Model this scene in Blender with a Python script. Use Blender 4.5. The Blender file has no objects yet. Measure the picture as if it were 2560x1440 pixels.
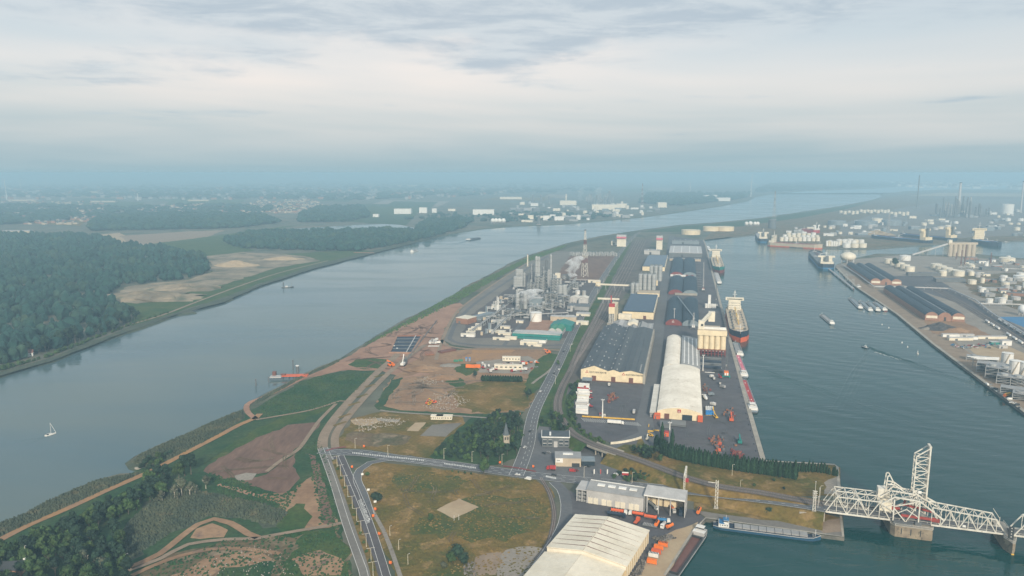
import bpy, bmesh, math, random
from math import sin, cos, pi, radians, hypot, atan2
from mathutils import Vector
random.seed(7)
S = bpy.context.scene
col = S.collection
# ---------------------------------------------------------------- camera
CAM_H, CAM_F, HORIZON = 250.0, 1828.0, 432.0          # metres; focal length and horizon row for a 2560 px wide frame
PITCH = math.atan((720 - HORIZON) / CAM_F)
cam = bpy.data.cameras.new('camera'); cam_o = bpy.data.objects.new('camera', cam); col.objects.link(cam_o)
cam.sensor_width = 36; cam.lens = 36 * CAM_F / 2560; cam.clip_start = 1; cam.clip_end = 200000
cam_o.location = (0, 0, CAM_H); cam_o.rotation_euler = (pi / 2 - PITCH, 0, 0)
S.camera = cam_o
# ---------------------------------------------------------------- sky, sun, exposure
SUN_EL, SUN_AZ = radians(26), radians(172)              # azimuth clockwise from +Y: behind the camera, a little to the right
wd = bpy.data.worlds.new('World'); S.world = wd; wd.use_nodes = True
nt = wd.node_tree; nt.nodes.clear()
def wn(t, **k):
    n = nt.nodes.new(t)
    for a, b in k.items(): setattr(n, a, b)
    return n
def wl(a, b): nt.links.new(a, b)
def wmath(op, a, b=None, clamp=False):
    n = wn('ShaderNodeMath', operation=op, use_clamp=clamp)
    for i, v in enumerate((a, b)):
        if v is None: continue
        if isinstance(v, (int, float)): n.inputs[i].default_value = v
        else: wl(v, n.inputs[i])
    return n.outputs[0]
def wmix(f, a, b):
    n = wn('ShaderNodeMix', data_type='RGBA')
    if isinstance(f, (int, float)): n.inputs[0].default_value = f
    else: wl(f, n.inputs[0])
    for i, v in ((6, a), (7, b)):
        if isinstance(v, tuple): n.inputs[i].default_value = (*v, 1)
        else: wl(v, n.inputs[i])
    return n.outputs[2]
SKY_STRENGTH = 0.1
DECK_OFF = (5.6, 1.0, 0)
HAZE_D, HAZE_C = 1.7e-4, (.44, .67, .835)
sky = wn('ShaderNodeTexSky', sky_type='NISHITA', sun_disc=False, sun_elevation=SUN_EL, sun_rotation=SUN_AZ, air_density=1.2, dust_density=3.0, ozone_density=2.0)
tc = wn('ShaderNodeTexCoord'); sep = wn('ShaderNodeSeparateXYZ'); wl(tc.outputs['Generated'], sep.inputs[0])
el = wmath('MAXIMUM', sep.outputs[2], 0.0)
den = wmath('ADD', el, 0.035)
cmb = wn('ShaderNodeCombineXYZ')
wl(wmath('DIVIDE', sep.outputs[0], den), cmb.inputs[0]); wl(wmath('DIVIDE', sep.outputs[1], den), cmb.inputs[1])
def cloud(scale, sx, sy, off, detail, lo, hi, dist=0.0, rough=.55):
    m = wn('ShaderNodeMapping'); wl(cmb.outputs[0], m.inputs[0])
    m.inputs['Scale'].default_value = (sx, sy, 1); m.inputs['Location'].default_value = off; m.inputs['Rotation'].default_value = (0, 0, -.35)
    n = wn('ShaderNodeTexNoise'); n.inputs['Scale'].default_value = scale; n.inputs['Detail'].default_value = detail
    n.inputs['Roughness'].default_value = rough; n.inputs['Distortion'].default_value = dist
    wl(m.outputs[0], n.inputs['Vector'])
    r = wn('ShaderNodeMapRange', clamp=True, interpolation_type='SMOOTHSTEP'); wl(n.outputs[0], r.inputs[0])
    r.inputs[1].default_value = lo; r.inputs[2].default_value = hi
    return r.outputs[0]
K = 1 / SKY_STRENGTH
def kc(r, g_, b): return (r * K, g_ * K, b * K)
veil = cloud(.12, 1, .8, (0, 0, 0), 4, .25, .65, .4)             # thin high sheet
base = wmix(.70, sky.outputs[0], kc(.50, .60, .66))
base = wmix(wmath('MULTIPLY', veil, .9), base, kc(.84, .75, .69))
def nval(scale, off, detail, dist, sy=1.0, rough=.6):
    m = wn('ShaderNodeMapping'); wl(cmb.outputs[0], m.inputs[0]); m.inputs['Scale'].default_value = (1, sy, 1); m.inputs['Location'].default_value = off; m.inputs['Rotation'].default_value = (0, 0, -.35)
    n = wn('ShaderNodeTexNoise'); n.inputs['Scale'].default_value = scale; n.inputs['Detail'].default_value = detail; n.inputs['Roughness'].default_value = rough; n.inputs['Distortion'].default_value = dist; wl(m.outputs[0], n.inputs['Vector']); return n.outputs[0]
bank = wmath('ADD', wmath('ADD', wmath('MULTIPLY', nval(.30, DECK_OFF, 3, .2), .9), wmath('MULTIPLY', nval(1.3, (3, 1, 0), 9, .3, .8, .62), .42)), wmath('MULTIPLY', wmath('MINIMUM', el, .3), 1.7))
deckm = wn('ShaderNodeMapRange', clamp=True, interpolation_type='SMOOTHSTEP'); wl(bank, deckm.inputs[0]); deckm.inputs[1].default_value = .89; deckm.inputs[2].default_value = 1.04   # broken grey deck, thickening overhead
tone = cloud(1.5, 1, 1.5, (4, 1, 0), 8, .38, .62, .4, .65)
dcol = wmix(tone, kc(.38, .46, .53), kc(.52, .58, .62))
base = wmix(wmath('MULTIPLY', deckm.outputs[0], .85), base, dcol)
low = wmath('POWER', wmath('SUBTRACT', 1.0, wmath('MINIMUM', wmath('MULTIPLY', el, 7.5), 1.0)), 1.35)
base = wmix(low, base, kc(.285, .41, .46))
bgn = wn('ShaderNodeBackground'); bgn.inputs['Strength'].default_value = SKY_STRENGTH; wl(base, bgn.inputs[0])
wo = wn('ShaderNodeOutputWorld'); wl(bgn.outputs[0], wo.inputs[0])
sl = bpy.data.lights.new('sun', 'SUN'); sl.energy = 4.0; sl.angle = radians(5); sl.color = (1, .88, .70)
so = bpy.data.objects.new('sun', sl); col.objects.link(so)
so.rotation_euler = (pi / 2 - SUN_EL, 0, pi - SUN_AZ); so.location = (0, -200, 600)
S.view_settings.view_transform = 'Standard'; S.view_settings.look = 'None'; S.view_settings.exposure = 0.27; S.view_settings.gamma = 1
S.view_settings.use_curve_mapping = False
S.render.engine = 'CYCLES'
cy = S.cycles
cy.use_denoising = True; cy.max_bounces = 4; cy.diffuse_bounces = 2; cy.glossy_bounces = 2; cy.transmission_bounces = 2; cy.volume_bounces = 2; cy.transparent_max_bounces = 4
cy.caustics_reflective = False; cy.caustics_refractive = False; cy.sample_clamp_indirect = 4
# ---------------------------------------------------------------- helpers
cp, sp = cos(PITCH), sin(PITCH)
def G(px, py, z=0.0):
    """the ground point (at height z) that the photograph shows at pixel px, py of 2560 x 1440"""
    x = (px - 1280) / CAM_F; y = (720 - py) / CAM_F
    t = (CAM_H - z) / (sp - y * cp)
    return Vector((x * t, (cp + y * sp) * t, z))
def HT(px, py, py2):
    """height of an upright at ground pixel px, py whose top is at row py2"""
    p = G(px, py); k = (720 - py2) / CAM_F
    # (Y*sp + d*cp) / (Y*cp - d*sp) = k
    d = p.y * (k * cp - sp) / (cp + k * sp)
    return CAM_H + d
def dist(a, b): return hypot(a[0] - b[0], a[1] - b[1])
def ang(a, b): return atan2(b[1] - a[1], b[0] - a[0])
MATS = {}
def mat(name, c, c2=None, s=.03, v=.15, fs=.5, r=.9, lo=.38, hi=.62, bump=0., bs=.5, metal=0., spec=.3, c3=None, s3=.11, lo3=.5, hi3=.62, sx=1., sy=1., rz=0., obj=False, rnd=0.):
    m = bpy.data.materials.new(name); m.use_nodes = True; n = m.node_tree; N = n.nodes; L = n.links
    b = N['Principled BSDF']; b.inputs['Roughness'].default_value = r; b.inputs['Metallic'].default_value = metal; b.inputs['Specular IOR Level'].default_value = spec
    vec = (N.new('ShaderNodeTexCoord').outputs['Object'] if obj else N.new('ShaderNodeNewGeometry').outputs['Position'])
    if sx != 1 or sy != 1 or rz:
        mp = N.new('ShaderNodeMapping'); mp.inputs['Scale'].default_value = (sx, sy, 1); mp.inputs['Rotation'].default_value = (0, 0, rz); L.new(vec, mp.inputs[0]); vec = mp.outputs[0]
    def noise(sc, d=5):
        q = N.new('ShaderNodeTexNoise'); q.inputs['Scale'].default_value = sc; q.inputs['Detail'].default_value = d; q.inputs['Roughness'].default_value = .6; L.new(vec, q.inputs['Vector']); return q.outputs[0]
    def mr(x, a, b_, c_=0., d_=1.):
        q = N.new('ShaderNodeMapRange'); q.clamp = True; L.new(x, q.inputs[0])
        for i, w in enumerate((a, b_, c_, d_)): q.inputs[1 + i].default_value = w
        return q.outputs[0]
    def mix(f, A, B):
        q = N.new('ShaderNodeMix'); q.data_type = 'RGBA'; L.new(f, q.inputs[0])
        for i, w in ((6, A), (7, B)):
            if isinstance(w, tuple): q.inputs[i].default_value = (*w, 1)
            else: L.new(w, q.inputs[i])
        return q.outputs[2]
    out = None
    if c2: out = mix(mr(noise(s, 6), lo, hi), c, c2)
    if c3: out = mix(mr(noise(s3, 5), lo3, hi3), out if out is not None else c, c3)
    if out is None:
        q = N.new('ShaderNodeRGB'); q.outputs[0].default_value = (*c, 1); out = q.outputs[0]
    if v:
        q = N.new('ShaderNodeVectorMath'); q.operation = 'SCALE'; L.new(out, q.inputs[0]); L.new(mr(noise(fs, 4), .25, .75, 1 - v, 1 + v), q.inputs['Scale']); out = q.outputs[0]
    if rnd:
        oi = N.new('ShaderNodeObjectInfo'); q = N.new('ShaderNodeVectorMath'); q.operation = 'SCALE'; L.new(out, q.inputs[0]); L.new(mr(oi.outputs['Random'], 0, 1, 1 - rnd, 1 + rnd), q.inputs['Scale']); out = q.outputs[0]
    L.new(out, b.inputs['Base Color'])
    if bump:
        q = N.new('ShaderNodeBump'); q.inputs['Distance'].default_value = bump; L.new(noise(bs, 5), q.inputs['Height']); L.new(q.outputs[0], b.inputs['Normal'])
    MATS[name] = m
    return m
class MB:
    """collects faces; build() links them as one mesh object"""
    def __init__(s): s.v = []; s.f = []; s.m = []; s.k = 0
    def add(s, vs, fs):
        o = len(s.v); s.v.extend([tuple(p) for p in vs]); s.f.extend([tuple(i + o for i in q) for q in fs]); s.m.extend([s.k] * len(fs)); return s
    def box(s, cx, cy_, z0, lx, ly, lz, rz=0., top=1.):
        c, d = cos(rz), sin(rz); vs = []
        for z, t in ((z0, 1.), (z0 + lz, top)):
            for a, b in ((-1, -1), (1, -1), (1, 1), (-1, 1)):
                x, y = a * lx / 2 * t, b * ly / 2 * t; vs.append((cx + x * c - y * d, cy_ + x * d + y * c, z))
        return s.add(vs, [(3, 2, 1, 0), (4, 5, 6, 7), (0, 1, 5, 4), (1, 2, 6, 5), (2, 3, 7, 6), (3, 0, 4, 7)])
    def prism(s, pts, z0, z1):
        n = len(pts); vs = [(p[0], p[1], z0) for p in pts] + [(p[0], p[1], z1) for p in pts]
        return s.add(vs, [tuple(range(n - 1, -1, -1)), tuple(range(n, 2 * n))] + [(i, (i + 1) % n, n + (i + 1) % n, n + i) for i in range(n)])
    def ext(s, prof, y0, y1):
        """profile in x,z pushed along y"""
        n = len(prof); vs = [(p[0], y0, p[1]) for p in prof] + [(p[0], y1, p[1]) for p in prof]
        return s.add(vs, [tuple(range(n)), tuple(range(2 * n - 1, n - 1, -1))] + [((i + 1) % n, i, n + i, n + (i + 1) % n) for i in range(n)])
    def extx(s, prof, x0, x1):
        """profile in y,z pushed along x"""
        n = len(prof); vs = [(x0, p[0], p[1]) for p in prof] + [(x1, p[0], p[1]) for p in prof]
        return s.add(vs, [tuple(range(n - 1, -1, -1)), tuple(range(n, 2 * n))] + [(i, (i + 1) % n, n + (i + 1) % n, n + i) for i in range(n)])
    def cone(s, cx, cy_, z0, r0, r1, h, n=12, cap=True):
        vs = [(cx + r0 * cos(2 * pi * i / n), cy_ + r0 * sin(2 * pi * i / n), z0) for i in range(n)] + [(cx + r1 * cos(2 * pi * i / n), cy_ + r1 * sin(2 * pi * i / n), z0 + h) for i in range(n)]
        fs = [(i, (i + 1) % n, n + (i + 1) % n, n + i) for i in range(n)]
        if cap: fs += [tuple(range(n, 2 * n)), tuple(range(n - 1, -1, -1))]
        return s.add(vs, fs)
    def cyl(s, cx, cy_, z0, r, h, n=12): return s.cone(cx, cy_, z0, r, r, h, n)
    def ball(s, cx, cy_, cz, r, n=12, m=8, sz=1.):
        vs = [(cx + r * sin(pi * j / m) * cos(2 * pi * i / n), cy_ + r * sin(pi * j / m) * sin(2 * pi * i / n), cz - sz * r * cos(pi * j / m)) for j in range(m + 1) for i in range(n)]
        return s.add(vs, [(j * n + i, j * n + (i + 1) % n, (j + 1) * n + (i + 1) % n, (j + 1) * n + i) for j in range(m) for i in range(n)])
    def beam(s, a, b, w, h=None):
        a = Vector(a); b = Vector(b); h = h or w; d = b - a
        if d.length < 1e-6: return s
        d.normalize(); u = Vector((0, 0, 1)) if abs(d.z) < .95 else Vector((0, 1, 0))
        x = d.cross(u).normalized() * w / 2; y = x.cross(d).normalized() * h / 2
        vs = [p + i * x + j * y for p in (a, b) for i, j in ((-1, -1), (1, -1), (1, 1), (-1, 1))]
        return s.add(vs, [(0, 1, 2, 3), (7, 6, 5, 4), (4, 5, 1, 0), (5, 6, 2, 1), (6, 7, 3, 2), (7, 4, 0, 3)])
    def tube(s, a, b, r, n=8):
        a = Vector(a); b = Vector(b); d = (b - a).normalized(); u = Vector((0, 0, 1)) if abs(d.z) < .95 else Vector((0, 1, 0))
        x = d.cross(u).normalized(); y = x.cross(d)
        vs = [p + r * (cos(2 * pi * i / n) * x + sin(2 * pi * i / n) * y) for p in (a, b) for i in range(n)]
        return s.add(vs, [(i, n + i, n + (i + 1) % n, (i + 1) % n) for i in range(n)] + [tuple(range(n)), tuple(range(2 * n - 1, n - 1, -1))])
    def mesh(s, name, *ms):
        me = bpy.data.meshes.new(name); me.from_pydata(s.v, [], s.f)
        for m in ms: me.materials.append(MATS[m])
        if len(ms) > 1: me.polygons.foreach_set('material_index', s.m)
        return me
    def build(s, name, m, parent=None, smooth=False):
        o = bpy.data.objects.new(name, s.mesh(name, *([m] if isinstance(m, str) else m))); col.objects.link(o)
        if smooth: o.data.shade_smooth()
        if parent: o.parent = parent
        return o
def tag(o, label, cat, group=None, kind=None):
    o['label'] = label; o['category'] = cat
    if group: o['group'] = group
    if kind: o['kind'] = kind
    return o
def thing(name, label, cat, loc=(0, 0, 0), rz=0., group=None):
    o = bpy.data.objects.new(name, None); o.empty_display_size = 1; col.objects.link(o); o.location = loc; o.rotation_euler = (0, 0, rz)
    return tag(o, label, cat, group)
def struct(o, label=None):
    o['kind'] = 'structure'
    if label: o['label'] = label
    return o
def inst(me, name, parent, loc=(0, 0, 0), rz=0., sc=None):
    o = bpy.data.objects.new(name, me); col.objects.link(o); o.location = loc; o.rotation_euler = (0, 0, rz)
    if sc: o.scale = sc
    if parent: o.parent = parent
    return o
def part(t, name, m, fn, smooth=False):
    b = MB(); fn(b); return b.build(name, m, t, smooth)
def copy_tree(o, parent=None):
    c = o.copy(); col.objects.link(c); c.parent = parent
    for ch in [q for q in o.children]: copy_tree(ch, c)
    return c
def dup(o, loc, rz=0., label=None, group=None, sc=None):
    c = copy_tree(o); c.location = loc; c.rotation_euler = (0, 0, rz)
    if label: c['label'] = label
    if group: c['group'] = group
    if sc: c.scale = sc
    return c
ORD = 'first second third fourth fifth sixth seventh eighth ninth tenth eleventh twelfth thirteenth fourteenth fifteenth sixteenth seventeenth eighteenth nineteenth twentieth'.split()
def nth(i):
    if i < 20: return ORD[i]
    t = {2: 'twenty', 3: 'thirty', 4: 'forty', 5: 'fifty', 6: 'sixty'}[(i + 1) // 10]
    return t + ('-' + ORD[(i + 1) % 10 - 1] if (i + 1) % 10 else 'th').replace('yth', 'ieth')
COLS = ('far-left', 'left', 'mid-left', 'central', 'mid-right', 'right', 'far-right'); ROWS = ('rearmost', 'rear', 'upper-middle', 'middle', 'lower-middle', 'front', 'foremost')
def spot(x, y, x0, x1, y0, y1):
    """words for the place of x, y in a box whose far side is y1"""
    return COLS[max(0, min(6, int(7 * (x - x0) / (x1 - x0))))] + ' ' + ROWS[max(0, min(6, int(7 * (y1 - y) / (y1 - y0))))]
def wpts(pts, z=0.): return [G(p[0], p[1], p[2] if len(p) > 2 else z) for p in pts]
def smooth_line(P, step=10.):
    """Catmull-Rom through world points"""
    out = []; n = len(P)
    for i in range(n - 1):
        p0, p1, p2, p3 = P[max(i - 1, 0)], P[i], P[i + 1], P[min(i + 2, n - 1)]
        k = max(1, int((p2 - p1).length / step))
        for j in range(k):
            t = j / k
            out.append(.5 * ((2 * p1) + (p2 - p0) * t + (2 * p0 - 5 * p1 + 4 * p2 - p3) * t * t + (3 * p1 - p0 - 3 * p2 + p3) * t ** 3))
    out.append(P[-1]); return out
def frac(P, amp, step=7., closed=True):
    """roughen an outline"""
    out = []; n = len(P); ph = random.random() * 100
    for i in range(n if closed else n - 1):
        a, b = P[i], P[(i + 1) % n]; d = b - a; L = d.length
        k = max(1, min(60, int(L / step))); nrm = Vector((-d.y, d.x, 0)).normalized() if L > 0 else Vector()
        for j in range(k):
            t = j / k; w = 1 if j else .3
            out.append(a + d * t + nrm * w * amp * (random.gauss(0, .45) + .9 * sin((ph + i * 3 + t * k * .7)) * .6))
    if not closed: out.append(P[-1])
    return out
LZ = [0.0]
def sheet(name, P, m, parent=None, z=None):
    b = MB(); z0 = P[0].z if z is None else z
    b.add([(p.x, p.y, z0) for p in P], [tuple(range(len(P)))])
    o = b.build(name, m, parent)
    me = o.data
    if me.polygons[0].normal.z < 0: me.flip_normals()
    return o
def patch(name, pts, m, rough=2., step=7., label=None, sm=False):
    LZ[0] += .004
    P = wpts(pts)
    if sm: P = smooth_line(P + [P[0]], 14)[:-1]
    if rough: P = frac(P, rough, step)
    return struct(sheet(name, P, m, z=LZ[0]), label)
def strip_mb(b, P, off0, off1, z):
    """quads along polyline P between lateral offsets (right is +); z constant or None to follow P"""
    n = len(P); A = []; B = []
    for i, p in enumerate(P):
        d = P[min(i + 1, n - 1)] - P[max(i - 1, 0)]; nr = Vector((d.y, -d.x, 0)).normalized()
        a = p + nr * (off0(i / (n - 1)) if callable(off0) else off0); c = p + nr * (off1(i / (n - 1)) if callable(off1) else off1)
        A.append((a.x, a.y, a.z + (z or 0))); B.append((c.x, c.y, c.z + (z or 0)))
    b.add(A + B, [(i, n + i, n + i + 1, i + 1) for i in range(n - 1)])
def strip(name, P, w, m, z, parent=None, off=0.):
    b = MB(); strip_mb(b, P, off - w / 2, off + w / 2, z); return b.build(name, m, parent)
def dashes(b, P, off, w, dash, gap, z):
    acc = 0.; on = True; seg = []; lim = dash
    for i in range(len(P) - 1):
        a, c = P[i], P[i + 1]; L = (c - a).length; t = 0.
        while t < L:
            k = min(L - t, lim - acc)
            if on and not seg: seg = [a + (c - a) * (t / L)]
            t += k; acc += k
            if on: seg.append(a + (c - a) * (t / L))
            if acc >= lim - 1e-6:
                if on and len(seg) > 1: strip_mb(b, seg, off - w / 2, off + w / 2, z)
                on = not on; seg = []; acc = 0.; lim = dash if on else gap
def inside(p, P):
    r = False; j = len(P) - 1
    for i in range(len(P)):
        if (P[i][1] > p[1]) != (P[j][1] > p[1]) and p[0] < (P[j][0] - P[i][0]) * (p[1] - P[i][1]) / (P[j][1] - P[i][1]) + P[i][0]: r = not r
        j = i
    return r
def scatter(P, n, rnd=random):
    xs = [p[0] for p in P]; ys = [p[1] for p in P]; out = []; k = 0
    while len(out) < n and k < n * 60:
        k += 1; q = (rnd.uniform(min(xs), max(xs)), rnd.uniform(min(ys), max(ys)))
        if inside(q, P): out.append(q)
    return out
# ---------------------------------------------------------------- materials
mat('grass_dry', (.19, .115, .03), (.08, .075, .013), s=.022, v=.35, fs=.35, lo=.35, hi=.62, c3=(.24, .155, .06), s3=.07, lo3=.52, hi3=.66)
mat('grass_green', (.024, .066, .014), (.058, .085, .02), s=.03, v=.4, fs=.3, c3=(.11, .095, .05), s3=.05, lo3=.6, hi3=.72)
mat('grass_olive', (.05, .07, .013), (.115, .09, .022), s=.03, v=.35, fs=.3, c3=(.045, .07, .022), s3=.05, lo3=.55, hi3=.7)
mat('grass_lush', (.015, .055, .02), (.04, .072, .026), s=.03, v=.45, fs=.3, c3=(.09, .09, .05), s3=.09, lo3=.62, hi3=.74)
mat('reed', (.045, .062, .045), (.07, .082, .052), s=.04, v=.4, fs=.4, c3=(.10, .095, .06), s3=.08, lo3=.58, hi3=.7)
mat('soil', (.22, .130, .076), (.31, .195, .115), s=.03, v=.18, fs=.25, c3=(.15, .10, .08), s3=.06, lo3=.56, hi3=.7)
mat('soil_dark', (.135, .08, .06), (.18, .11, .08), s=.05, v=.25, fs=.3, sx=1, sy=.25, rz=.6)
mat('soil_pink', (.33, .195, .135), (.26, .15, .105), s=.03, v=.14, fs=.2)
mat('soil_orange', (.34, .19, .085), (.28, .17, .10), s=.05, v=.15, fs=.3)
mat('works_sand', (.30, .24, .17), (.17, .14, .10), s=.012, v=.25, fs=.08, c3=(.09, .095, .06), s3=.02, lo3=.52, hi3=.64)
mat('sand', (.40, .31, .205), (.34, .25, .16), s=.05, v=.1, fs=.4)
mat('rough_ground', (.16, .105, .06), (.065, .07, .032), s=.025, v=.35, fs=.3, c3=(.22, .165, .11), s3=.05, lo3=.52, hi3=.64)
mat('gravel', (.22, .195, .17), (.27, .24, .205), s=.03, v=.2, fs=.4)
mat('track', (.27, .205, .15), (.22, .165, .12), s=.06, v=.15, fs=.5)
mat('asphalt', (.105, .11, .12), (.13, .132, .138), s=.02, v=.14, fs=.3)
mat('asphalt_yard', (.084, .085, .096), (.108, .104, .112), s=.014, v=.2, fs=.12, c3=(.068, .069, .079), s3=.03, lo3=.52, hi3=.7)
mat('asphalt_light', (.15, .14, .13), (.19, .175, .155), s=.02, v=.14, fs=.3)
mat('asphalt_purple', (.085, .078, .084), (.105, .096, .10), s=.02, v=.12, fs=.3)
mat('concrete', (.36, .33, .28), (.27, .25, .22), s=.08, v=.15, fs=.5)
mat('quay_face', (.17, .16, .14), (.10, .10, .09), s=.08, v=.3, fs=.3)
mat('paint', (.58, .58, .56), v=.12, fs=.5)
mat('ballast', (.085, .08, .075), (.125, .11, .098), s=.02, v=.2, fs=.5)
mat('rail_rust', (.30, .26, .23), r=.5, v=.2)
mat('land', (.10, .11, .085), (.135, .12, .085), s=.004, v=.3, fs=.03, c3=(.055, .075, .05), s3=.009, lo3=.5, hi3=.6)
mat('far_wood', (.008, .036, .032), (.016, .052, .042), s=.02, v=.5, fs=.08, c3=(.035, .062, .036), s3=.012, lo3=.5, hi3=.7)  # leaf green tilted to teal: blue haze tint put into the colour
mat('leaf', (.028, .066, .020), (.058, .096, .03), s=.25, v=.35, fs=.6, rnd=.28, r=.8)
mat('leaf_dark', (.013, .034, .022), (.022, .046, .026), s=.25, v=.35, fs=.6, rnd=.25, r=.8)
mat('leaf_poplar', (.016, .052, .026), (.026, .064, .03), s=.25, v=.3, fs=.6, rnd=.2, r=.8)
mat('leaf_pale', (.06, .075, .05), (.09, .095, .06), s=.25, v=.3, fs=.6, rnd=.2, r=.8)
mat('leaf_yellow', (.10, .12, .03), (.07, .10, .03), s=.25, v=.3, fs=.6, rnd=.2, r=.8)
mat('bark', (.12, .10, .08), (.07, .06, .05), s=.6, v=.3)
mat('bark_pale', (.42, .39, .33), (.28, .26, .22), s=.8, v=.2)
PAINTS = dict(white=(.74, .73, .70), cream=(.74, .62, .42), cream_pale=(.72, .66, .54), grey=(.30, .30, .30), grey_light=(.46, .45, .44), grey_blue=(.20, .24, .27), dark=(.04, .045, .05),
    black=(.02, .02, .022), navy=(.018, .035, .065), blue_deep=(.02, .075, .14), blue=(.03, .17, .36), blue_bright=(.02, .22, .55), teal=(.02, .20, .18), green=(.05, .22, .14), red=(.40, .035, .035), red_dark=(.20, .045, .04),
    orange=(.80, .19, .03), orange_red=(.62, .12, .045), yellow=(.70, .42, .06), brown=(.16, .07, .055), steel=(.36, .37, .37), steel_dark=(.13, .14, .15), pink=(.62, .16, .22), brick=(.30, .16, .11),
    rust=(.25, .11, .065), hull_red=(.34, .09, .06), glass_dark=(.03, .045, .06), beige=(.48, .40, .30), tarpaulin=(.025, .035, .05))
for k_, c_ in PAINTS.items():
    mat(k_, c_, tuple(x * .84 for x in c_), s=.12, v=.1, fs=.8, r=.55 if k_ not in ('glass_dark',) else .15, spec=.4)
mat('bridge_white', (.68, .66, .60), (.52, .49, .43), s=.3, v=.18, fs=1.2, r=.6, c3=(.30, .22, .15), s3=.5, lo3=.63, hi3=.74)
mat('bridge_red', (.34, .06, .05), (.24, .05, .04), s=.3, v=.2)
mat('roof_dark', (.055, .069, .084), (.084, .096, .108), s=.03, v=.22, fs=.2, c3=(.060, .078, .095), s3=.05, r=.7)
mat('roof_dark2', (.07, .085, .098), (.088, .10, .11), s=.02, v=.12, fs=.2, r=.7)
mat('roof_coal', (.030, .052, .075), (.022, .040, .060), s=.02, v=.15, fs=.15, r=.6)
mat('roof_white', (.66, .63, .57), (.55, .52, .46), s=.05, v=.1, fs=.3, r=.6, c3=(.42, .38, .32), s3=.12, lo3=.6, hi3=.74)
mat('roof_shadowline', (.33, .30, .26), v=.1)
mat('roof_cream', (.72, .66, .55), (.63, .57, .46), s=.06, v=.08, fs=.35, r=.6, c3=(.52, .44, .33), s3=.2, lo3=.62, hi3=.76)
mat('wall_stained', (.62, .50, .32), (.50, .38, .22), s=.25, v=.2, fs=.5, sx=1, sy=1)
mat('pier', (.34, .28, .20), (.20, .16, .12), s=.25, v=.25, fs=.5, c3=(.10, .085, .07), s3=.4, lo3=.56, hi3=.7)
mat('solar', (.018, .045, .085), (.025, .055, .095), s=.1, v=.1, r=.25, spec=.5)
mat('coal', (.05, .05, .055), (.085, .08, .08), s=.1, v=.3, fs=.3)
mat('scrap', (.22, .20, .18), (.08, .075, .07), s=.3, v=.4, fs=.8)
mat('rubble', (.40, .36, .31), (.24, .21, .18), s=.2, v=.3, fs=.7)
mat('stone', (.40, .36, .29), (.30, .27, .22), s=.3, v=.2)
mat('slate', (.10, .12, .135), v=.15)
def water(name, c, c2, rough, rough2, bumps):
    m = bpy.data.materials.new(name); m.use_nodes = True; n = m.node_tree; N = n.nodes; L = n.links; b = N['Principled BSDF']
    b.inputs['Base Color'].default_value = (*c, 1); b.inputs['Roughness'].default_value = rough; b.inputs['IOR'].default_value = 1.33; b.inputs['Specular IOR Level'].default_value = .38
    gp = N.new('ShaderNodeNewGeometry'); prev = None
    def field(sc, sx, sy, rz, lo, hi, a, d):   # silt streaks, wind patches
        mp = N.new('ShaderNodeMapping'); mp.inputs['Scale'].default_value = (sx, sy, 1); mp.inputs['Rotation'].default_value = (0, 0, rz); L.new(gp.outputs['Position'], mp.inputs[0])
        t = N.new('ShaderNodeTexNoise'); t.inputs['Scale'].default_value = sc; t.inputs['Detail'].default_value = 4; t.inputs['Distortion'].default_value = .8; L.new(mp.outputs[0], t.inputs['Vector'])
        q = N.new('ShaderNodeMapRange'); L.new(t.outputs[0], q.inputs[0])
        for i, w in enumerate((lo, hi, a, d)): q.inputs[1 + i].default_value = w
        return q.outputs[0]
    mx = N.new('ShaderNodeMix'); mx.data_type = 'RGBA'; mx.inputs[6].default_value = (*c, 1); mx.inputs[7].default_value = (*c2, 1); L.new(field(.006, .25, 1, .9, .38, .64, 0, 1), mx.inputs[0]); L.new(mx.outputs[2], b.inputs['Base Color'])
    L.new(field(.009, .4, 1, .3, .4, .62, rough, rough2), b.inputs['Roughness'])
    for kind, sc, sx, sy, rz, d, dt in bumps:
        mp = N.new('ShaderNodeMapping'); mp.inputs['Scale'].default_value = (sx, sy, 1); mp.inputs['Rotation'].default_value = (0, 0, rz); L.new(gp.outputs['Position'], mp.inputs[0])
        if kind == 'n': t = N.new('ShaderNodeTexNoise'); t.inputs['Detail'].default_value = 3; t.inputs['Distortion'].default_value = dt
        else: t = N.new('ShaderNodeTexWave'); t.wave_profile = 'SIN'; t.inputs['Distortion'].default_value = dt; t.inputs['Detail'].default_value = 2; t.inputs['Detail Scale'].default_value = .35
        t.inputs['Scale'].default_value = sc; L.new(mp.outputs[0], t.inputs['Vector'])
        q = N.new('ShaderNodeBump'); q.inputs['Distance'].default_value = d; L.new(t.outputs['Fac' if 'Fac' in t.outputs else 0], q.inputs['Height'])
        if prev: L.new(prev, q.inputs['Normal'])
        prev = q.outputs[0]
    L.new(prev, b.inputs['Normal']); MATS[name] = m
water('river_water', (.07, .12, .14), (.105, .14, .135), .06, .2, [('n', .05, .35, 1, .5, .12, .5), ('n', .25, .5, 1, .4, .05, .3)])
water('dock_water', (.001, .036, .036), (.002, .048, .045), .03, .16, [('n', .035, .4, 1, -.25, .5, 1.6), ('w', .02, .4, 1, -.3, .16, 16.), ('n', .16, .35, 1, -.2, .3, .6)])
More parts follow.
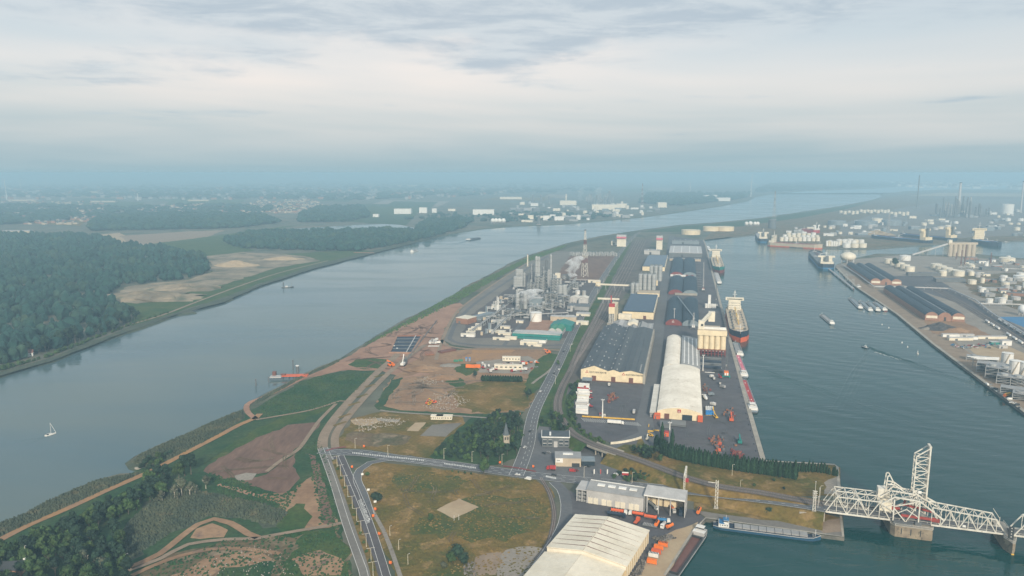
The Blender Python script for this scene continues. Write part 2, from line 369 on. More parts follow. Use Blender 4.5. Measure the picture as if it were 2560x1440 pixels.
# ---------------------------------------------------------------- land and water
WZ = -2.6
RIVER_EDGE = [(-420, 1640), (-260, 1480), (-60, 1335), (0, 1308), (60, 1285), (125, 1250), (170, 1228), (240, 1200), (300, 1184), (345, 1182), (366, 1172), (335, 1162), (328, 1150), (350, 1135), (400, 1110), (480, 1078), (530, 1053), (590, 1029), (612, 1020), (640, 1000), (680, 975), (740, 945), (800, 915), (855, 895), (900, 865), (935, 845), (960, 828), (1000, 805), (1060, 775), (1100, 755), (1140, 733), (1165, 715), (1220, 688), (1280, 655), (1330, 635), (1420, 607), (1500, 590), (1600, 575), (1700, 562), (1800, 555), (1900, 545), (2000, 530), (2100, 515), (2180, 500), (2206, 491), (2200, 486), (2260, 478), (2350, 474), (2900, 472)]
DOCK_EDGE = [(2900, 1285), (2700, 1140), (2560, 1032), (2470, 965), (2330, 860), (2240, 785), (2140, 718), (2088, 668), (2092, 661), (2140, 645), (2190, 634), (2250, 635), (2330, 637), (2440, 635), (2560, 646), (2800, 664), (2800, 596), (2600, 600), (2450, 604), (2300, 612), (2230, 618), (2170, 622), (2060, 620), (1990, 618), (1925, 612), (1915, 600), (1900, 585), (1850, 590), (1790, 594), (1757, 600), (1762, 612), (1780, 688), (1815, 828), (1860, 1000), (1901, 1150), (2086, 1160), (2098, 1168), (2104, 1240), (2111, 1344), (2055, 1337), (1765, 1297), (1735, 1330), (1665, 1440), (1560, 1640)]
LEFT_EDGE = [(-400, 1070), (-100, 962), (0, 937), (60, 917), (130, 900), (200, 870), (280, 840), (340, 822), (400, 800), (430, 787), (486, 780), (470, 773), (520, 760), (560, 753), (579, 746), (570, 742), (600, 735), (650, 712), (720, 690), (780, 670), (850, 652), (900, 638), (935, 630), (1000, 615), (1060, 600), (1120, 585), (1200, 572), (1280, 565), (1400, 560), (1500, 552), (1600, 543), (1700, 530), (1800, 515), (1870, 502), (1888, 492), (1925, 485), (2000, 478), (2100, 474), (2200, 470), (2250, 466), (2330, 464), (2900, 464)]
def land(name, soft, hard, rest, m):
    """soft edge slopes into the water, hard edge drops as a quay wall"""
    A = frac(wpts(soft), 1.6, 14, closed=False); B = wpts(hard); P = A + B + rest
    b = MB(); b.add([(p.x, p.y, 0) for p in P], [tuple(range(len(P)))]); o = b.build(name, m); 
    if o.data.polygons[0].normal.z < 0: o.data.flip_normals()
    struct(o)
    def skirt(Q, off, nm, mm):
        n = len(Q); c = MB(); vs = []
        for i, p in enumerate(Q):
            d = Q[min(i + 1, n - 1)] - Q[max(i - 1, 0)]; nr = Vector((-d.y, d.x, 0)).normalized() * off
            vs.append((p.x + nr.x, p.y + nr.y, -6.))
        c.add([(p.x, p.y, 0) for p in Q] + vs, [(i, i + 1, n + i + 1, n + i) for i in range(n - 1)]); c.build(nm, mm, o)
    return o, A, B, skirt
far = [G(2900, 472)]
main, A1, B1, sk = land('ground', RIVER_EDGE, DOCK_EDGE, [], 'land')
sk(A1, 12, 'bank_slope', 'reed'); sk(B1, 0, 'quay_wall', 'quay_face')
FARY = 60000.
left, A2, B2, sk = land('far_bank_ground', LEFT_EDGE, [], [Vector((60000, 5500, 0)), Vector((60000, FARY, 0)), Vector((-60000, FARY, 0)), Vector((-60000, 1000, 0)), Vector((-1500, 500, 0))], 'land')
sk(A2, -12, 'bank_slope', 'reed')
def wsheet(name, pts, m):
    return struct(sheet(name, [Vector((x, y, WZ)) for x, y in pts], m))
mid = [G(-700, 1700), G(700, 1250), G(1180, 800), G(1420, 640), G(1900, 570), G(2150, 530), G(2280, 490), G(2500, 480)]
wsheet('river', [(p.x, p.y) for p in mid] + [(30000, 5300), (30000, 9000), (2000, 9000), (-800, 3000), (-2600, 900), (-1500, 150)], 'river_water')
wsheet('dock_basin', [(60, 150), (2600, 150), (2600, 2000), (G(2850, 560).x, G(2850, 560).y), (G(1700, 580).x, G(1700, 580).y), (G(1650, 800).x, G(1650, 800).y), (G(1500, 1250).x, G(1500, 1250).y)], 'dock_water')
# ---------------------------------------------------------------- ground covers of the near peninsula
patch('meadow', [(-300, 1640), (-60, 1350), (120, 1262), (300, 1196), (400, 1150), (480, 1105), (620, 1030), (760, 950), (870, 925), (950, 925), (850, 1030), (800, 1090), (815, 1140), (880, 1440), (900, 1640)], 'grass_lush', 2)
patch('reed_belt', [(-60, 1339), (0, 1312), (60, 1289), (125, 1254), (170, 1232), (240, 1204), (300, 1188), (345, 1186), (335, 1196), (200, 1255), (75, 1312), (-60, 1375)], 'reed', 1)
patch('reed_belt', [(370, 1172), (335, 1161), (330, 1150), (350, 1137), (400, 1112), (480, 1081), (530, 1056), (590, 1032), (606, 1026), (612, 1045), (540, 1092), (430, 1150)], 'reed', 1)
patch('reed_belt', [(640, 1003), (680, 978), (740, 948), (800, 918), (852, 898), (846, 906), (760, 945), (640, 1010)], 'reed', 1)
patch('reed_belt', [(905, 866), (960, 831), (1060, 778), (1140, 737), (1165, 720), (1220, 692), (1330, 639), (1420, 611), (1500, 594), (1600, 579), (1590, 584), (1480, 604), (1400, 626), (1290, 672), (1200, 718), (1140, 760), (1060, 795), (960, 843), (910, 872)], 'reed', 2)
patch('marsh', [(330, 1300), (420, 1215), (500, 1225), (640, 1255), (725, 1280), (700, 1315), (620, 1300), (520, 1290), (430, 1330), (330, 1400), (250, 1380)], 'reed', 5)
patch('rough_ground', [(320, 1450), (420, 1385), (560, 1350), (700, 1335), (850, 1318), (880, 1440), (890, 1640), (200, 1640)], 'rough_ground', 5)
patch('rough_ground', [(690, 1300), (740, 1215), (780, 1190), (800, 1250), (845, 1312), (705, 1332)], 'soil', 4)
patch('weeds', [(720, 1380), (770, 1330), (840, 1325), (870, 1430), (880, 1600), (760, 1600)], 'grass_green', 5)
patch('weeds', [(500, 1640), (560, 1400), (660, 1385), (700, 1460), (680, 1640)], 'grass_lush', 6)
patch('weeds', [(735, 1345), (700, 1340), (690, 1290), (720, 1250), (760, 1260), (775, 1330)], 'grass_green', 4)
patch('bare_field', [(510, 1178), (545, 1145), (620, 1105), (720, 1062), (800, 1056), (775, 1090), (720, 1140), (668, 1182), (600, 1192), (550, 1195)], 'soil_dark', 2)
patch('bare_field', [(665, 1186), (738, 1135), (742, 1205), (715, 1235), (660, 1225), (600, 1205)], 'soil_dark', 2)
patch('bare_strip', [(772, 1135), (790, 1140), (812, 1210), (838, 1302), (834, 1311), (808, 1310), (800, 1255), (783, 1185)], 'soil_dark', 1)
patch('bare_strip', [(545, 1205), (640, 1235), (700, 1245), (690, 1255), (600, 1232), (540, 1215)], 'soil_pink', 1.5)
patch('bare_ground', [(640, 1240), (740, 1225), (770, 1208), (760, 1245), (720, 1275), (700, 1300), (685, 1300), (700, 1262)], 'soil', 3)
patch('bare_ground', [(420, 1440), (520, 1395), (650, 1375), (690, 1400), (560, 1420), (500, 1460)], 'soil', 4)
patch('bare_ground', [(730, 1400), (800, 1375), (860, 1400), (850, 1440), (760, 1440)], 'soil', 4)
patch('bare_ground', [(475, 1345), (490, 1322), (530, 1308), (570, 1325), (560, 1343)], 'soil', 2)
patch('grass_bank', [(500, 1165), (560, 1125), (640, 1070), (740, 1030), (830, 1008), (842, 1015), (760, 1050), (640, 1092), (560, 1140)], 'grass_green', 3)
patch('gravel_heap_ground', [(583, 1190), (615, 1182), (645, 1184), (630, 1200), (595, 1202)], 'gravel', 2)
patch('long_grass_field', [(640, 1020), (700, 985), (790, 940), (850, 928), (945, 928), (925, 950), (870, 1000), (780, 1028), (660, 1045)], 'grass_lush', 2)
patch('dry_field', [(885, 1172), (930, 1156), (1080, 1168), (1200, 1186), (1340, 1200), (1375, 1220), (1388, 1290), (1362, 1370), (1330, 1440), (1260, 1640), (1040, 1640), (975, 1400), (910, 1270)], 'grass_dry', 2)
patch('green_field', [(1015, 1328), (1080, 1290), (1140, 1250), (1220, 1238), (1330, 1240), (1372, 1290), (1330, 1330), (1230, 1345), (1100, 1350)], 'grass_olive', 6)
patch('green_field', [(1060, 1440), (1080, 1380), (1160, 1370), (1200, 1400), (1180, 1440), (1170, 1640), (1060, 1640)], 'grass_olive', 5)
patch('green_field', [(985, 1190), (1090, 1180), (1180, 1200), (1120, 1225), (1010, 1230)], 'grass_olive', 6)
patch('sandy_ground', [(1180, 1420), (1190, 1395), (1250, 1380), (1270, 1400), (1240, 1440), (1185, 1440)], 'track', 3)
patch('sandy_ground', [(1240, 1440), (1265, 1375), (1330, 1365), (1362, 1372), (1330, 1440), (1280, 1600), (1200, 1640)], 'gravel', 3)
patch('sand_court', [(1091, 1275), (1148, 1246), (1197, 1268), (1133, 1297)], 'sand', .6, 4, 'bare sandy rectangle in the grass field beside the highway')
patch('dry_field', [(838, 1122), (858, 1085), (876, 1048), (950, 1030), (1155, 1040), (1165, 1060), (1105, 1125), (1080, 1148), (900, 1122)], 'grass_dry', 2)
patch('bare_ground', [(862, 1100), (880, 1080), (960, 1082), (1030, 1092), (1010, 1112), (900, 1116)], 'rough_ground', 3)
patch('storage_pad', [(1050, 1090), (1080, 1062), (1155, 1057), (1115, 1092)], 'asphalt_light', .6)
patch('storage_pad', [(1016, 1077), (1038, 1057), (1066, 1056), (1046, 1078)], 'sand', .8)
patch('storage_pad', [(876, 1050), (940, 1046), (950, 1054), (925, 1064), (885, 1062)], 'sand', 1)
patch('storage_pad', [(940, 1045), (1000, 1050), (995, 1056), (945, 1053)], 'concrete', .4)
patch('soil_field', [(942, 1008), (975, 950), (1050, 928), (1200, 938), (1330, 948), (1335, 985), (1320, 1020), (1240, 1037), (1100, 1032), (960, 1026)], 'soil', 3)
patch('dry_field', [(1125, 985), (1150, 962), (1230, 950), (1332, 952), (1335, 990), (1312, 1028), (1180, 1032), (1150, 1010)], 'grass_dry', 5)
patch('weeds', [(1110, 955), (1150, 942), (1165, 960), (1140, 970)], 'grass_green', 3)
patch('ditch', [(935, 1015), (985, 940), (1015, 935), (958, 1015), (1000, 1026), (1200, 1036), (1310, 1030), (1300, 1042), (1130, 1042), (950, 1028)], 'grass_lush', 1.5)
patch('churchyard', [(1072, 1142), (1110, 1102), (1180, 1045), (1300, 1032), (1305, 1140), (1240, 1162), (1180, 1160)], 'grass_lush', 2)
patch('construction_ground', [(770, 944), (860, 897), (940, 851), (1010, 812), (1080, 782), (1112, 764), (1150, 757), (1160, 765), (1112, 820), (1104, 850), (1135, 872), (1110, 930), (1010, 945), (950, 926), (870, 925)], 'soil_pink', 2)
patch('construction_ground', [(980, 950), (1050, 890), (1120, 880), (1200, 868), (1370, 872), (1375, 900), (1330, 948), (1180, 940), (1050, 932)], 'soil', 3)
patch('worn_ground', [(1140, 905), (1190, 872), (1290, 875), (1240, 893), (1180, 905)], 'soil_orange', 3)
patch('gravel_yard', [(1190, 905), (1320, 890), (1350, 905), (1320, 935), (1200, 932)], 'gravel', 2)
patch('grass_plot', [(870, 912), (895, 897), (940, 896), (982, 900), (965, 922), (910, 924)], 'grass_green', 1)
patch('weeds', [(1140, 912), (1190, 908), (1200, 925), (1165, 940), (1140, 930)], 'grass_green', 2)
patch('green_strip', [(1345, 900), (1375, 880), (1400, 890), (1360, 950), (1320, 1000), (1310, 960)], 'grass_green', 2)
patch('refinery_yard', [(1108, 850), (1140, 790), (1180, 745), (1245, 705), (1310, 660), (1390, 628), (1540, 632), (1520, 690), (1460, 800), (1420, 872), (1190, 870), (1130, 862)], 'asphalt_light', .5)
patch('refinery_yard', [(1150, 845), (1175, 790), (1250, 735), (1330, 680), (1400, 690), (1500, 690), (1450, 800), (1425, 845)], 'asphalt_purple', 1.5)
patch('worn_ground', [(1310, 830), (1330, 800), (1400, 800), (1395, 830)], 'soil_pink', 1)
patch('bare_lot', [(1385, 700), (1425, 640), (1545, 640), (1510, 703)], 'soil_dark', 2)
patch('verge', [(1300, 1150), (1322, 1060), (1360, 980), (1400, 905), (1460, 800), (1520, 690), (1570, 605), (1580, 605), (1540, 690), (1470, 820), (1430, 905), (1395, 985), (1390, 1030), (1340, 1080), (1335, 1160)], 'grass_green', .8)
patch('rail_yard', [(1428, 900), (1470, 820), (1530, 700), (1580, 605), (1630, 595), (1605, 690), (1560, 740), (1520, 800), (1500, 850), (1450, 955), (1408, 1000), (1400, 975)], 'ballast', 1)
patch('verge', [(1408, 1000), (1450, 950), (1440, 985), (1430, 1040), (1450, 1078), (1430, 1085), (1398, 1040)], 'grass_lush', 1.5)
patch('business_yard', [(1340, 1082), (1350, 1060), (1430, 1085), (1560, 1150), (1590, 1190), (1560, 1205), (1330, 1190), (1320, 1160)], 'asphalt', .5)
patch('green_strip', [(1350, 1040), (1400, 1030), (1432, 1075), (1350, 1066)], 'grass_lush', 1.5)
patch('quay_yard', [(1590, 1110), (1602, 1050), (1672, 590), (1757, 600), (1762, 612), (1780, 688), (1815, 828), (1860, 1000), (1900, 1148), (1880, 1160), (1750, 1135), (1645, 1115)], 'asphalt_yard', 0)
patch('warehouse_yard', [(1438, 990), (1452, 952), (1545, 800), (1640, 690), (1672, 690), (1604, 1050), (1592, 1110), (1540, 1112), (1452, 1080), (1428, 1040)], 'asphalt_yard', 0)
patch('green_strip', [(1592, 1110), (1606, 1060), (1632, 1060), (1645, 1110), (1630, 1130), (1600, 1135)], 'grass_dry', 1)
patch('dry_bank', [(1520, 1130), (1560, 1112), (1650, 1120), (1880, 1165), (2090, 1164), (2100, 1170), (2103, 1240), (1960, 1240), (1720, 1210), (1640, 1190), (1590, 1180)], 'grass_dry', .8)
patch('worn_ground', [(2070, 1200), (2098, 1190), (2101, 1236), (2060, 1236)], 'gravel', 1.5)
patch('depot_yard', [(1404, 1218), (1440, 1235), (1735, 1275), (1765, 1298), (1735, 1331), (1666, 1440), (1562, 1640), (1180, 1640), (1330, 1440), (1390, 1340), (1404, 1262)], 'asphalt_yard', 0)
patch('sandy_ground', [(1580, 1450), (1640, 1360), (1690, 1325), (1745, 1305), (1733, 1330), (1664, 1440), (1560, 1638), (1480, 1638)], 'sand', 1.2)
patch('tow_quay', [(1730, 1272), (1900, 1290), (2104, 1300), (2110, 1342), (2055, 1335), (1768, 1296)], 'asphalt_light', .4)
patch('dry_bank', [(1735, 1250), (1900, 1262), (2060, 1285), (2104, 1296), (2060, 1312), (1900, 1300), (1735, 1275)], 'grass_dry', 1)
patch('sandy_ground', [(2040, 1318), (2070, 1300), (2104, 1296), (2107, 1330), (2060, 1334)], 'track', 1)
tq = random.Random(12)
def ruts(name, label, pts, n, m, w=1.1):
    b = MB(); P = wpts(pts); X = wpts([(1083, 1275), (1148, 1241), (1206, 1268), (1133, 1303)])
    for x, y in scatter(P, n, tq):
        a = tq.uniform(0, 6.3); L_ = []; p = Vector((x, y, 0))
        for k in range(tq.randint(8, 22)):
            if not inside(p, P) or inside(p, X): break
            L_.append(p.copy()); a += tq.gauss(0, .22); p += Vector((cos(a), sin(a), 0)) * 4.5
        if len(L_) < 3: continue
        for o_ in (-1.1, 1.1): strip_mb(b, L_, o_ - w / 2, o_ + w / 2, .425)
    o = b.build(name, m); o['kind'] = 'stuff'; o['label'] = label
ruts('wheel_ruts', 'dark wheel ruts criss-crossing the construction ground', [(860, 905), (1000, 820), (1100, 780), (1100, 850), (1110, 930), (1000, 945)], 34, 'soil_dark'); ruts('wheel_ruts', 'pale wheel ruts over the soil field', [(985, 950), (1100, 935), (1200, 945), (1150, 985), (1060, 1015), (970, 1010)], 26, 'track'); ruts('wheel_ruts', 'wheel ruts in the dry field beside the highway', [(920, 1190), (1100, 1185), (1340, 1215), (1370, 1290), (1300, 1360), (1050, 1360)], 10, 'rough_ground', .7); ruts('wheel_ruts', 'wheel ruts on the bare ground left of the highway', [(520, 1185), (720, 1070), (780, 1080), (700, 1240), (760, 1260), (680, 1300)], 12, 'rough_ground', .7); ruts('tyre_marks', 'dark tyre marks across the quay and warehouse yards', [(1445, 985), (1600, 975), (1600, 1100), (1560, 1105), (1450, 1060)], 26, 'asphalt', .6); ruts('tyre_marks', 'dark tyre marks across the lower quay yard', [(1770, 940), (1850, 1000), (1885, 1140), (1700, 1125), (1660, 1060), (1765, 1060)], 40, 'asphalt', .6)
# ---------------------------------------------------------------- roads
RZ = .44
def road(name, pts, w, m, z=RZ, lines=(), label=None, step=9.):
    P = smooth_line([G(p[0], p[1], p[2] if len(p) > 2 else 0) for p in pts], step)
    o = struct(strip(name, P, w, m, z), label)
    if lines:
        b = MB()
        for off, lw, d, gp in lines:
            if d: dashes(b, P, off, lw, d, gp, z + .02)
            else: strip_mb(b, P, off - lw / 2, off + lw / 2, z + .02)
        b.build('lane_marking', 'paint', o)
    return o, P
def path(name, pts, w, m, z=.42, label=None):
    P = frac(smooth_line(wpts(pts), 8), .35, 6, closed=False); return struct(strip(name, P, w, m, z), label), P
LW = .28
hw1, _ = road('highway', [(905, 1640), (922, 1500), (918, 1440), (905, 1400), (872, 1310), (840, 1210), (818, 1150), (806, 1120)], 9.5, 'asphalt_light', lines=[(-4.4, LW, 0, 0), (4.4, LW, 0, 0), (.6, .3, 0, 0)], label='pale left carriageway of the divided highway')
hw2, HWP = road('highway', [(955, 1640), (972, 1500), (955, 1440), (942, 1395), (915, 1310), (885, 1235), (862, 1180), (845, 1140)], 10.5, 'asphalt_purple', z=RZ + .004, lines=[(-5, LW, 0, 0), (5, LW, 0, 0), (0, .3, 0, 0)], label='dark right carriageway of the divided highway')
slip, _ = road('slip_road', [(925, 1290), (908, 1235), (893, 1200), (900, 1175), (925, 1158), (970, 1149), (1020, 1150), (1110, 1162)], 7, 'asphalt', z=RZ - .01, lines=[(-3.3, LW, 0, 0), (3.3, LW, 0, 0)], label='curved slip road joining the highway and the east road')
EW = [(800, 1128), (850, 1132), (900, 1133), (1000, 1147), (1100, 1159), (1200, 1172), (1300, 1186), (1400, 1197), (1520, 1208, 0), (1640, 1220, 1), (1760, 1232, 2.8), (1880, 1246, 5), (1960, 1256, 6.6), (2062, 1271.5, 7.6)]
ewr, EWP = road('road', EW, 14, 'asphalt', z=RZ + .008, lines=[(-6.6, LW, 0, 0), (6.6, LW, 0, 0), (0, LW, 5, 6), (3.2, .3, 3, 6), (-3.2, .3, 3, 6)], label='road running from the highway junction to the lift bridge')
NR = [(1290, 1190), (1303, 1160), (1320, 1110), (1328, 1060), (1340, 1020), (1365, 970), (1398, 905), (1440, 815), (1475, 750), (1510, 690), (1548, 635), (1580, 596), (1600, 580)]
nr, NRP = road('road', NR, 13, 'asphalt', lines=[(-6, LW, 0, 0), (6, LW, 0, 0), (0, LW, 6, 6), (3, .3, 3, 8)], label='straight port road between the refinery and the rail yard')
road('service_road', [(1640, 1120), (1612, 1060), (1622, 1000), (1640, 880), (1655, 760), (1668, 660), (1680, 590)], 17, 'asphalt', z=RZ - .012, label='service road between the two rows of warehouses')
road('service_road', [(1500, 1205), (1480, 1160), (1520, 1125), (1570, 1100), (1605, 1085)], 9, 'asphalt', z=RZ - .016, label='service road passing under the railway')
road('depot_road', [(1385, 1205), (1405, 1225), (1416, 1262), (1410, 1310), (1385, 1360), (1345, 1420), (1290, 1500), (1200, 1640)], 9, 'asphalt', z=RZ - .004, lines=[(4.2, .3, 0, 0)], label='curving road to the white warehouse depot')
dr, _ = road('haul_road', [(806, 1122), (812, 1085), (850, 1030), (900, 975), (945, 930), (985, 895), (1010, 868)], 9.5, 'track', z=RZ - .004, label='wide dusty haul road through the construction site')
road('haul_road', [(838, 1120), (840, 1085), (872, 1040), (920, 985), (975, 930), (1030, 885), (1065, 862)], 7.5, 'track', z=RZ - .008, label='second dusty haul road beside the soil field')
b_ = MB()
for px_, py_ in ((905, 990), (925, 965), (948, 940), (885, 1010), (862, 1040), (850, 1060)):
    p_ = G(px_, py_); b_.box(p_.x, p_.y, .2, 4, 16, .26, radians(-38))
struct(b_.build('median_strip', 'grass_dry'), 'planted median islands between the two haul roads')
path('gravel_path', [(1020, 1500), (1000, 1440), (985, 1395), (960, 1330), (935, 1285), (918, 1250)], 3, 'gravel', label='straight gravel path beside the highway')
path('dirt_track', [(-40, 1372), (75, 1312), (160, 1276), (260, 1230), (340, 1195), (400, 1167), (470, 1130), (540, 1094), (600, 1062), (640, 1045), (650, 1035)], 6.5, 'soil_orange', label='orange dirt track along the river bank')
path('dirt_track', [(640, 1048), (622, 1034), (616, 1018), (628, 1005), (680, 985), (740, 955), (800, 930), (860, 905), (940, 862)], 6, 'soil_pink', label='pink dirt track from the jetty to the construction site')
path('dirt_track', [(640, 1050), (700, 1040), (780, 1025), (850, 1003), (870, 1004), (890, 985), (940, 935)], 3.5, 'track', label='pale footpath across the long grass field')
path('dirt_track', [(830, 928), (900, 920), (985, 928), (1010, 926)], 4, 'soil_pink', label='pink dirt track below the grass plot')
path('dirt_track', [(325, 1420), (400, 1385), (450, 1345), (495, 1312), (535, 1298), (575, 1308), (620, 1335), (645, 1345)], 5.5, 'soil', label='looping dirt track round a bare mound')
path('dirt_track', [(318, 1428), (400, 1398), (470, 1362), (560, 1350), (645, 1347), (700, 1336), (780, 1322), (858, 1308)], 4, 'track', label='pale track from the grove to the highway')
path('dirt_track', [(330, 1440), (420, 1400), (520, 1375), (600, 1372), (700, 1385)], 4, 'soil', label='dirt track below the looping track')
path('dirt_track', [(666, 1180), (705, 1150), (745, 1125), (775, 1085), (800, 1050), (840, 1010)], 4, 'track', label='pale track across the bare field')
path('gravel_path', [(950, 1026), (1000, 1032), (1140, 1040), (1240, 1046), (1300, 1040)], 3.5, 'gravel', label='gravel path north of the churchyard')
path('gravel_path', [(1330, 960), (1345, 948), (1370, 930), (1395, 905)], 3.5, 'gravel', label='short gravel path to the port road')
path('gravel_path', [(1105, 850), (1120, 865), (1180, 873), (1300, 873), (1400, 876)], 6, 'track', label='pale perimeter track below the refinery')
path('gravel_path', [(1090, 900), (1108, 845), (1135, 790), (1165, 760), (1250, 700), (1330, 650)], 5, 'track', label='pale perimeter track beside the river bank')
road('perimeter_road', [(1425, 862), (1300, 866), (1180, 862), (1130, 852), (1128, 835), (1150, 795), (1200, 750), (1290, 690), (1370, 640)], 7, 'asphalt', z=RZ - .02, label='asphalt perimeter road of the refinery')
road('refinery_road', [(1260, 864), (1290, 825), (1330, 775), (1370, 715)], 6, 'asphalt', z=RZ - .022, label='asphalt road through the refinery')
# zebra hatching on the roads
b = MB()
def hatch(a, c, n, w, l, z=RZ + .06):
    A, C = wpts([a, c])
    for i in range(n):
        p = A.lerp(C, (i + .5) / n); b.box(p.x, p.y, z, w, l, .015, ang(A, C) + .5)
hatch((880, 1133), (1060, 1152), 40, .8, 3.4); hatch((1110, 1160), (1190, 1171), 20, .8, 3); hatch((1365, 1192), (1390, 1197), 8, 1.2, 3.5); hatch((900, 1250), (920, 1310), 22, .6, 3.5)
for (x0, y0), (x1, y1), n in (((1455, 1050), (1600, 1062), 26),):
    hatch((x0, y0), (x1, y1), n, .5, 11)
for i in range(26):
    p = G(905 + i * .75 + random.uniform(-3, 3), 1255 + i * 2.0); b.box(p.x, p.y, RZ + .06, 1.4, .8, .015, random.uniform(0, 3))
struct(b.build('road_hatching', 'paint'), 'white hatched markings on the junction roads')
b = MB(); strip_mb(b, smooth_line(wpts([(815, 1128), (835, 1122), (865, 1118)]), 6), -1.4, 1.4, RZ + .03); strip_mb(b, smooth_line(wpts([(1258, 1166), (1300, 1172), (1340, 1180)]), 6), -1.2, 1.2, RZ + .03)
struct(b.build('cycle_path', 'red_dark'), 'red cycle path crossing at the junction')
# ---------------------------------------------------------------- embankments of the road and the railway
def embank(name, P, top, slope, m, label):
    b = MB(); n = len(P); rows = []
    for i, p in enumerate(P):
        d = P[min(i + 1, n - 1)] - P[max(i - 1, 0)]; nr = Vector((d.y, -d.x, 0)).normalized(); h = max(p.z, .02) + .1
        rows.append([p - nr * (top + h * slope) - Vector((0, 0, p.z + .3)), p - nr * top + Vector((0, 0, .1)), p + nr * top + Vector((0, 0, .1)), p + nr * (top + h * slope) - Vector((0, 0, p.z + .3))])
    b.add([tuple(q) for r in rows for q in r], [(i * 4 + j, i * 4 + j + 1, i * 4 + j + 5, i * 4 + j + 4) for i in range(n - 1) for j in range(3)])
    o = b.build(name, m); 
    if o.data.polygons[1].normal.z < 0: o.data.flip_normals()
    return struct(o, label)
embank('road_embankment', [p for p in EWP if p.z > .05], 9, 1.7, 'grass_dry', 'dry grass embankment carrying the road up to the bridge')
RAIL = [(1545, 690), (1520, 735), (1490, 795), (1455, 860), (1430, 920), (1405, 970, .5), (1394, 1010, 1.5), (1402, 1045, 3), (1430, 1082, 5), (1480, 1110, 6.5), (1530, 1128, 6.8), (1590, 1148, 6.8), (1650, 1170, 6.8), (1720, 1196, 7), (1800, 1217, 7.2), (1900, 1232, 7.4), (1980, 1247, 7.6), (2062, 1262, 7.6)]
RP = smooth_line([G(p[0], p[1], p[2] if len(p) > 2 else 0) for p in RAIL], 7)
gap0 = min(range(len(RP)), key=lambda i: (RP[i] - G(1500, 1117, 6.6)).length); gap1 = min(range(len(RP)), key=lambda i: (RP[i] - G(1532, 1129, 6.8)).length)
k0 = next(i for i, p in enumerate(RP) if p.z > .3)
embank('rail_embankment', RP[k0:gap0], 6.5, 1.5, 'grass_green', 'green railway embankment curving past the office building')
embank('rail_embankment', RP[gap1:], 6.5, 1.6, 'grass_dry', 'dry railway embankment leading to the lift bridge')
def railway(P, name, label, tracks=(-2.6, 2.6), bw=9.5, bz=.35):
    o = struct(strip(name, P, bw, 'ballast', bz), label); b = MB()
    for t in tracks:
        for g_ in (-.75, .75): strip_mb(b, P, t + g_ - .14, t + g_ + .14, bz + .16)
    b.build('rail', 'rail_rust', o)
    b = MB()
    for t in tracks: dashes(b, P, t, 2.5, .5, 1.3, bz + .03)
    b.build('sleeper', 'brown', o)
    return o
railway(RP, 'railway', 'double track railway curving onto the embankment', bz=.42)
for k_, (xa, xb) in enumerate(((1440, 1592), (1448, 1597), (1456, 1603), (1464, 1609), (1472, 1615))):
    railway(smooth_line(wpts([(xa - 15, 930 - k_ * 12), (xa + 20, 860 - k_ * 8), (xa + 75, 740), (xb, 600)]), 20), 'railway', nth(k_) + ' straight siding of the rail yard beside the port road', (0,), 4.4, .36 + .004 * k_)
railway(smooth_line(wpts([(1352, 1196), (1372, 1230), (1384, 1270), (1384, 1310), (1370, 1360), (1340, 1400)]), 6), 'railway', 'single track curving past the dry field to the depot', (0,), 3.8, .42)
br = thing('rail_overpass', 'low concrete rail overpass with pillars above the service road', 'bridge')
seg = RP[max(gap0 - 1, 0):gap1 + 2]
b = MB(); strip_mb(b, seg, -6.2, 6.2, .28); strip_mb(b, seg, 6.2, -6.2, -1.0)
strip_mb(b, seg, -6.2, -6.21, 0)
for e in (-6.2, 6.2):
    n_ = len(seg)
    for i in range(n_ - 1):
        d = seg[i + 1] - seg[i]; nr = Vector((d.y, -d.x, 0)).normalized() * e; b.beam(seg[i] + nr, seg[i + 1] + nr, .5, 1.9)
b.build('deck', 'concrete', br)
for i in (1, len(seg) // 2, len(seg) - 2):
    for e in (-4, 0, 4):
        d = seg[i + 1] - seg[i]; nr = Vector((d.y, -d.x, 0)).normalized() * e; q = seg[i] + nr
        part(br, 'pillar', 'concrete', lambda B: B.cyl(q.x, q.y, 0, .7, q.z - .5, 8))
# quay coping strips
def coping(pts, w, label, m='concrete', inset=0.):
    P = wpts(pts); return struct(strip('quay_edge', P, w, m, .47, off=inset), label)
coping([(1757, 600), (1762, 612), (1780, 688), (1815, 828), (1860, 1000), (1901, 1150)], 4.5, 'pale concrete quay edge along the warehouse dock', inset=-2.3 * -1 * -1)
coping([(1901, 1151), (2086, 1161), (2097, 1169), (2103, 1240)], 2.2, 'pale concrete edge round the tip beside the bridge', inset=1.2)
coping([(2700, 1140), (2560, 1032), (2470, 965), (2330, 860), (2240, 785), (2140, 718), (2088, 668)], 4.5, 'pale concrete quay edge on the far side of the dock', inset=2.3)
coping([(1665, 1440), (1735, 1330), (1765, 1297), (2055, 1337), (2111, 1344), (2105, 1290)], 1.6, 'pale concrete edge of the barge basin', inset=-.9)
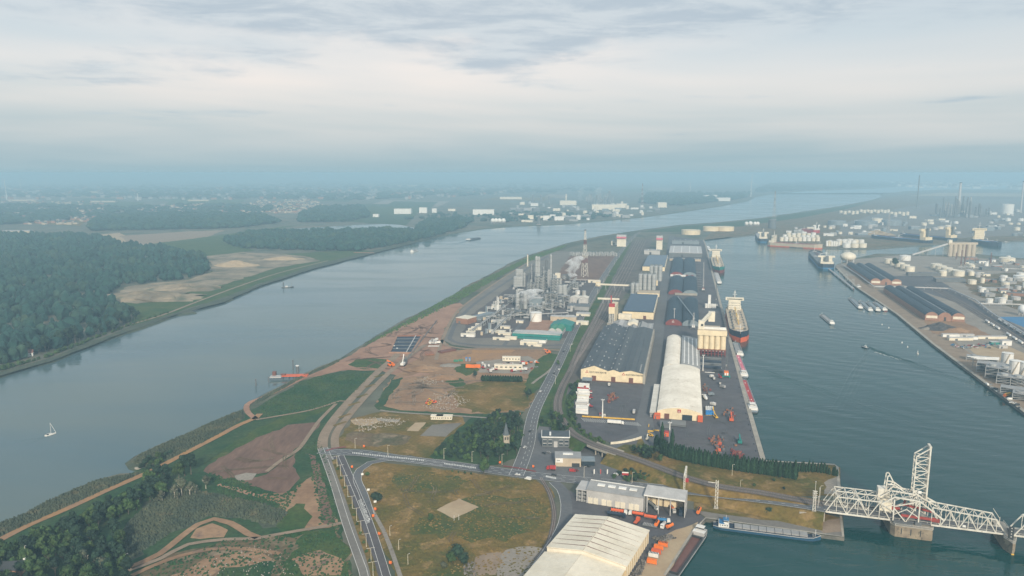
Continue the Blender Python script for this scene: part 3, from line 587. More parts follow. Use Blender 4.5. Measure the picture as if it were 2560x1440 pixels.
# ---------------------------------------------------------------- warehouses of the peninsula
ROT = radians(-13.4); GZ = .44
UX = Vector((cos(ROT), sin(ROT), 0)); UY = Vector((-sin(ROT), cos(ROT), 0))
def run(a, px, py, z=0., rot=None):
    """local x, y of pixel px, py (height z) seen from ground pixel a in a frame turned by rot"""
    r = ROT if rot is None else rot
    d = G(px, py, z) - G(*a); return d.x * cos(r) + d.y * sin(r), -d.x * sin(r) + d.y * cos(r)
def site(name, label, cat, px, py, rot=None, group=None, z=GZ - .04):
    p = G(px, py); p.z = z; return thing(name, label, cat, p, ROT if rot is None else rot, group)
def text(t, s, size, loc, rot, m, name='lettering', align='LEFT', ext=.02):
    c = bpy.data.curves.new(name, 'FONT'); c.body = s; c.size = size; c.extrude = ext; c.align_x = align; c.offset = size * .018; c.materials.append(MATS[m])
    q = bpy.data.objects.new(name, c); col.objects.link(q); dg = bpy.context.evaluated_depsgraph_get(); me = bpy.data.meshes.new_from_object(q.evaluated_get(dg)); bpy.data.objects.remove(q)
    o = inst(me, name, t, loc); o.rotation_euler = rot; return o
def hall(t, prof, y0, y1, wall, roof, th=.45, over=.5, roofs=None):
    part(t, 'wall', wall, lambda b: b.ext([(prof[0][0], 0)] + [(x, z) for x, z in prof] + [(prof[-1][0], 0)], y0, y1)); out = []
    for i in range(len(prof) - 1):
        (xa, za), (xb, zb) = prof[i], prof[i + 1]
        xa_ = xa - (over if i == 0 else 0); xb_ = xb + (over if i == len(prof) - 2 else 0)
        out.append(part(t, 'roof', (roofs or {}).get(i, roof), lambda b: b.ext([(xa_, za + .02), (xb_, zb + .02), (xb_, zb + th), (xa_, za + th)][::-1], y0 - .3, y1 + .3)))
    return out
def arc(W, h, rise, n=14): return [(W * i / n, h + rise * (1 - (2 * i / n - 1) ** 2) ** .85) for i in range(n + 1)]
def arch_hall(t, x0, W, y0, y1, h, rise, wall, roof, pitch, rib=.35, n=14, walls=True):
    A = [(x0 + x, z) for x, z in arc(W, h, rise, n)]
    if walls: part(t, 'wall', wall, lambda b: b.ext([(A[0][0], 0)] + A + [(A[-1][0], 0)], y0 + .05, y1 - .05))
    part(t, 'shadowline_underlay', 'steel_dark', lambda b: b.ext(A + [(x, z + .16) for x, z in A[::-1]], y0 + .02, y1 - .02))  # dark sheet below the rib gaps, paints them as shadow lines
    b = MB(); w = pitch * .8
    vs = []; top = []
    for x, z in A: vs += [(x, 0, z + .05), (x, 0, z + .3), (x, w * .15, z + .3 + rib), (x, w * .85, z + .3 + rib), (x, w, z + .3), (x, w, z + .05)]
    m = 6; fs = [(i * m + j, (i + 1) * m + j, (i + 1) * m + j + 1, i * m + j + 1) for i in range(n) for j in range(m - 1)] + [tuple(range(m)), tuple(range(n * m + m - 1, n * m - 1, -1))]
    b.add(vs, fs); me = b.mesh('roof_panel', roof); k = int((y1 - y0) / pitch)
    for i in range(k): inst(me, 'roof_panel', t, (0, y0 + i * (y1 - y0) / k, 0), 0, (1, (y1 - y0) / k / pitch, 1))
def logo(t, x, y, z, s, m='red'):
    for dx, dz, q in ((-.5, 0, 1), (.5, 0, 1), (0, .85, 1)):
        part(t, 'emblem', m, lambda b: b.ext([(x + dx * s - .45 * s, z + dz * s), (x + dx * s + .45 * s, z + dz * s), (x + dx * s, z + dz * s + .75 * s)], y - .15, y - .02))
# big dark-roofed warehouse
F0 = (1452, 951)
t = site('warehouse', 'long dark-roofed warehouse with cream gable front and black lettering', 'warehouse', *F0)
W = run(F0, 1606, 962)[0]; Lb = run(F0, 1626, 823, 13)[1]
pf = [(0, 13.6), (W * .215, 19), (W * .445, 13.4), (W * .53, 15.4), (W * .635, 13), (W * .81, 15.6), (W, 12.4)]
rs = hall(t, pf, 0, Lb, 'cream', 'roof_dark', roofs={3: 'roof_dark2', 4: 'roof_dark2', 5: 'roof_dark2'})
sk_ = MB().box(0, 0, 0, 1.2, 4.5, .3).mesh('skylight', 'grey_light')
def slope(i, f): (xa, za), (xb, zb) = pf[i], pf[i + 1]; return xa + (xb - xa) * f, za + (zb - za) * f + .42, -math.atan2(zb - za, xb - xa)
for i, fr in ((0, (.25, .6)), (1, (.35, .7)), (2, (.5,)), (3, (.5,))):
    for f in fr:
        x, z, a = slope(i, f)
        for k in range(11):
            if random.random() < .72:
                o = inst(sk_, 'skylight', rs[i], (x, 8 + k * (Lb - 16) / 10 + random.uniform(-2, 2), z)); o.rotation_euler = (0, a, 0)
x, z, a = slope(5, .75)
for k in range(9): inst(sk_, 'skylight', rs[5], (x - .6 * (k % 2), 6 + 4 * k, z), 0, (1, .4, 1)).rotation_euler = (0, a, 0)
for i, f in ((4, .45), (5, .35)):
    x, z, a = slope(i, f); part(rs[i], 'roof_band', 'roof_dark', lambda b: b.box(x, Lb / 2, z, 2.2, Lb - 6, .06)).rotation_euler = (0, 0, 0)
part(t, 'gutter', 'concrete', lambda b: b.box(W + 1.6, Lb / 2, 0, 2.6, Lb, 12.6))
for x in (.215, .53, .815): part(t, 'door', 'brown', lambda b: b.box(W * x, -.1, 0, 5.2, .3, 6.6))
part(t, 'plinth', 'brown', lambda b: b.box(W / 2, -.06, 0, W, .2, .9))
logo(t, W * .10, -.1, 9.8, 2.1); logo(t, W * .692, -.1, 9.4, 2.1)
for x_, z_ in ((W * .14, 9.9), (W * .728, 9.3)):
    o = text(t, 'KATOEN', 2.9, (x_, -.08, z_), (pi / 2, 0, 0), 'black'); text(t, 'NATIE', 2.9, (x_ + max(v.co.x for v in o.data.vertices) + .9, -.08, z_), (pi / 2, 0, 0), 'black')
o = site('canopy', 'small blue-green lean-to canopy at left end of cream warehouse front', 'canopy', 1454, 962)
part(o, 'roof', 'grey_blue', lambda b: b.extx([(0, 5), (9, 6.4), (9, 6.8), (0, 5.4)], 0, 12))
for x in (.4, 6, 11.6): part(o, 'post', 'steel_dark', lambda b: b.box(x, .4, 0, .3, .3, 5))
# grey sheds behind it
F1 = (1452, 951); y0 = Lb + 2
t = site('shed', 'row of grey multi-gabled sheds behind the dark-roofed warehouse', 'shed', *F1)
xs = [W * .12, W * .27, W * .36, W * .5, W * .58, W * .66, W * .74, W * .86, W * .98]; zs = [10, 14, 13, 9.5, 13, 9.5, 13, 9.5, 10]
rs2 = hall(t, list(zip(xs, zs)), y0, y0 + 55, 'grey', 'grey', roofs={1: 'grey_light', 3: 'steel_dark', 5: 'steel_dark'})
for i in (3, 5, 7):
    (xa, za), (xb, zb) = (xs[i], zs[i]), (xs[i + 1], zs[i + 1])
    for k in range(6): part(rs2[i], 'skylight', 'grey_light', lambda b: b.box((xa + xb) / 2, y0 + 6 + 8.5 * k, (za + zb) / 2 + .5, abs(xb - xa) * .5, 3, .2))
part(t, 'raised_bay', 'cream_pale', lambda b: b.ext([(W * .45, 9), (W * .45, 14), (W * .55, 17), (W * .66, 14), (W * .66, 9)], y0 + 30, y0 + 54))
# cream head tower
t = site('tower_building', 'tall narrow cream building with red top beside the rail yard', 'building', 1521, 812)
hh = HT(1526, 812, 768)
part(t, 'wall', 'cream', lambda b: b.box(5, 34, 0, 10, 60, hh - 2)); part(t, 'wall', 'cream', lambda b: b.box(5, 3, hh * .62, 10, 6, hh * .38))
for k in range(4): part(t, 'column', 'white', lambda b: b.box(1 + 2.6 * k, 1, 0, .9, .9, hh * .64))
part(t, 'back_panel', 'dark', lambda b: b.box(5, 4.2, 0, 8.6, .4, hh * .62)); part(t, 'red_cap', 'red', lambda b: b.box(5, 3, hh, 9.4, 5.6, 5.5)); part(t, 'base', 'concrete', lambda b: b.box(5, 0, 0, 14, 9, 3))
part(t, 'conveyor', 'red', lambda b: b.beam((0, 40, hh), (-2, 58, hh + 9), 2))
# solar roof warehouses
def solar_hall(label, px, py, pxr, back, h, rows, group=None):
    t = site('warehouse', label, 'warehouse', px, py); W = run((px, py), *pxr)[0]; L = run((px, py), *back, h)[1]
    part(t, 'wall', 'cream', lambda b: b.box(W / 2, L / 2, 0, W, L, h)); part(t, 'roof', 'roof_coal', lambda b: b.box(W / 2, L / 2, h + .01, W + .6, L + .6, .6))
    me = MB().extx([(0, h + .9), (L / rows * .86, h + 2.0), (L / rows * .86, h + 2.2), (0, h + 1.1)], 1, W - 1).mesh('solar_panel', 'solar')
    for k in range(rows): inst(me, 'solar_panel', t, (0, 1 + k * (L - 2) / rows, 0))
    part(t, 'parapet', 'cream_pale', lambda b: b.box(W / 2, L + .4, h, W, 1.2, 1.6)); part(t, 'parapet', 'cream_pale', lambda b: b.box(W + .4, L / 2, h, 1.2, L, 1.6))
    part(t, 'door', 'brown', lambda b: b.box(W * .72, -.12, 0, 5, .3, 6)); return t, W, L
t, W2, L2 = solar_hall('cream warehouse roofed with rows of blue solar panels', 1556, 796, (1634, 797), (1641, 739), 12, 18)
part(t, 'annex', 'cream_pale', lambda b: b.box(5, -6, 0, 22, 12, 9))
solar_hall('far warehouse roofed with a grid of solar panels', 1606, 677, (1662, 677), (1664, 640), 11, 9)
# steel silos
def silo_mesh(r, h, m='steel'):
    b = MB(); b.cyl(0, 0, 0, r, h, 12); b.cone(0, 0, h, r, r * .25, r * .45, 12); return b.mesh('shell', m)
def silo(label, p, r, h, group, m='steel', me=None):
    t = thing('silo', label, 'silo', p, ROT, group); inst(me or silo_mesh(r, h, m), 'shell', t)
    for k in range(3): part(t, 'hoop', 'steel_dark', lambda b: b.cyl(0, 0, h * (.25 + .25 * k), r + .12, .35, 12))
    part(t, 'walkway', 'steel_dark', lambda b: b.box(0, 0, h + r * .45, r * 1.6, .8, .9)); return t
def silo_grid(px, py, nx, ny, r, h, where, z=0.):
    base = G(px, py); me = silo_mesh(r, h); k = 0
    for j in range(ny):
        for i in range(nx):
            p = base + UX * (i * r * 2.15) + UY * (j * r * 2.15); p.z = z
            silo('%s steel silo of %s row, %s' % (nth(i), 'front' if j == 0 else nth(j), where), p, r, h, where, 'steel', me); k += 1
silo_grid(1600, 733, 4, 3, 4.3, 31, 'silo block behind the solar warehouse', 8)
silo_grid(1628, 702, 3, 3, 4.6, 34, 'silo block by the service road')
silo_grid(1581, 736, 2, 3, 4.2, 22, 'low silo block beside the rail yard')
t = site('loading_building', 'low cream loading building under the steel silos', 'building', 1597, 741); part(t, 'wall', 'cream', lambda b: b.box(19, 15, 0, 44, 34, 7.5)); part(t, 'roof', 'beige', lambda b: b.box(19, 15, 7.5, 45, 35, .45)); part(t, 'door', 'dark', lambda b: b.box(12, -2.1, 0, 6, .3, 4.5))
t = site('loading_building', 'cream loading block beside the service road by the silos', 'building', 1627, 722); part(t, 'wall', 'cream', lambda b: b.box(7, 6, 7, 15, 11, 11)); part(t, 'bay', 'dark', lambda b: b.box(7, 6, 0, 12, 9, 7)); part(t, 'roof', 'beige', lambda b: b.box(7, 6, 18, 15.6, 11.6, .4))
def conveyor(label, a, c, z0, z1, w=3.2, m='cream_pale', n=4):
    A = G(*a); C = G(*c); A.z = z0; C.z = z1; t = thing('conveyor_bridge', label, 'conveyor'); part(t, 'gallery', m, lambda b: b.beam(A, C, w, w))
    for k in range(1, n):
        q = A.lerp(C, k / n); part(t, 'trestle', 'steel', lambda b: (b.beam((q.x - 1.5, q.y, 0), (q.x, q.y, q.z - w / 2), .5), b.beam((q.x + 1.5, q.y, 0), (q.x, q.y, q.z - w / 2), .5)))
conveyor('cream conveyor bridge over the port road by the silos', (1492, 725), (1582, 729), 13, 13)
conveyor('cream conveyor bridge ending at the solar warehouse', (1494, 760), (1548, 762), 11, 11)
# white arched warehouse
F2 = (1642, 1046)
t = site('arched_warehouse', 'big white barrel-roofed warehouse with ribbed roof near the quay', 'warehouse', *F2)
W = run(F2, 1755, 1051)[0]; L1 = run(F2, 1650, 915, 9)[1]; L3 = run(F2, 1660, 840, 9)[1]
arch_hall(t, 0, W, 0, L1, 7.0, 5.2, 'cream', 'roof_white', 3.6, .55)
part(t, 'door', 'brown', lambda b: b.box(W * .22, -.1, 0, 5, .3, 5.6)); part(t, 'door', 'glass_dark', lambda b: b.box(W * .67, -.1, 0, 10, .3, 5.6))
part(t, 'annex', 'orange_red', lambda b: b.box(.5, -1.4, 0, 6, 2.6, 6)); part(t, 'annex', 'orange_red', lambda b: b.box(W - 2, -1.4, 0, 5, 2.6, 6.4))
sg = part(t, 'sign', 'red', lambda b: b.box(W * .49, -.12, 7.4, 3.4, .3, 3.4)); logo(sg, W * .49, -.3, 8.0, 1.3, 'white')
t = site('arched_warehouse', 'narrow white barrel roof behind the big white warehouse', 'warehouse', *F2); W4 = W * .48
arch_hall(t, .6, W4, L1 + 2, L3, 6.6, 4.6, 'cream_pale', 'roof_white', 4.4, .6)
t = site('warehouse', 'grey lean roof with four long white skylight strips', 'warehouse', *F2)
rs = hall(t, [(W4 + 1.2, 10.6), (W + .5, 7.2)], L1 + 2, L3, 'grey_light', 'grey')
for k in range(4):
    f = .14 + .24 * k; x = W4 + 1.2 + (W - W4 - .7) * f; z = 10.6 - 3.4 * f
    part(rs[0], 'skylight', 'white', lambda b: b.box(x, (L1 + L3) / 2 + 2, z + .5, 1.7, (L3 - L1) * .86, .4))
t = site('lean_to', 'long white lean-to roof along the left side of the white warehouse', 'shed', *F2); La = run(F2, 1640, 962, 5)[1]
part(t, 'roof', 'roof_white', lambda b: b.extx([(1, 5), (La, 5), (La, 5.5), (1, 5.5)], -7.5, -.9)); part(t, 'wall', 'grey', lambda b: b.box(-4.2, La / 2, 0, 5.8, La - 4, 4.9))
# cream grain silo block
F3 = (1743, 889)
t = site('grain_silo_block', 'cream grain silo block on frame with five round bins', 'silo', *F3); W = run(F3, 1813, 890)[0]
zb = HT(1760, 889, 872); zt = HT(1760, 889, 838); r = W / 10
for k in range(5):
    for j in range(2): part(t, 'bin', 'cream', lambda b: b.cyl(r + 2 * r * k, r + 2 * r * j, zb, r, zt - zb, 16), True).data.shade_flat()
part(t, 'top_house', 'cream', lambda b: b.box(W / 2, r * 2, zt, W + 1.5, r * 4 + 2, 7)); part(t, 'roof', 'beige', lambda b: b.box(W / 2, r * 2, zt + 7, W + .5, r * 4 + 1, .5))
part(t, 'top_gallery', 'white', lambda b: b.box(W * .55, r * 2, zt + 7.5, W * .88, 3, 3))
part(t, 'slab', 'rust', lambda b: b.box(W / 2, r * 2, zb - 1.2, W + 1, r * 4 + 1, 1.2))
for k in range(9):
    for j in range(3): part(t, 'column', 'red_dark', lambda b: b.box(.5 + (W - 1) * k / 8, .5 + (4 * r - 1) * j / 2, 0, .9, .9, zb - 1.2))
for k in range(2): part(t, 'cross_beam', 'red_dark', lambda b: b.box(W / 2, .4, zb * (.3 + .33 * k), W, .5, .7))
for k in range(8): part(t, 'hopper', 'white', lambda b: b.cone(3 + (W - 6) * k / 7, 2.5, zb - 4.2, .3, 1.6, 3, 8))
part(t, 'elevator_house', 'cream_pale', lambda b: b.box(4, r * 2, zt + 7, 8, 9, 12)); part(t, 'elevator_window', 'dark', lambda b: b.box(5, r * 2 - 4.55, zt + 12, 3, .2, 3))
part(t, 'inclined_gallery', 'cream_pale', lambda b: (b.beam((6, r * 2 + 3, zt + 17), (17, r * 2 + 40, zt + 22), 4, 4), b.box(19, r * 2 + 44, zt + 10, 9, 8, 14)))
part(t, 'receiving_tower', 'beige', lambda b: b.box(20, r * 2 + 30, 0, 22, 24, zt + 4))
# dark coal sheds
def coal_shed(label, fl, fr, back, h, rise, fronts, pitch=7.):
    t = site('storage_shed', label, 'shed', *fl); W = run(fl, *fr)[0]; L = run(fl, *back, h)[1]
    for k, (f0, f1) in enumerate(((0, .48), (.5, 1))):
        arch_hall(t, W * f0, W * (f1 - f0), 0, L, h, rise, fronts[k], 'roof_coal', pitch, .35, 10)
    return t, W, L
t, Wc, Lc = coal_shed('near pair of dark blue arched storage sheds with red front', (1664, 813), (1748, 814), (1672, 748), 4.5, 6, ('red_dark', 'grey_blue'))
part(t, 'roof_conveyor', 'grey_blue', lambda b: b.beam((Wc * .3, Lc * .9, 14), (Wc * .86, 4, 12), 1.6)); logo(t, Wc * .22, -.1, 5, 2.2, 'white')
t, Wc, Lc = coal_shed('middle pair of dark blue arched storage sheds with red and teal front', (1671, 736), (1744, 737), (1678, 694), 4.5, 6, ('red_dark', 'grey_blue'))
part(t, 'low_front', 'concrete', lambda b: b.box(Wc * .6, -3, 0, Wc * .75, 5, 4))
t, Wc, Lc = coal_shed('far pair of dark blue arched storage sheds', (1676, 690), (1740, 690), (1681, 648), 4.5, 6, ('red_dark', 'grey_blue'))
for k in range(9): part(t, 'loading_box', random.choice(('white', 'red_dark', 'grey_light')), lambda b: b.box(Wc * (.05 + .1 * k), -4, 0, 6, 6, random.uniform(3, 6)))
def flat_shed(label, fl, fr, back, h, wall, roof, strips=3, sm='white', name='warehouse', cat='warehouse', rot=None, door=True):
    t = site(name, label, cat, *fl, rot=rot); W = run(fl, *fr, rot=rot)[0]; L = run(fl, *back, h, rot=rot)[1]
    part(t, 'wall', wall, lambda b: b.box(W / 2, L / 2, 0, W, L, h)); rf = part(t, 'roof', roof, lambda b: b.ext([(-.4, h + .01), (W + .4, h + .01), (W + .4, h + .5), (W / 2, h + 1.6), (-.4, h + .5)], -.4, L + .4))
    for k in range(strips): part(rf, 'roof_strip', sm, lambda b: b.box(W * (k + .5) / strips, L / 2, h + .9 + .9 * (1 - abs(2 * (k + .5) / strips - 1)) - .4, 2.2, L * .9, .5))
    if door: part(t, 'door', 'dark', lambda b: b.box(W * .4, -.1, 0, min(6, W * .2), .3, h * .6))
    return t, W, L
flat_shed('wide grey far warehouse with white roof stripes beside the quay', (1672, 642), (1755, 643), (1678, 615), 12, 'steel_dark', 'grey_light', 4)
flat_shed('low brown and white sheds in front of the far grey warehouse', (1674, 652), (1752, 654), (1676, 646), 6, 'beige', 'grey', 6)
flat_shed('grey low warehouse near the red and white tower', (1610, 636), (1650, 636), (1655, 625), 12, 'grey_light', 'grey', 2)
flat_shed('pale warehouse beside the striped silo tower', (1528, 613), (1545, 613), (1550, 603), 14, 'cream_pale', 'grey', 1)
flat_shed('dark quay shed at the far end of the warehouse dock', (1680, 610), (1748, 611), (1690, 600), 12, 'grey_blue', 'steel_dark', 5, 'grey_light')
for lb, px, py, w, d_, h, n in (('pale silo tower with pink band near the river bend', 1541, 617, 32, 22, 40, 5), ('slender pink-banded tower at the end of the port road', 1640, 625, 20, 18, 46, 3)):
    t = site('striped_tower', lb, 'tower', px, py)
    for k in range(n): part(t, 'bin', 'white' if n == 5 else 'cream_pale', lambda b: b.cyl(w / n * (k + .5), d_ / 2, 0, w / n / 2, h * .72, 10))
    part(t, 'core', 'cream_pale', lambda b: b.box(w / 2, d_ * .6, 0, w * .96, d_ * .6, h * .72)); part(t, 'pink_band', 'pink', lambda b: b.box(w / 2, d_ / 2, h * .72, w, d_, h * .14)); part(t, 'top_house', 'grey_light', lambda b: b.box(w / 2, d_ / 2, h * .86, w, d_, h * .14))
# office buildings by the junction
t = site('office_building', 'two-storey dark office block with blue-grey roof by the port road', 'building', 1355, 1118, rot=radians(-3)); W = run((1355, 1118), 1423, 1118, rot=0)[0]; L = run((1355, 1118), 1360, 1078, 9, rot=0)[1]
part(t, 'wall', 'steel_dark', lambda b: b.box(W / 2, L / 2, 0, W, L, 9)); part(t, 'roof', 'roof_dark', lambda b: b.box(W / 2, L / 2, 9, W + .6, L + .6, .5)); part(t, 'parapet', 'white', lambda b: (b.box(W / 2, -.35, 9.1, W + 1, .5, .9), b.box(W + .4, L / 2, 9.1, .5, L, .9), b.box(-.4, L / 2, 9.1, .5, L, .9)))
part(t, 'skylight', 'white', lambda b: b.box(W * .3, L * .5, 9.5, 1.6, L * .5, .4)); part(t, 'entrance', 'grey_light', lambda b: b.box(W * .5, -.25, 0, 3.4, .6, 5.5))
for k in (0, 1, 3, 4):
    for j in range(2):
        wn_ = part(t, 'window', 'glass_dark', lambda b: b.box(W * (.1 + .2 * k), -.06, 1.6 + 3.6 * j, 3.2, .2, 1.5)); part(wn_, 'frame', 'white', lambda b: b.box(W * (.1 + .2 * k), -.1, 3.1 + 3.6 * j, 3.4, .25, .25))
t = site('showroom', 'small beige building with grey roof and white sign panel near the crossing', 'building', 1388, 1167, rot=radians(-3)); W = run((1388, 1167), 1452, 1167, rot=0)[0]; L = run((1388, 1167), 1390, 1132, 7, rot=0)[1]
part(t, 'wall', 'beige', lambda b: b.box(W / 2, L / 2, 0, W, L, 7.5)); part(t, 'roof', 'grey', lambda b: b.box(W / 2, L / 2, 7.5, W + .8, L + .8, .5)); part(t, 'skylight', 'white', lambda b: b.box(W * .5, L * .6, 8, W * .4, 3, .6)); part(t, 'sign', 'white', lambda b: b.box(3.4, -.1, 3.6, 6.2, .3, 4)); part(t, 'bay', 'dark', lambda b: b.box(W * .8, -.05, 0, W * .3, .3, 3.2))
text(t, 'DPM', 1.3, (1.2, -.3, 5), (pi / 2, 0, 0), 'black')
t = site('annex_building', 'dark flat-roofed annex beside the beige building', 'building', 1453, 1165, rot=radians(-3)); part(t, 'wall', 'glass_dark', lambda b: b.box(6, 5, 0, 11, 10, 4)); part(t, 'roof', 'grey_blue', lambda b: b.box(6, 5, 4, 11.8, 10.8, .5))
# church tower in the trees
t = site('church_tower', 'square pale stone church tower with slender slate spire in trees', 'church tower', 1265, 1116, rot=.2); t.scale = (.85, .85, .9); part(t, 'tower', 'stone', lambda b: b.box(0, 0, 0, 6.4, 6.4, 12)); part(t, 'spire', 'slate', lambda b: b.cone(0, 0, 12, 3.6, .12, 13.5, 8)); part(t, 'cornice', 'stone', lambda b: b.box(0, 0, 11.7, 7, 7, .5))
for a in range(4):
    for e in (-1.4, 1.4): part(t, 'belfry_opening', 'black', lambda b: b.box(e * cos(a * pi / 2) + 3.2 * sin(a * pi / 2), e * sin(a * pi / 2) - 3.2 * cos(a * pi / 2), 7.6, 1.3, .3, 3, a * pi / 2))
part(t, 'nave_wall', 'stone', lambda b: b.box(0, 10, 0, 9, 14, 4)); part(t, 'nave_roof', 'slate', lambda b: b.ext([(-5, 4), (5, 4), (0, 8)], 3, 17))
# ---------------------------------------------------------------- refinery between river and port road
def tank(label, px, py, r, h, m='white', group=None, n=20, dome=.12, stair=True, p=None, name='storage_tank', z=GZ):
    p = p or G(px, py + 0); p = Vector((p.x, p.y, z)); t = thing(name, label, 'tank', p, random.uniform(-.6, .1), group)
    part(t, 'shell', m, lambda b: b.cone(0, 0, 0, r, r, h, n, False)); part(t, 'roof', m, lambda b: b.cone(0, 0, h, r * 1.01, r * .1, r * dome, n)); part(t, 'rim', 'grey_light', lambda b: b.cone(0, 0, h - .5, r + .2, r + .2, .5, n))
    if stair:
        def st(b):
            k = 8
            for i in range(k):
                a0 = -pi * .75 + i * .1; a1 = a0 + .1
                b.beam(((r + .5) * cos(a0), (r + .5) * sin(a0), h * i / k), ((r + .5) * cos(a1), (r + .5) * sin(a1), h * (i + 1) / k), .9, .7)
        part(t, 'stair', 'beige', st)
    return t
def column(label, px, py, r, h, m='steel', group=None, name='process_column', rings=4):
    p = G(px, py); p.z = GZ; t = thing(name, label, 'column', p, 0, group); part(t, 'shell', m, lambda b: (b.cyl(0, 0, 0, r, h, 10), b.cone(0, 0, h, r, r * .3, r, 10)))
    for k in range(rings): part(t, 'platform', 'steel_dark', lambda b: b.cyl(0, 0, h * (k + 1) / (rings + .5), r + .9, .35, 8))
    part(t, 'ladder', 'steel_dark', lambda b: b.box(r + .4, -.3, 0, .5, .5, h)); return t
def frame(label, px, py, w, d_, h, levels, m='steel', vessels=1, group=None, name='process_structure', rot=None):
    t = site(name, label, 'process structure', px, py, rot=rot, group=group)
    def legs(b):
        for x in (0, w / 2, w):
            for y in (0, d_): b.box(x, y, 0, .7, .7, h)
    part(t, 'leg', m, legs)
    for k in range(levels): part(t, 'deck', 'steel_dark' if k % 2 else 'grey', lambda b: b.box(w / 2, d_ / 2, h * (k + 1) / levels - .3, w + .4, d_ + .4, .3))
    def br(b):
        for k in range(levels):
            z0, z1 = h * k / levels, h * (k + 1) / levels
            b.beam((0, 0, z0), (w / 2, 0, z1), .35); b.beam((w / 2, 0, z1), (w, 0, z0), .35); b.beam((w, 0, z0), (w, d_, z1), .35)
    part(t, 'brace', 'grey_light', br)
    for k in range(vessels): part(t, 'vessel', random.choice(('steel', 'grey', 'steel', 'steel_dark')), lambda b: b.cyl(w * (k + .5) / vessels, d_ * .5, h * .1, min(w / vessels, d_) * .3, h * random.uniform(.7, 1.15), 10))
    return t
def chimney(label, px, py, top, r0, r1, m='cream_pale', band=None, name='chimney'):
    h = HT(px, py, top); p = G(px, py); p.z = GZ - .04; t = thing(name, label, 'chimney', p); part(t, 'shaft', m, lambda b: b.cone(0, 0, 0, r0, r1, h, 12)); part(t, 'cap', band or 'grey_light', lambda b: b.cyl(0, 0, h, r1 * 1.15, h * .03, 12)); part(t, 'base', 'concrete', lambda b: b.cyl(0, 0, 0, r0 * 1.6, 2.5, 12)); return t
def lattice_mast(label, px, py, top, w, bands=('bridge_white', 'red_dark'), name='lattice_mast', head=True, n=10):
    h = HT(px, py, top); p = G(px, py); p.z = GZ - .04; t = thing(name, label, 'mast', p, .3)
    for k in range(n):
        z0, z1 = h * k / n, h * (k + 1) / n; w0, w1 = w * (1 - .85 * k / n), w * (1 - .85 * (k + 1) / n)
        def sec(b):
            for a, c in ((-1, -1), (1, -1), (1, 1), (-1, 1)): b.beam((a * w0 / 2, c * w0 / 2, z0), (a * w1 / 2, c * w1 / 2, z1), max(.5, w * .05))
            for a, c, e, f in ((-1, -1, 1, -1), (1, -1, 1, 1), (1, 1, -1, 1), (-1, 1, -1, -1)): b.beam((a * w0 / 2, c * w0 / 2, z0), (e * w1 / 2, f * w1 / 2, z1), max(.35, w * .035))
        part(t, 'section', bands[k % len(bands)], sec)
    if head: part(t, 'head', 'steel_dark', lambda b: b.cyl(0, 0, h, w * .2, h * .025, 8))
    return t
def block(label, px, py, w, d_, h, wall, roof, name='building', cat='building', rot=None, group=None, gable=0., win=0):
    t = site(name, label, cat, px, py, rot=rot, group=group)
    part(t, 'wall', wall, lambda b: b.box(w / 2, d_ / 2, 0, w, d_, h))
    if gable: part(t, 'roof', roof, lambda b: b.ext([(-.5, h), (w + .5, h), (w + .5, h + .3), (w / 2, h + gable), (-.5, h + .3)], -.5, d_ + .5))
    else: part(t, 'roof', roof, lambda b: b.box(w / 2, d_ / 2, h, w + .7, d_ + .7, .5))
    for k in range(win): part(t, 'window', 'glass_dark', lambda b: b.box(w * (k + .5) / win, -.06, h * .45, w / win * .5, .2, h * .25))
    if not win: part(t, 'door', 'steel_dark', lambda b: b.box(w * .3, -.06, 0, min(4, w * .2), .2, min(4, h * .7)))
    return t
tank('large cream storage tank with diagonal stair beside the green building', 1340, 803, 10, 15)
tank('small white storage tank right of the refinery columns', 1444, 736, 5, 8); tank('small steel tank beside the white tank in the refinery', 1460, 738, 4, 9, 'steel')
for i, x in enumerate((1288, 1293, 1298, 1303)): silo('%s steel silo of the four-silo cluster left in the refinery' % nth(i), Vector((*G(x, 722)[:2], 5)), 4.2, 21, 'refinery silo cluster')
for i, x in enumerate((1293, 1298.5, 1304)): silo('%s taller steel silo behind the refinery silo cluster' % nth(i), Vector((*G(x, 704)[:2], 5)), 4.3, 23, 'refinery silo cluster')
for i, x in enumerate((1400, 1411)): silo('%s wide steel silo on legs right of the refinery columns' % ('left', 'right')[i], Vector((*G(x, 752)[:2], 15)), 5.2, 15, 'legged silos')
frame('steel support frame below the two wide legged silos', 1394, 760, 22, 12, 16, 3, vessels=0)
for i, (x, y, r, h, m) in enumerate(((1341, 712, 3.4, 62, 'steel'), (1347, 712, 3.2, 61, 'steel'), (1330, 705, 2.2, 40, 'grey_light'), (1366, 710, 2.4, 55, 'steel_dark'), (1377, 700, 2.6, 58, 'steel'), (1357, 716, 2, 42, 'steel'), (1372, 716, 1.8, 36, 'grey_light'), (1311, 718, 2.4, 30, 'steel'), (1322, 722, 2, 34, 'steel_dark'), (1384, 722, 2.2, 30, 'steel'))):
    column('%s tall process column from the left in the refinery core' % nth((2, 3, 1, 5, 8, 4, 6, 0, 1, 9)[i]) if i not in (8,) else 'dark slim process column near the refinery silo cluster', x, y, r, h, m, 'refinery columns')
for i, x in enumerate((1294, 1303, 1313)): column('%s dark reactor vessel in front of the refinery cluster' % nth(i), x, 772, 4, 26, ('steel', 'steel_dark', 'steel')[i], 'reactor vessels', rings=2)
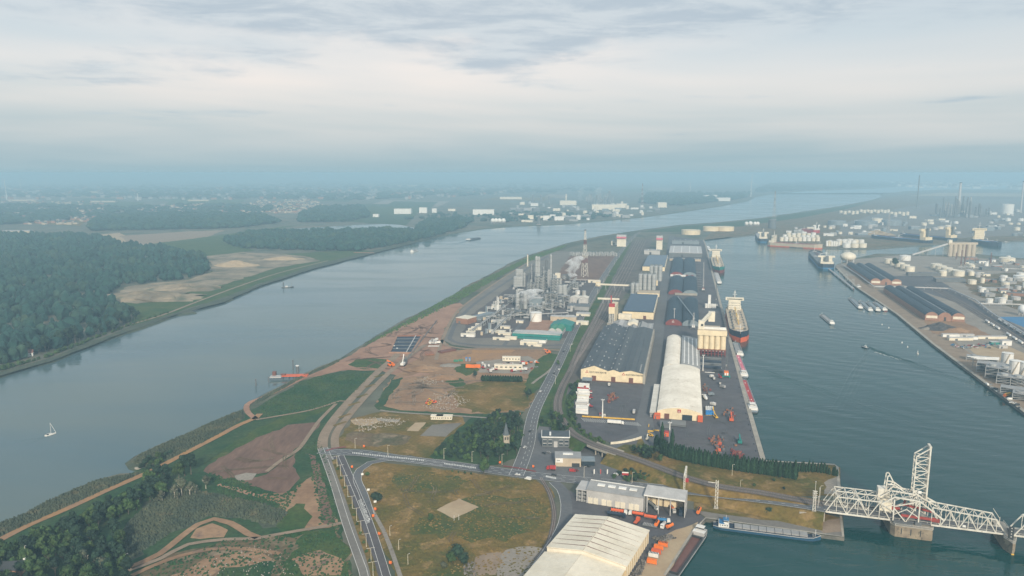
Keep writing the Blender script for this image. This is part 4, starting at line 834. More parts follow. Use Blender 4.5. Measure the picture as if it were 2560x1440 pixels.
for i, a in enumerate(((1337, 735, 16, 12, 36, 6), (1352, 730, 14, 12, 44, 7), (1376, 738, 14, 12, 34, 6), (1305, 745, 24, 14, 14, 3), (1330, 760, 26, 14, 16, 3), (1362, 755, 22, 14, 18, 4), (1386, 725, 12, 10, 24, 4), (1318, 735, 14, 10, 24, 4), (1370, 770, 30, 10, 12, 2), (1262, 785, 26, 12, 8, 2), (1285, 792, 22, 12, 9, 2), (1240, 800, 24, 10, 7, 2), (1320, 785, 24, 12, 14, 3), (1425, 725, 16, 12, 16, 3), (1405, 700, 18, 10, 12, 2), (1270, 760, 18, 12, 14, 3), (1350, 775, 22, 10, 12, 3))):
    frame('open steel process frame with vessels, %s in the refinery' % ('tall left', 'tallest central', 'tall right', 'low left', 'low central', 'mid central', 'slim right', 'slim left', 'wide front right', 'front left', 'front centre-left', 'outermost front left', 'front central', 'far right', 'rear right', 'west side', 'front centre-right')[i], *a, vessels=2 + i % 2, group='refinery process frames')
t = frame('white boiler block with pale tower in the refinery core', 1386, 712, 14, 10, 14, 2, 'white'); part(t, 'tower', 'cream_pale', lambda b: b.box(7, 5, 14, 11, 9, 12))
block('pale green panelled boiler house in the refinery', 1323, 772, 24, 16, 20, 'grey_blue', 'grey_light')
chimney('slim white chimney beside the river behind the refinery', 1319, 667, 637, 1.9, 1.5, 'cream_pale', 'red_dark')
chimney('left one of two white vent stacks west of refinery', 1243, 784, 742, 1, .8, 'white'); chimney('right one of two white vent stacks west of refinery', 1246.5, 782, 744, 1, .8, 'white')
lattice_mast('tall red and white lattice flare mast behind the refinery', 1461.5, 692, 577, 13, ('bridge_white', 'bridge_white', 'bridge_white', 'red_dark'))
# green-roofed works
t, W, L = flat_shed('long green-fronted works building below the cream tank', (1282, 846), (1404, 846), (1300, 826), 8, 'teal', 'grey_light', 0); part(t, 'green_band', 'teal', lambda b: b.extx([(-1.2, 4.2), (5, 8.7), (5, 9.1), (-1.2, 4.8)], -1, W + 1))
block('low green-roofed loading shed in front of the green works', 1308, 856, 34, 12, 5, 'white', 'teal'); block('dark green gabled hall right of the green works', 1376, 826, 34, 34, 8, 'teal', 'teal', gable=5)
for i, x in enumerate((1370, 1385)):
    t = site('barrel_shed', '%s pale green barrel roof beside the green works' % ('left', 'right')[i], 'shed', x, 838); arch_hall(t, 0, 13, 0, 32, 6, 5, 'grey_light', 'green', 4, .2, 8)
block('pale flat pavilion right of the cream tank', 1376, 803, 44, 12, 8, 'beige', 'grey_light')
block('white-roofed hall with open bay west of the refinery', 1140, 808, 24, 26, 9, 'brick', 'roof_cream', rot=radians(-32)); block('small white pump house west of the refinery', 1228, 775, 14, 18, 6, 'white', 'roof_cream')
t, W, L = flat_shed('white twin-roofed shed beside the port road', (1427, 757), (1470, 757), (1436, 741), 10, 'white', 'roof_white', 0); hall(t, [(-1, 10), (W * .25, 13), (W * .5, 10.5), (W * .75, 13), (W + 1, 10)], -2, L, 'grey_light', 'roof_white')
block('grey striped open shed below the white twin-roofed shed', 1418, 775, 40, 30, 7, 'grey', 'steel_dark')
for k in range(5): pass
block('low blue-green shed at the western refinery edge', 1178, 800, 14, 50, 6, 'grey_blue', 'grey_blue', rot=radians(-36)); block('small cream kiosk at the port road conveyor', 1489, 716, 10, 12, 10, 'cream', 'cream_pale')
block('long cream pipe gallery at the end of the bare lot', 1470, 707, 28, 5, 6, 'cream_pale', 'cream_pale')
# pipe racks
def rack(label, a, c, h=6, w=4):
    A, C = G(*a), G(*c); t = thing('pipe_rack', label, 'pipe rack'); n = max(2, int((C - A).length / 12)); d = (C - A).normalized(); nr = Vector((-d.y, d.x, 0)) * w / 2
    def legs(b):
        for k in range(n + 1):
            q = A.lerp(C, k / n); b.beam(q + nr, q + nr + Vector((0, 0, h)), .4); b.beam(q - nr, q - nr + Vector((0, 0, h)), .4); b.beam(q + nr + Vector((0, 0, h)), q - nr + Vector((0, 0, h)), .4)
    part(t, 'support', 'steel', legs)
    for k in range(4): part(t, 'pipe', ('grey_light', 'steel', 'steel_dark', 'grey_light')[k], lambda b: b.tube(A + nr * (-.8 + .53 * k) + Vector((0, 0, h + .4)), C + nr * (-.8 + .53 * k) + Vector((0, 0, h + .4)), .42, 6))
for i, (a, c) in enumerate((((1215, 800), (1420, 790)), ((1235, 835), (1300, 770)), ((1310, 765), (1360, 700)), ((1400, 760), (1440, 700)), ((1260, 745), (1420, 745)), ((1425, 705), (1490, 707)), ((1180, 835), (1260, 775)))):
    rack(('pipe rack running across the front of the refinery', 'pipe rack running back on the left of the refinery', 'pipe rack between the tall columns', 'pipe rack beside the legged silos', 'pipe rack across the refinery core', 'pipe rack along the edge of the bare lot', 'pipe rack at the western refinery corner')[i], a, c)
# stacked pipe modules at the far end of the bare lot
for i in range(16):
    x = 1425 + i * 7.2; t = frame('%s pale pipe module from the left at the far end of the bare lot' % nth(i), x, 638 + (i % 2) * 3, 10, 14, 9, 3, 'white', vessels=1, group='pipe modules by the bare lot', name='pipe_module')
# yard sheds, huts and plant
rnd = random.Random(3)
for i, (x, y, w, d_, h) in enumerate(((1152, 842, 22, 6, 4), (1165, 836, 14, 6, 4), (1170, 829, 12, 6, 4), (1178, 825, 16, 6, 4), (1188, 817, 10, 6, 4), (1222, 832, 26, 8, 3), (1245, 838, 20, 8, 3), (1250, 822, 16, 6, 4), (1228, 807, 24, 6, 4), (1300, 863, 26, 10, 5), (1320, 866, 20, 6, 3), (1232, 850, 26, 5, 3), (1262, 849, 18, 5, 4), (1290, 808, 12, 6, 4), (1195, 790, 12, 10, 5), (1440, 812, 20, 10, 5), (1440, 790, 24, 14, 4))):
    block(('white site cabin, %s of the western refinery yard' % ('front one', 'second one', 'third one', 'fourth one', 'rear one')[i]) if i < 5 else ('low pale yard shed, %s in the refinery yard' % ('wide western', 'middle western', 'small inner', 'rear western', 'gate-side', 'small gate-side', 'front western', 'front middle', 'tank-side', 'river-side', 'road-side', 'upper road-side')[i - 5]), x, y, w, d_, h, rnd.choice(('white', 'cream_pale', 'grey_light')) if i < 5 else 'cream_pale', rnd.choice(('roof_cream', 'grey_light', 'cream_pale')), name='yard_shed', group='refinery yard sheds')
for i in range(210):
    x = rnd.uniform(1185, 1470); y = rnd.uniform(708, 842)
    if x < 1190 + (800 - y) * 1.1 or x > 1480 - (y - 708) * .6 or (y > 800 and (x > 1275 or i % 2)): continue
    k = i % 3; p = G(x, y); p.z = GZ
    t = thing('process_unit', 'small grey %s among the refinery pipework, %s' % (('horizontal drum', 'upright vessel with pipe', 'cooler box')[k], spot(x, 842 - y, 1185, 1470, 0, 134)), 'process unit', p, ROT, 'small refinery process units'); h = rnd.uniform(4, 12); w = rnd.uniform(3, 8)
    if k == 0: part(t, 'body', rnd.choice(('grey_light', 'steel', 'grey')), lambda b: b.tube((-w, 0, 3), (w, 0, 3), 1.6, 8)); part(t, 'saddle', 'steel_dark', lambda b: (b.box(-w * .6, 0, 0, .8, 2.6, 2), b.box(w * .6, 0, 0, .8, 2.6, 2)))
    elif k == 1: part(t, 'body', rnd.choice(('steel', 'grey_light', 'grey_blue')), lambda b: b.cyl(0, 0, 1, w * .3, h, 10)); part(t, 'pipe', 'white', lambda b: (b.tube((w * .35, 0, 0), (w * .35, 0, h), .3, 6), b.tube((w * .35, 0, h), (w, w, h), .3, 6))); part(t, 'skid', 'steel_dark', lambda b: b.box(0, 0, 0, w, w, 1))
    else: part(t, 'body', rnd.choice(('grey', 'steel_dark', 'beige')), lambda b: b.box(0, 0, 0, w, w * .7, h * .5)); part(t, 'fan', 'steel', lambda b: (b.cyl(-w * .2, 0, h * .5, w * .18, .8, 8), b.cyl(w * .25, 0, h * .5, w * .18, .8, 8)))
# steam plumes
def steam(label, px, py, top, r0, r1, dx, dens):
    h = HT(px, py, top) - 8; p = G(px, py); p.z = 8; b = MB(); n, m = 12, 9; vs = []
    for j in range(m + 1):
        f = j / m; r = (r0 + (r1 - r0) * f) * (.25 if j in (0, m) else 1) * (1 + .2 * sin(j * 2.3))
        vs += [(dx * f * f + r * cos(2 * pi * i / n) + sin(j * 1.7) * r * .3, r * sin(2 * pi * i / n), h * f) for i in range(n)]
    b.add(vs, [(j * n + i, j * n + (i + 1) % n, (j + 1) * n + (i + 1) % n, (j + 1) * n + i) for j in range(m) for i in range(n)] + [tuple(range(n - 1, -1, -1)), tuple(range(m * n, m * n + n))])
    o = b.build('steam_plume', 'paint', smooth=True); o.data.materials.clear(); o.location = p; o['kind'] = 'stuff'; o['label'] = label
    m_ = bpy.data.materials.new('steam'); m_.use_nodes = True; q = m_.node_tree; q.nodes.clear(); v = q.nodes.new('ShaderNodeVolumePrincipled'); v.inputs['Color'].default_value = (1, 1, 1, 1)
    tc_ = q.nodes.new('ShaderNodeNewGeometry'); no = q.nodes.new('ShaderNodeTexNoise'); no.inputs['Scale'].default_value = .09; no.inputs['Detail'].default_value = 3; q.links.new(tc_.outputs['Position'], no.inputs['Vector'])
    mr_ = q.nodes.new('ShaderNodeMapRange'); mr_.inputs[1].default_value = .42; mr_.inputs[2].default_value = .68; mr_.inputs[4].default_value = dens; q.links.new(no.outputs[0], mr_.inputs[0]); q.links.new(mr_.outputs[0], v.inputs['Density'])
    ou = q.nodes.new('ShaderNodeOutputMaterial'); q.links.new(v.outputs[0], ou.inputs['Volume']); o.data.materials.append(m_)
steam('white steam drifting up beside the flare mast', 1428, 703, 640, 9, 20, 16, .13)
steam('white steam rising in front of the refinery reactors', 1312, 772, 722, 9, 22, 18, .13)
# ---------------------------------------------------------------- vehicles and small plant (prototypes)
def wheel_mesh(r, w): 
    b = MB(); b.tube((-w / 2, 0, 0), (w / 2, 0, 0), r, 10); return b.mesh('wheel', 'black')
WH = {}
def wheels(t, xs, ys, r, w=.3):
    me = WH.setdefault((r, w), wheel_mesh(r, w))
    for y in ys:
        for x in xs: inst(me, 'wheel', t, (x, y, r))
def car(label, p, rz, m='white', group=None, van=False):
    t = thing('van' if van else 'car', label, 'van' if van else 'car', p, rz, group); L, h = (5.4, 2.2) if van else (4.4, 1.4)
    part(t, 'body', m, lambda b: b.extx([(-L / 2, .35), (L / 2, .35), (L / 2, .8), (L * .28, .95), (-L * .48, .95), (-L / 2, .8)], -.9, .9) if not van else b.extx([(-L / 2, .35), (L / 2, .35), (L / 2, 1.1), (L * .3, 1.9), (L * .2, h), (-L / 2, h)], -1, 1))
    part(t, 'cabin', 'glass_dark', lambda b: b.extx([(-L * .42, .95), (L * .2, .95), (L * .05, h - .05), (-L * .33, h - .05)], -.8, .8) if not van else b.extx([(L * .24, 1.25), (L * .46, 1.2), (L * .31, 1.85)], -1.02, 1.02))
    if not van: part(t, 'roof', m, lambda b: b.box(0, -L * .14, h - .05, 1.5, L * .38, .08))
    wheels(t, (-.8, .8), (-L * .3, L * .32), .34, .22); return t
def truck(label, p, rz, cab='white', body='white', kind='box', group=None, L=13., name='truck'):
    t = thing(name, label, 'truck', p, rz, group); y1 = L / 2
    part(t, 'cab', cab, lambda b: b.extx([(y1 - 2.3, .6), (y1, .6), (y1, 2.1), (y1 - .35, 3.2), (y1 - 2.3, 3.3)], -1.2, 1.2)); part(t, 'windscreen', 'glass_dark', lambda b: b.box(0, y1 - .2, 2.1, 2.1, .2, .8)); part(t, 'chassis', 'black', lambda b: b.box(0, -.2, .8, 1.4, L - 1, .4))
    y0 = -L / 2; ye = y1 - 2.8
    if kind == 'box': part(t, 'box_body', body, lambda b: b.box(0, (y0 + ye) / 2, 1.2, 2.5, ye - y0, 2.7)); part(t, 'door', 'grey_light', lambda b: b.box(0, y0 - .03, 1.3, 2.2, .1, 2.4))
    elif kind == 'tank':
        part(t, 'tank', body, lambda b: b.tube((0, y0, 2.4), (0, ye, 2.4), 1.25, 12)); part(t, 'walkway', 'black', lambda b: b.box(0, (y0 + ye) / 2, 3.62, .7, ye - y0 - 1, .12))
        part(t, 'hatch', 'grey_light', lambda b: [b.cyl(0, y0 + (ye - y0) * f, 3.6, .3, .35, 8) for f in (.2, .4, .6, .8)])
    else: part(t, 'bed', body, lambda b: (b.box(0, (y0 + ye) / 2, 1.2, 2.5, ye - y0, .4), b.box(0, ye, 1.2, 2.5, .15, 1.6)))
    wheels(t, (-1.05, 1.05), (y1 - 1.5, ye - 1.5, y0 + 1, y0 + 2.3), .5, .35); return t
def tank_trailer(label, p, rz, m, group=None, L=9.):
    t = thing('tank_trailer', label, 'trailer', p, rz, group); part(t, 'tank', m, lambda b: b.tube((0, -L / 2, 2.2), (0, L / 2, 2.2), 1.3, 12)); part(t, 'walkway', 'black', lambda b: b.box(0, 0, 3.46, .9, L * .8, .12)); part(t, 'frame', 'steel_dark', lambda b: b.box(0, 0, .7, 1.3, L, .35)); wheels(t, (-1.05, 1.05), (-L * .35, -L * .2), .5, .35); part(t, 'landing_leg', 'black', lambda b: (b.box(-.8, L * .3, 0, .2, .2, .8), b.box(.8, L * .3, 0, .2, .2, .8))); return t
def container(label, p, rz, m, group=None, L=12.2, h=2.6, name='container', cat='container'):
    t = thing(name, label, cat, p, rz, group)
    part(t, 'body', m, lambda b: (b.box(0, 0, .15, 2.36, L - .1, h - .25), [b.box(s * 1.2, -L / 2 + .7 + k * 1.2, .25, .1, .6, h - .5) for s in (-1, 1) for k in range(int(L / 1.2))]))
    part(t, 'frame', m, lambda b: [b.box(sx * 1.14, sy * (L / 2 - .08), 0, .16, .16, h) for sx in (-1, 1) for sy in (-1, 1)] and b.box(0, 0, h - .1, 2.44, L, .1)); part(t, 'door', 'grey', lambda b: (b.box(-.55, -L / 2 - .02, .2, 1, .08, h - .4), b.box(.55, -L / 2 - .02, .2, 1, .08, h - .4))); return t
def lamp(label, p, rz=0., h=9., arm=2., two=False, group=None):
    t = thing('street_lamp', label, 'street lamp', p, rz, group); part(t, 'pole', 'cream_pale', lambda b: b.cone(0, 0, 0, .17, .1, h, 6)); part(t, 'arm', 'cream_pale', lambda b: b.beam((-arm if two else 0, 0, h), (arm, 0, h + .2), .12)); part(t, 'head', 'grey_light', lambda b: (b.box(arm, 0, h + .1, .9, .35, .18), two and b.box(-arm, 0, h, .9, .35, .18))); return t
def mast(label, px, py, h, m='white', name='light_mast', group=None):
    p = G(px, py); p.z = GZ; t = thing(name, label, 'light mast', p, 0, group); part(t, 'pole', m, lambda b: b.cone(0, 0, 0, .75, .45, h, 8)); part(t, 'head', 'grey_light', lambda b: b.cyl(0, 0, h, 1.5, .5, 8)); part(t, 'floodlight', 'white', lambda b: [b.box(1.5 * cos(a), 1.5 * sin(a), h + .4, .7, .4, .5, a) for a in (0, 1.57, 3.14, 4.71)]); part(t, 'footing', 'concrete', lambda b: b.box(0, 0, 0, 2.6, 2.6, .7)); return t
def GP(px, py, z=GZ + .02): p = G(px, py); p.z = z; return p
# ---------------------------------------------------------------- depot in the right foreground
R1 = radians(-20); S0 = (1466, 1258)
t = site('depot_hall', 'long grey depot hall with skylights and cream roller doors', 'hall', *S0, rot=R1); W = run(S0, 1608, 1280, rot=R1)[0]; h = 10.4; L = run(S0, 1483, 1205, 12, rot=R1)[1]
part(t, 'wall', 'grey_light', lambda b: b.extx([(0, 0), (L, 0), (L, 12.4), (0, h)], 0, W)); rf = part(t, 'roof', 'grey', lambda b: b.extx([(-.4, h + .02), (L + .3, 12.42), (L + .3, 12.9), (-.4, h + .5)], -.3, W + .2)); part(t, 'ridge_edge', 'white', lambda b: b.box(W / 2, L + .5, 12.4, W, .5, .9))
for k in range(4): part(rf, 'skylight', 'white', lambda b: b.box(W * (.22 + .19 * k), L * .6, 12.1, W * .13, 3, .9))
for k in range(4):
    for j in range(2):
        x = W * (.03 + .24 * k + .095 * j) + 1.8; dr_ = part(t, 'roller_door', 'cream_pale', lambda b: b.box(x, -.08, 0, 3.5, .3, 4.8)); part(dr_, 'lamp', 'white', lambda b: b.box(x, -.4, 5.2, .3, .6, .25))
t = site('open_canopy', 'tall grey canopy hall open to the yard with trucks inside', 'canopy', 1609, 1280, rot=R1); W = run((1609, 1280), 1709, 1305, rot=R1)[0]; h = 12.8; L = L + 1
part(t, 'roof', 'grey_light', lambda b: b.extx([(-1, h), (L, h + 1.6), (L, h + 2.6), (-1, h + 1.1)], 0, W)); part(t, 'side_wall', 'grey_light', lambda b: b.box(W - .2, L / 2, 0, .5, L, h + .3)); part(t, 'back_wall', 'cream', lambda b: b.box(W / 2, L - .3, 0, W - 1, .4, h + 1)); part(t, 'side_wall', 'grey', lambda b: b.box(.3, L / 2, 0, .5, L, h))
for x in (.05, .33, .62): part(t, 'post', 'grey_light', lambda b: b.box(W * x + 1, -.4, 0, .6, .6, h))
part(t, 'fascia', 'white', lambda b: b.box(W / 2, -1.1, h + .1, W, .3, .9))
for k in range(6): part(t, 'wall_rib', 'brown', lambda b: b.box(W * (k + .5) / 6, L - .6, 0, .4, .3, h))
text(part(t, 'wall_sign', 'white', lambda b: b.box(W + .1, L * .45, 6, .12, 4, 2)), '4', 1.8, (W + .2, L * .42, 6.1), (pi / 2, 0, pi / 2), 'dark')
t = site('stair_tower', 'open white steel stair tower at the left end of the depot hall', 'stair tower', 1441, 1253, rot=R1); part(t, 'roof', 'grey_light', lambda b: b.box(4.5, 8, 9.2, 10, 17, .5))
for k in range(3):
    part(t, 'landing', 'grey', lambda b: b.box(4.5, 4, 2.9 * k + .1, 8.4, 8, .3)); part(t, 'railing', 'white', lambda b: (b.box(4.5, 0, 2.9 * k + 1.3, 8.4, .15, .15), b.box(.3, 4, 2.9 * k + 1.3, .15, 8, .15), [b.box(.4 + 2 * i, 0, 2.9 * k + .3, .15, .15, 1.1) for i in range(5)]))
for x in (.3, 4.4, 8.6): part(t, 'post', 'white', lambda b: b.box(x, .1, 0, .35, .35, 9.2))
part(t, 'core', 'steel_dark', lambda b: b.box(4.5, 10, 0, 8, 10, 9))
# big white warehouse, bottom edge
A = G(1622, 1357); C = G(1440, 1288, 8.6); C.z = 0; dx = (A - C); W = dx.length; r2 = atan2(dx.y, dx.x)
t = thing('white_warehouse', 'large cream-white warehouse with dark roof battens at bottom edge', 'warehouse', Vector((C.x, C.y, GZ - .04)), r2); zl, zr, zk = 8.6, 8.6, 12.2; xk = W * .46; L = 52.; n = 8
part(t, 'wall', 'wall_stained', lambda b: b.ext([(.1, 0), (.1, zl), (xk, zk), (W - .1, zr), (W - .1, 0)], -L, 0))
for k in range(n):
    y1 = -k * L / n - .35; y0_ = -(k + 1) * L / n + .12
    for a, c in (((-.5, zl), (xk - .15, zk)), ((xk + .15, zk), (W + .5, zr))): part(t, 'roof_panel', 'roof_cream', lambda b: b.ext([(a[0], a[1] + .05), (c[0], c[1] + .05), (c[0], c[1] + .55), (a[0], a[1] + .55)][::-1], y0_, y1))
    if k: part(t, 'roof_batten', 'brown', lambda b: (b.ext([(.8, zl + .2), (xk - .6, zk + .1), (xk - .6, zk + .66), (.8, zl + .72)][::-1], y1 - .12, y1 + .42), b.ext([(xk + .6, zk + .1), (W - 2, zr + .2), (W - 2, zr + .72), (xk + .6, zk + .66)][::-1], y1 - .12, y1 + .42)))
for k in range(12): part(t, 'wall_pilaster', 'cream_pale', lambda b: b.box(W + .05, -2 - (L - 4) * k / 11, 0, .35, .5, zr))
part(t, 'end_cap', 'roof_cream', lambda b: b.ext([(0, 4.5), (0, zl), (xk, zk), (W, zr), (W, 6.2), (xk, 9.8)][::-1], -L - .3, -L - .02))
t = thing('white_warehouse', 'lower cream-white warehouse joined to the near end of the large one', 'warehouse', Vector((C.x, C.y, GZ - .04)) - Vector((cos(r2), sin(r2), 0)) * 1 - Vector((-sin(r2), cos(r2), 0)) * (L + .5), r2); zl, zr, zk = 5.6, 6.6, 9.6; L = 58.
part(t, 'wall', 'wall_stained', lambda b: b.ext([(.1, 0), (.1, zl), (xk, zk), (W - .1, zr), (W - .1, 0)], -L, 0))
for k in range(9):
    y1 = -k * L / 9 - .15; y0_ = -(k + 1) * L / 9
    for a, c in (((-.5, zl), (xk - .1, zk)), ((xk + .1, zk), (W + .5, zr))): part(t, 'roof_panel', 'roof_cream', lambda b: b.ext([(a[0], a[1] + .05), (c[0], c[1] + .05), (c[0], c[1] + .5), (a[0], a[1] + .5)][::-1], y0_, y1))
# tankers in the yard
truck('orange tanker truck with white cab behind the navy tanker', GP(1548, 1285), radians(-108), 'white', 'orange_red', 'tank', L=12)
truck('navy blue tanker truck with red stripe in front of the orange tanker', GP(1541, 1293), radians(-108), 'navy', 'navy', 'tank', L=13.5)
truck('orange tanker truck with white cab at its left end', GP(1590, 1291), radians(70), 'white', 'orange_red', 'tank', L=11)
tank_trailer('red-orange tank trailer right of the white-cabbed tanker', GP(1626, 1299), radians(70), 'orange_red')
truck('red-orange skip truck below the orange tankers', GP(1592, 1308), radians(-30), 'orange_red', 'orange_red', 'bed', L=8)
o = site('rack', 'grey flat steel rack beside the parked tankers', 'rack', 1606, 1316, rot=radians(-24)); part(o, 'bed', 'steel_dark', lambda b: b.box(5, 2, .4, 11, 4, .5)); [part(o, 'bar', 'grey_light', lambda b: b.box(.6 + 1.1 * k, 2, .9, .35, 3.8, .35)) for k in range(9)]
tank_trailer('small orange tank lying left of the blue tanker', GP(1642, 1316), radians(-25), 'orange', L=6)
truck('blue tanker truck with white cab near the barge quay', GP(1660, 1308), radians(-105), 'white', 'blue', 'tank', L=9)
truck('short white truck beside the blue tanker', GP(1658, 1320), radians(150), 'white', 'grey_light', 'tank', L=6.5)
tank_trailer('fat orange tank right of the short white truck', GP(1674, 1322), radians(-50), 'orange', L=6)
truck('large silver tank truck with white cab under the canopy', GP(1632, 1270), radians(200), 'white', 'steel', 'tank', L=12); truck('orange truck parked deep under the canopy', GP(1682, 1280), radians(185), 'grey_light', 'orange', 'tank', L=8); truck('dark blue truck at right side under the canopy', GP(1702, 1288), radians(165), 'navy', 'navy', 'box', L=8)
tank_trailer('orange tank trailer beside the towpath right of the canopy', GP(1747, 1284), radians(-25), 'orange', L=8)
for i, (x, y, m, lb) in enumerate(((1658, 1366, 'orange', 'rearmost orange container with black slatted top on the sandy quay'), (1647, 1374, 'orange', 'second orange container on the sandy quay'), (1641, 1384, 'orange_red', 'third orange container, overlapped by a white one'), (1634, 1393, 'white', 'white container with black top on the sandy quay'), (1630, 1409, 'orange', 'nearest bright orange container on the sandy quay'))):
    o = container(lb, GP(x, y), radians(68), m, None, 6.4, 2.7); part(o, 'top_slat', 'black', lambda b: [b.box(0, -2.4 + .95 * k, 2.68, 2.2, .45, .15) for k in range(6)]) if i in (0, 3) else None
def scrap(label, pts, n, hmax, m='scrap', sz=(.6, 2.2), name='scrap_heap', rs=1):
    P = wpts(pts, GZ); q = random.Random(rs); b = MB()
    for x, y in scatter(P, n, q): b.box(x, y, GZ - .1, q.uniform(*sz), q.uniform(*sz) * .6, q.uniform(.3, hmax), q.uniform(0, 3), q.uniform(.3, 1))
    o = b.build(name, m); o['kind'] = 'stuff'; o['label'] = label; return o
scrap('scrap metal and debris between the white warehouse and the barge', [(1625, 1345), (1670, 1335), (1690, 1345), (1650, 1360)], 90, 1.6); scrap('debris along the foot of the white warehouse wall', [(1590, 1425), (1605, 1400), (1616, 1405), (1600, 1440), (1575, 1442)], 110, 1.5, rs=2)
# ---------------------------------------------------------------- boats
def hull_mesh(L, B, D, fb, bow=.18, stern=.05, n=14, sheer=0.):
    """local y from stern 0 to bow L; z from -D (keel) to fb (deck); faces: material 0 above, 1 below the boot line"""
    b = MB(); st = []
    for i in range(n + 1):
        f = i / n
        w = B / 2 * (min(1, .55 + .45 * (f / stern) ** .5) if f < stern else (1 if f < 1 - bow else max(.03, (1 - ((f - 1 + bow) / bow) ** 2.2))))
        zt = fb + sheer * max(0, (f - .75) / .25) ** 2; st.append((f * L, w, zt))
    vs = []
    for y, w, zt in st: vs += [(-w, y, zt), (-w * .98, y, .15), (-w * .9, y, -D), (w * .9, y, -D), (w * .98, y, .15), (w, y, zt)]
    for k, js in ((0, (0, 4)), (1, (1, 3, 2))):
        b.k = k
        o = len(b.v) if k == 0 else o0
        if k == 0: o0 = len(b.v); b.v.extend(vs)
        for i in range(n):
            for j in js: b.f.append((o0 + i * 6 + j, o0 + i * 6 + j + 1, o0 + i * 6 + j + 7, o0 + i * 6 + j + 6)); b.m.append(k)
    b.k = 0; b.f.append(tuple(o0 + j for j in range(5, -1, -1))); b.m.append(0)
    return b, st
def deck_part(t, st, z, m, inset=.15, name='deck'):
    b = MB(); n = len(st); b.add([(-s[1] + inset, s[0], z if z is not None else s[2] - .3) for s in st] + [(max(s[1] - inset, .01), s[0], z if z is not None else s[2] - .3) for s in st], [(i, n + i, n + i + 1, i + 1) for i in range(n - 1)]); return b.build(name, m, t)
def barge(label, A, B, beam, hull='navy', deck='grey', hold=None, house='white', house_at=.0, hatch=None, fb=1.4, name='barge', group=None, roofm='white', z=WZ, tankdeck=None, extra=None):
    A = Vector(A); B = Vector(B); L = (B - A).length; rz = ang(A, B) - pi / 2; t = thing(name, label, 'barge', Vector((A.x, A.y, z)), rz, group)
    bm, st = hull_mesh(L, beam, 1.2, fb, .12, .06, 14, 1.0); bm.build('hull', (hull, 'black'), t); deck_part(t, st, fb - .15, deck)
    part(t, 'gunwale', 'grey_light' if hull != 'grey_light' else 'dark', lambda b: [b.beam((s * st[i][1], st[i][0], st[i][2]), (s * st[i + 1][1], st[i + 1][0], st[i + 1][2]), .25, .35) for s in (-1, 1) for i in range(len(st) - 1)])
    y0, y1 = L * .2, L * .88
    if house_at > .5: y0, y1 = L * .1, L * .8
    if hold: part(t, 'hold', hold, lambda b: b.box(0, (y0 + y1) / 2, fb - .1, beam * .76, y1 - y0, .12)); part(t, 'coaming', hull, lambda b: [b.box(s * beam * .39, (y0 + y1) / 2, fb - .1, .35, y1 - y0, 1.5) for s in (-1, 1)] and (b.box(0, y0, fb - .1, beam * .78, .35, 1.5), b.box(0, y1, fb - .1, beam * .78, .35, 1.5)))
    if hatch:
        n = max(4, int((y1 - y0) / 5)); me = MB().box(0, 0, 0, beam * .6, (y1 - y0) / n * .94, 1.1).mesh('hatch_cover', hatch)
        for k in range(n): inst(me, 'hatch_cover', t, (0, y0 + (k + .5) * (y1 - y0) / n, fb))
    if tankdeck:
        part(t, 'tank_deck', tankdeck[0], lambda b: b.box(beam * .12, (y0 + y1) / 2, fb, beam * .5, y1 - y0, .9)); part(t, 'side_deck', tankdeck[1], lambda b: b.box(-beam * .3, (y0 + y1) / 2, fb, beam * .26, y1 - y0, .8))
        part(t, 'deck_pipe', 'grey_light', lambda b: [b.tube((x * beam, y0, fb + 1.2), (x * beam, y1, fb + 1.2), .2, 6) for x in (-.12, -.06)] and [b.tube((-beam * .4, y0 + (y1 - y0) * k / 14, fb + 1.1), (0, y0 + (y1 - y0) * k / 14, fb + 1.1), .16, 6) for k in range(15)])
        part(t, 'tank_dome', 'white', lambda b: [b.cyl(beam * .14, y0 + (y1 - y0) * f, fb + .9, .6, .6, 8) for f in (.15, .5, .85)])
    hy = L * .1 if house_at < .5 else L * .9
    hs = part(t, 'deckhouse', house, lambda b: b.box(0, hy, fb, beam * .8, L * .1, 2.4)); part(hs, 'window', 'glass_dark', lambda b: [b.box(s * beam * .4, hy - L * .035 + L * .023 * k, fb + 1.1, .12, L * .012, .7) for s in (-1, 1) for k in range(4)])
    wh = part(t, 'wheelhouse', house, lambda b: b.box(0, hy + L * .02, fb + 2.4, beam * .5, L * .045, 2.2)); part(wh, 'window', 'glass_dark', lambda b: b.box(0, hy + L * .02, fb + 3.4, beam * .51, L * .046, .8)); part(wh, 'roof', roofm, lambda b: b.box(0, hy + L * .02, fb + 4.6, beam * .56, L * .055, .25))
    part(t, 'stern_roof', roofm, lambda b: b.box(0, hy - L * .02, fb + 2.4, beam * .8, L * .05, .2)); part(t, 'mast', 'white', lambda b: (b.cyl(0, L * .95, fb, .14, 5, 6), b.cyl(0, hy + L * .02, fb + 4.8, .1, 3, 6))); part(t, 'anchor_winch', 'steel_dark', lambda b: b.box(0, L * .93, fb, beam * .35, 1.4, 1))
    return t
barge('open barge with rusty red hold moored along the sandy quay', G(1668, 1452, WZ), G(1757, 1327, WZ), 10.5, 'dark', 'steel_dark', 'brown', 'grey_light', house_at=.9)
barge('blue covered barge with white wheelhouse moored below the road bank', G(1783, 1316, WZ), G(2052, 1350, WZ), 9.5, 'blue_deep', 'navy', None, 'white', hatch='grey', roofm='blue', fb=2.2)
barge('tanker barge with red and blue deck beside the quay', G(1885, 1034, WZ), G(1853, 945, WZ), 11, 'dark', 'grey_blue', None, 'white', tankdeck=('red', 'grey_blue'))
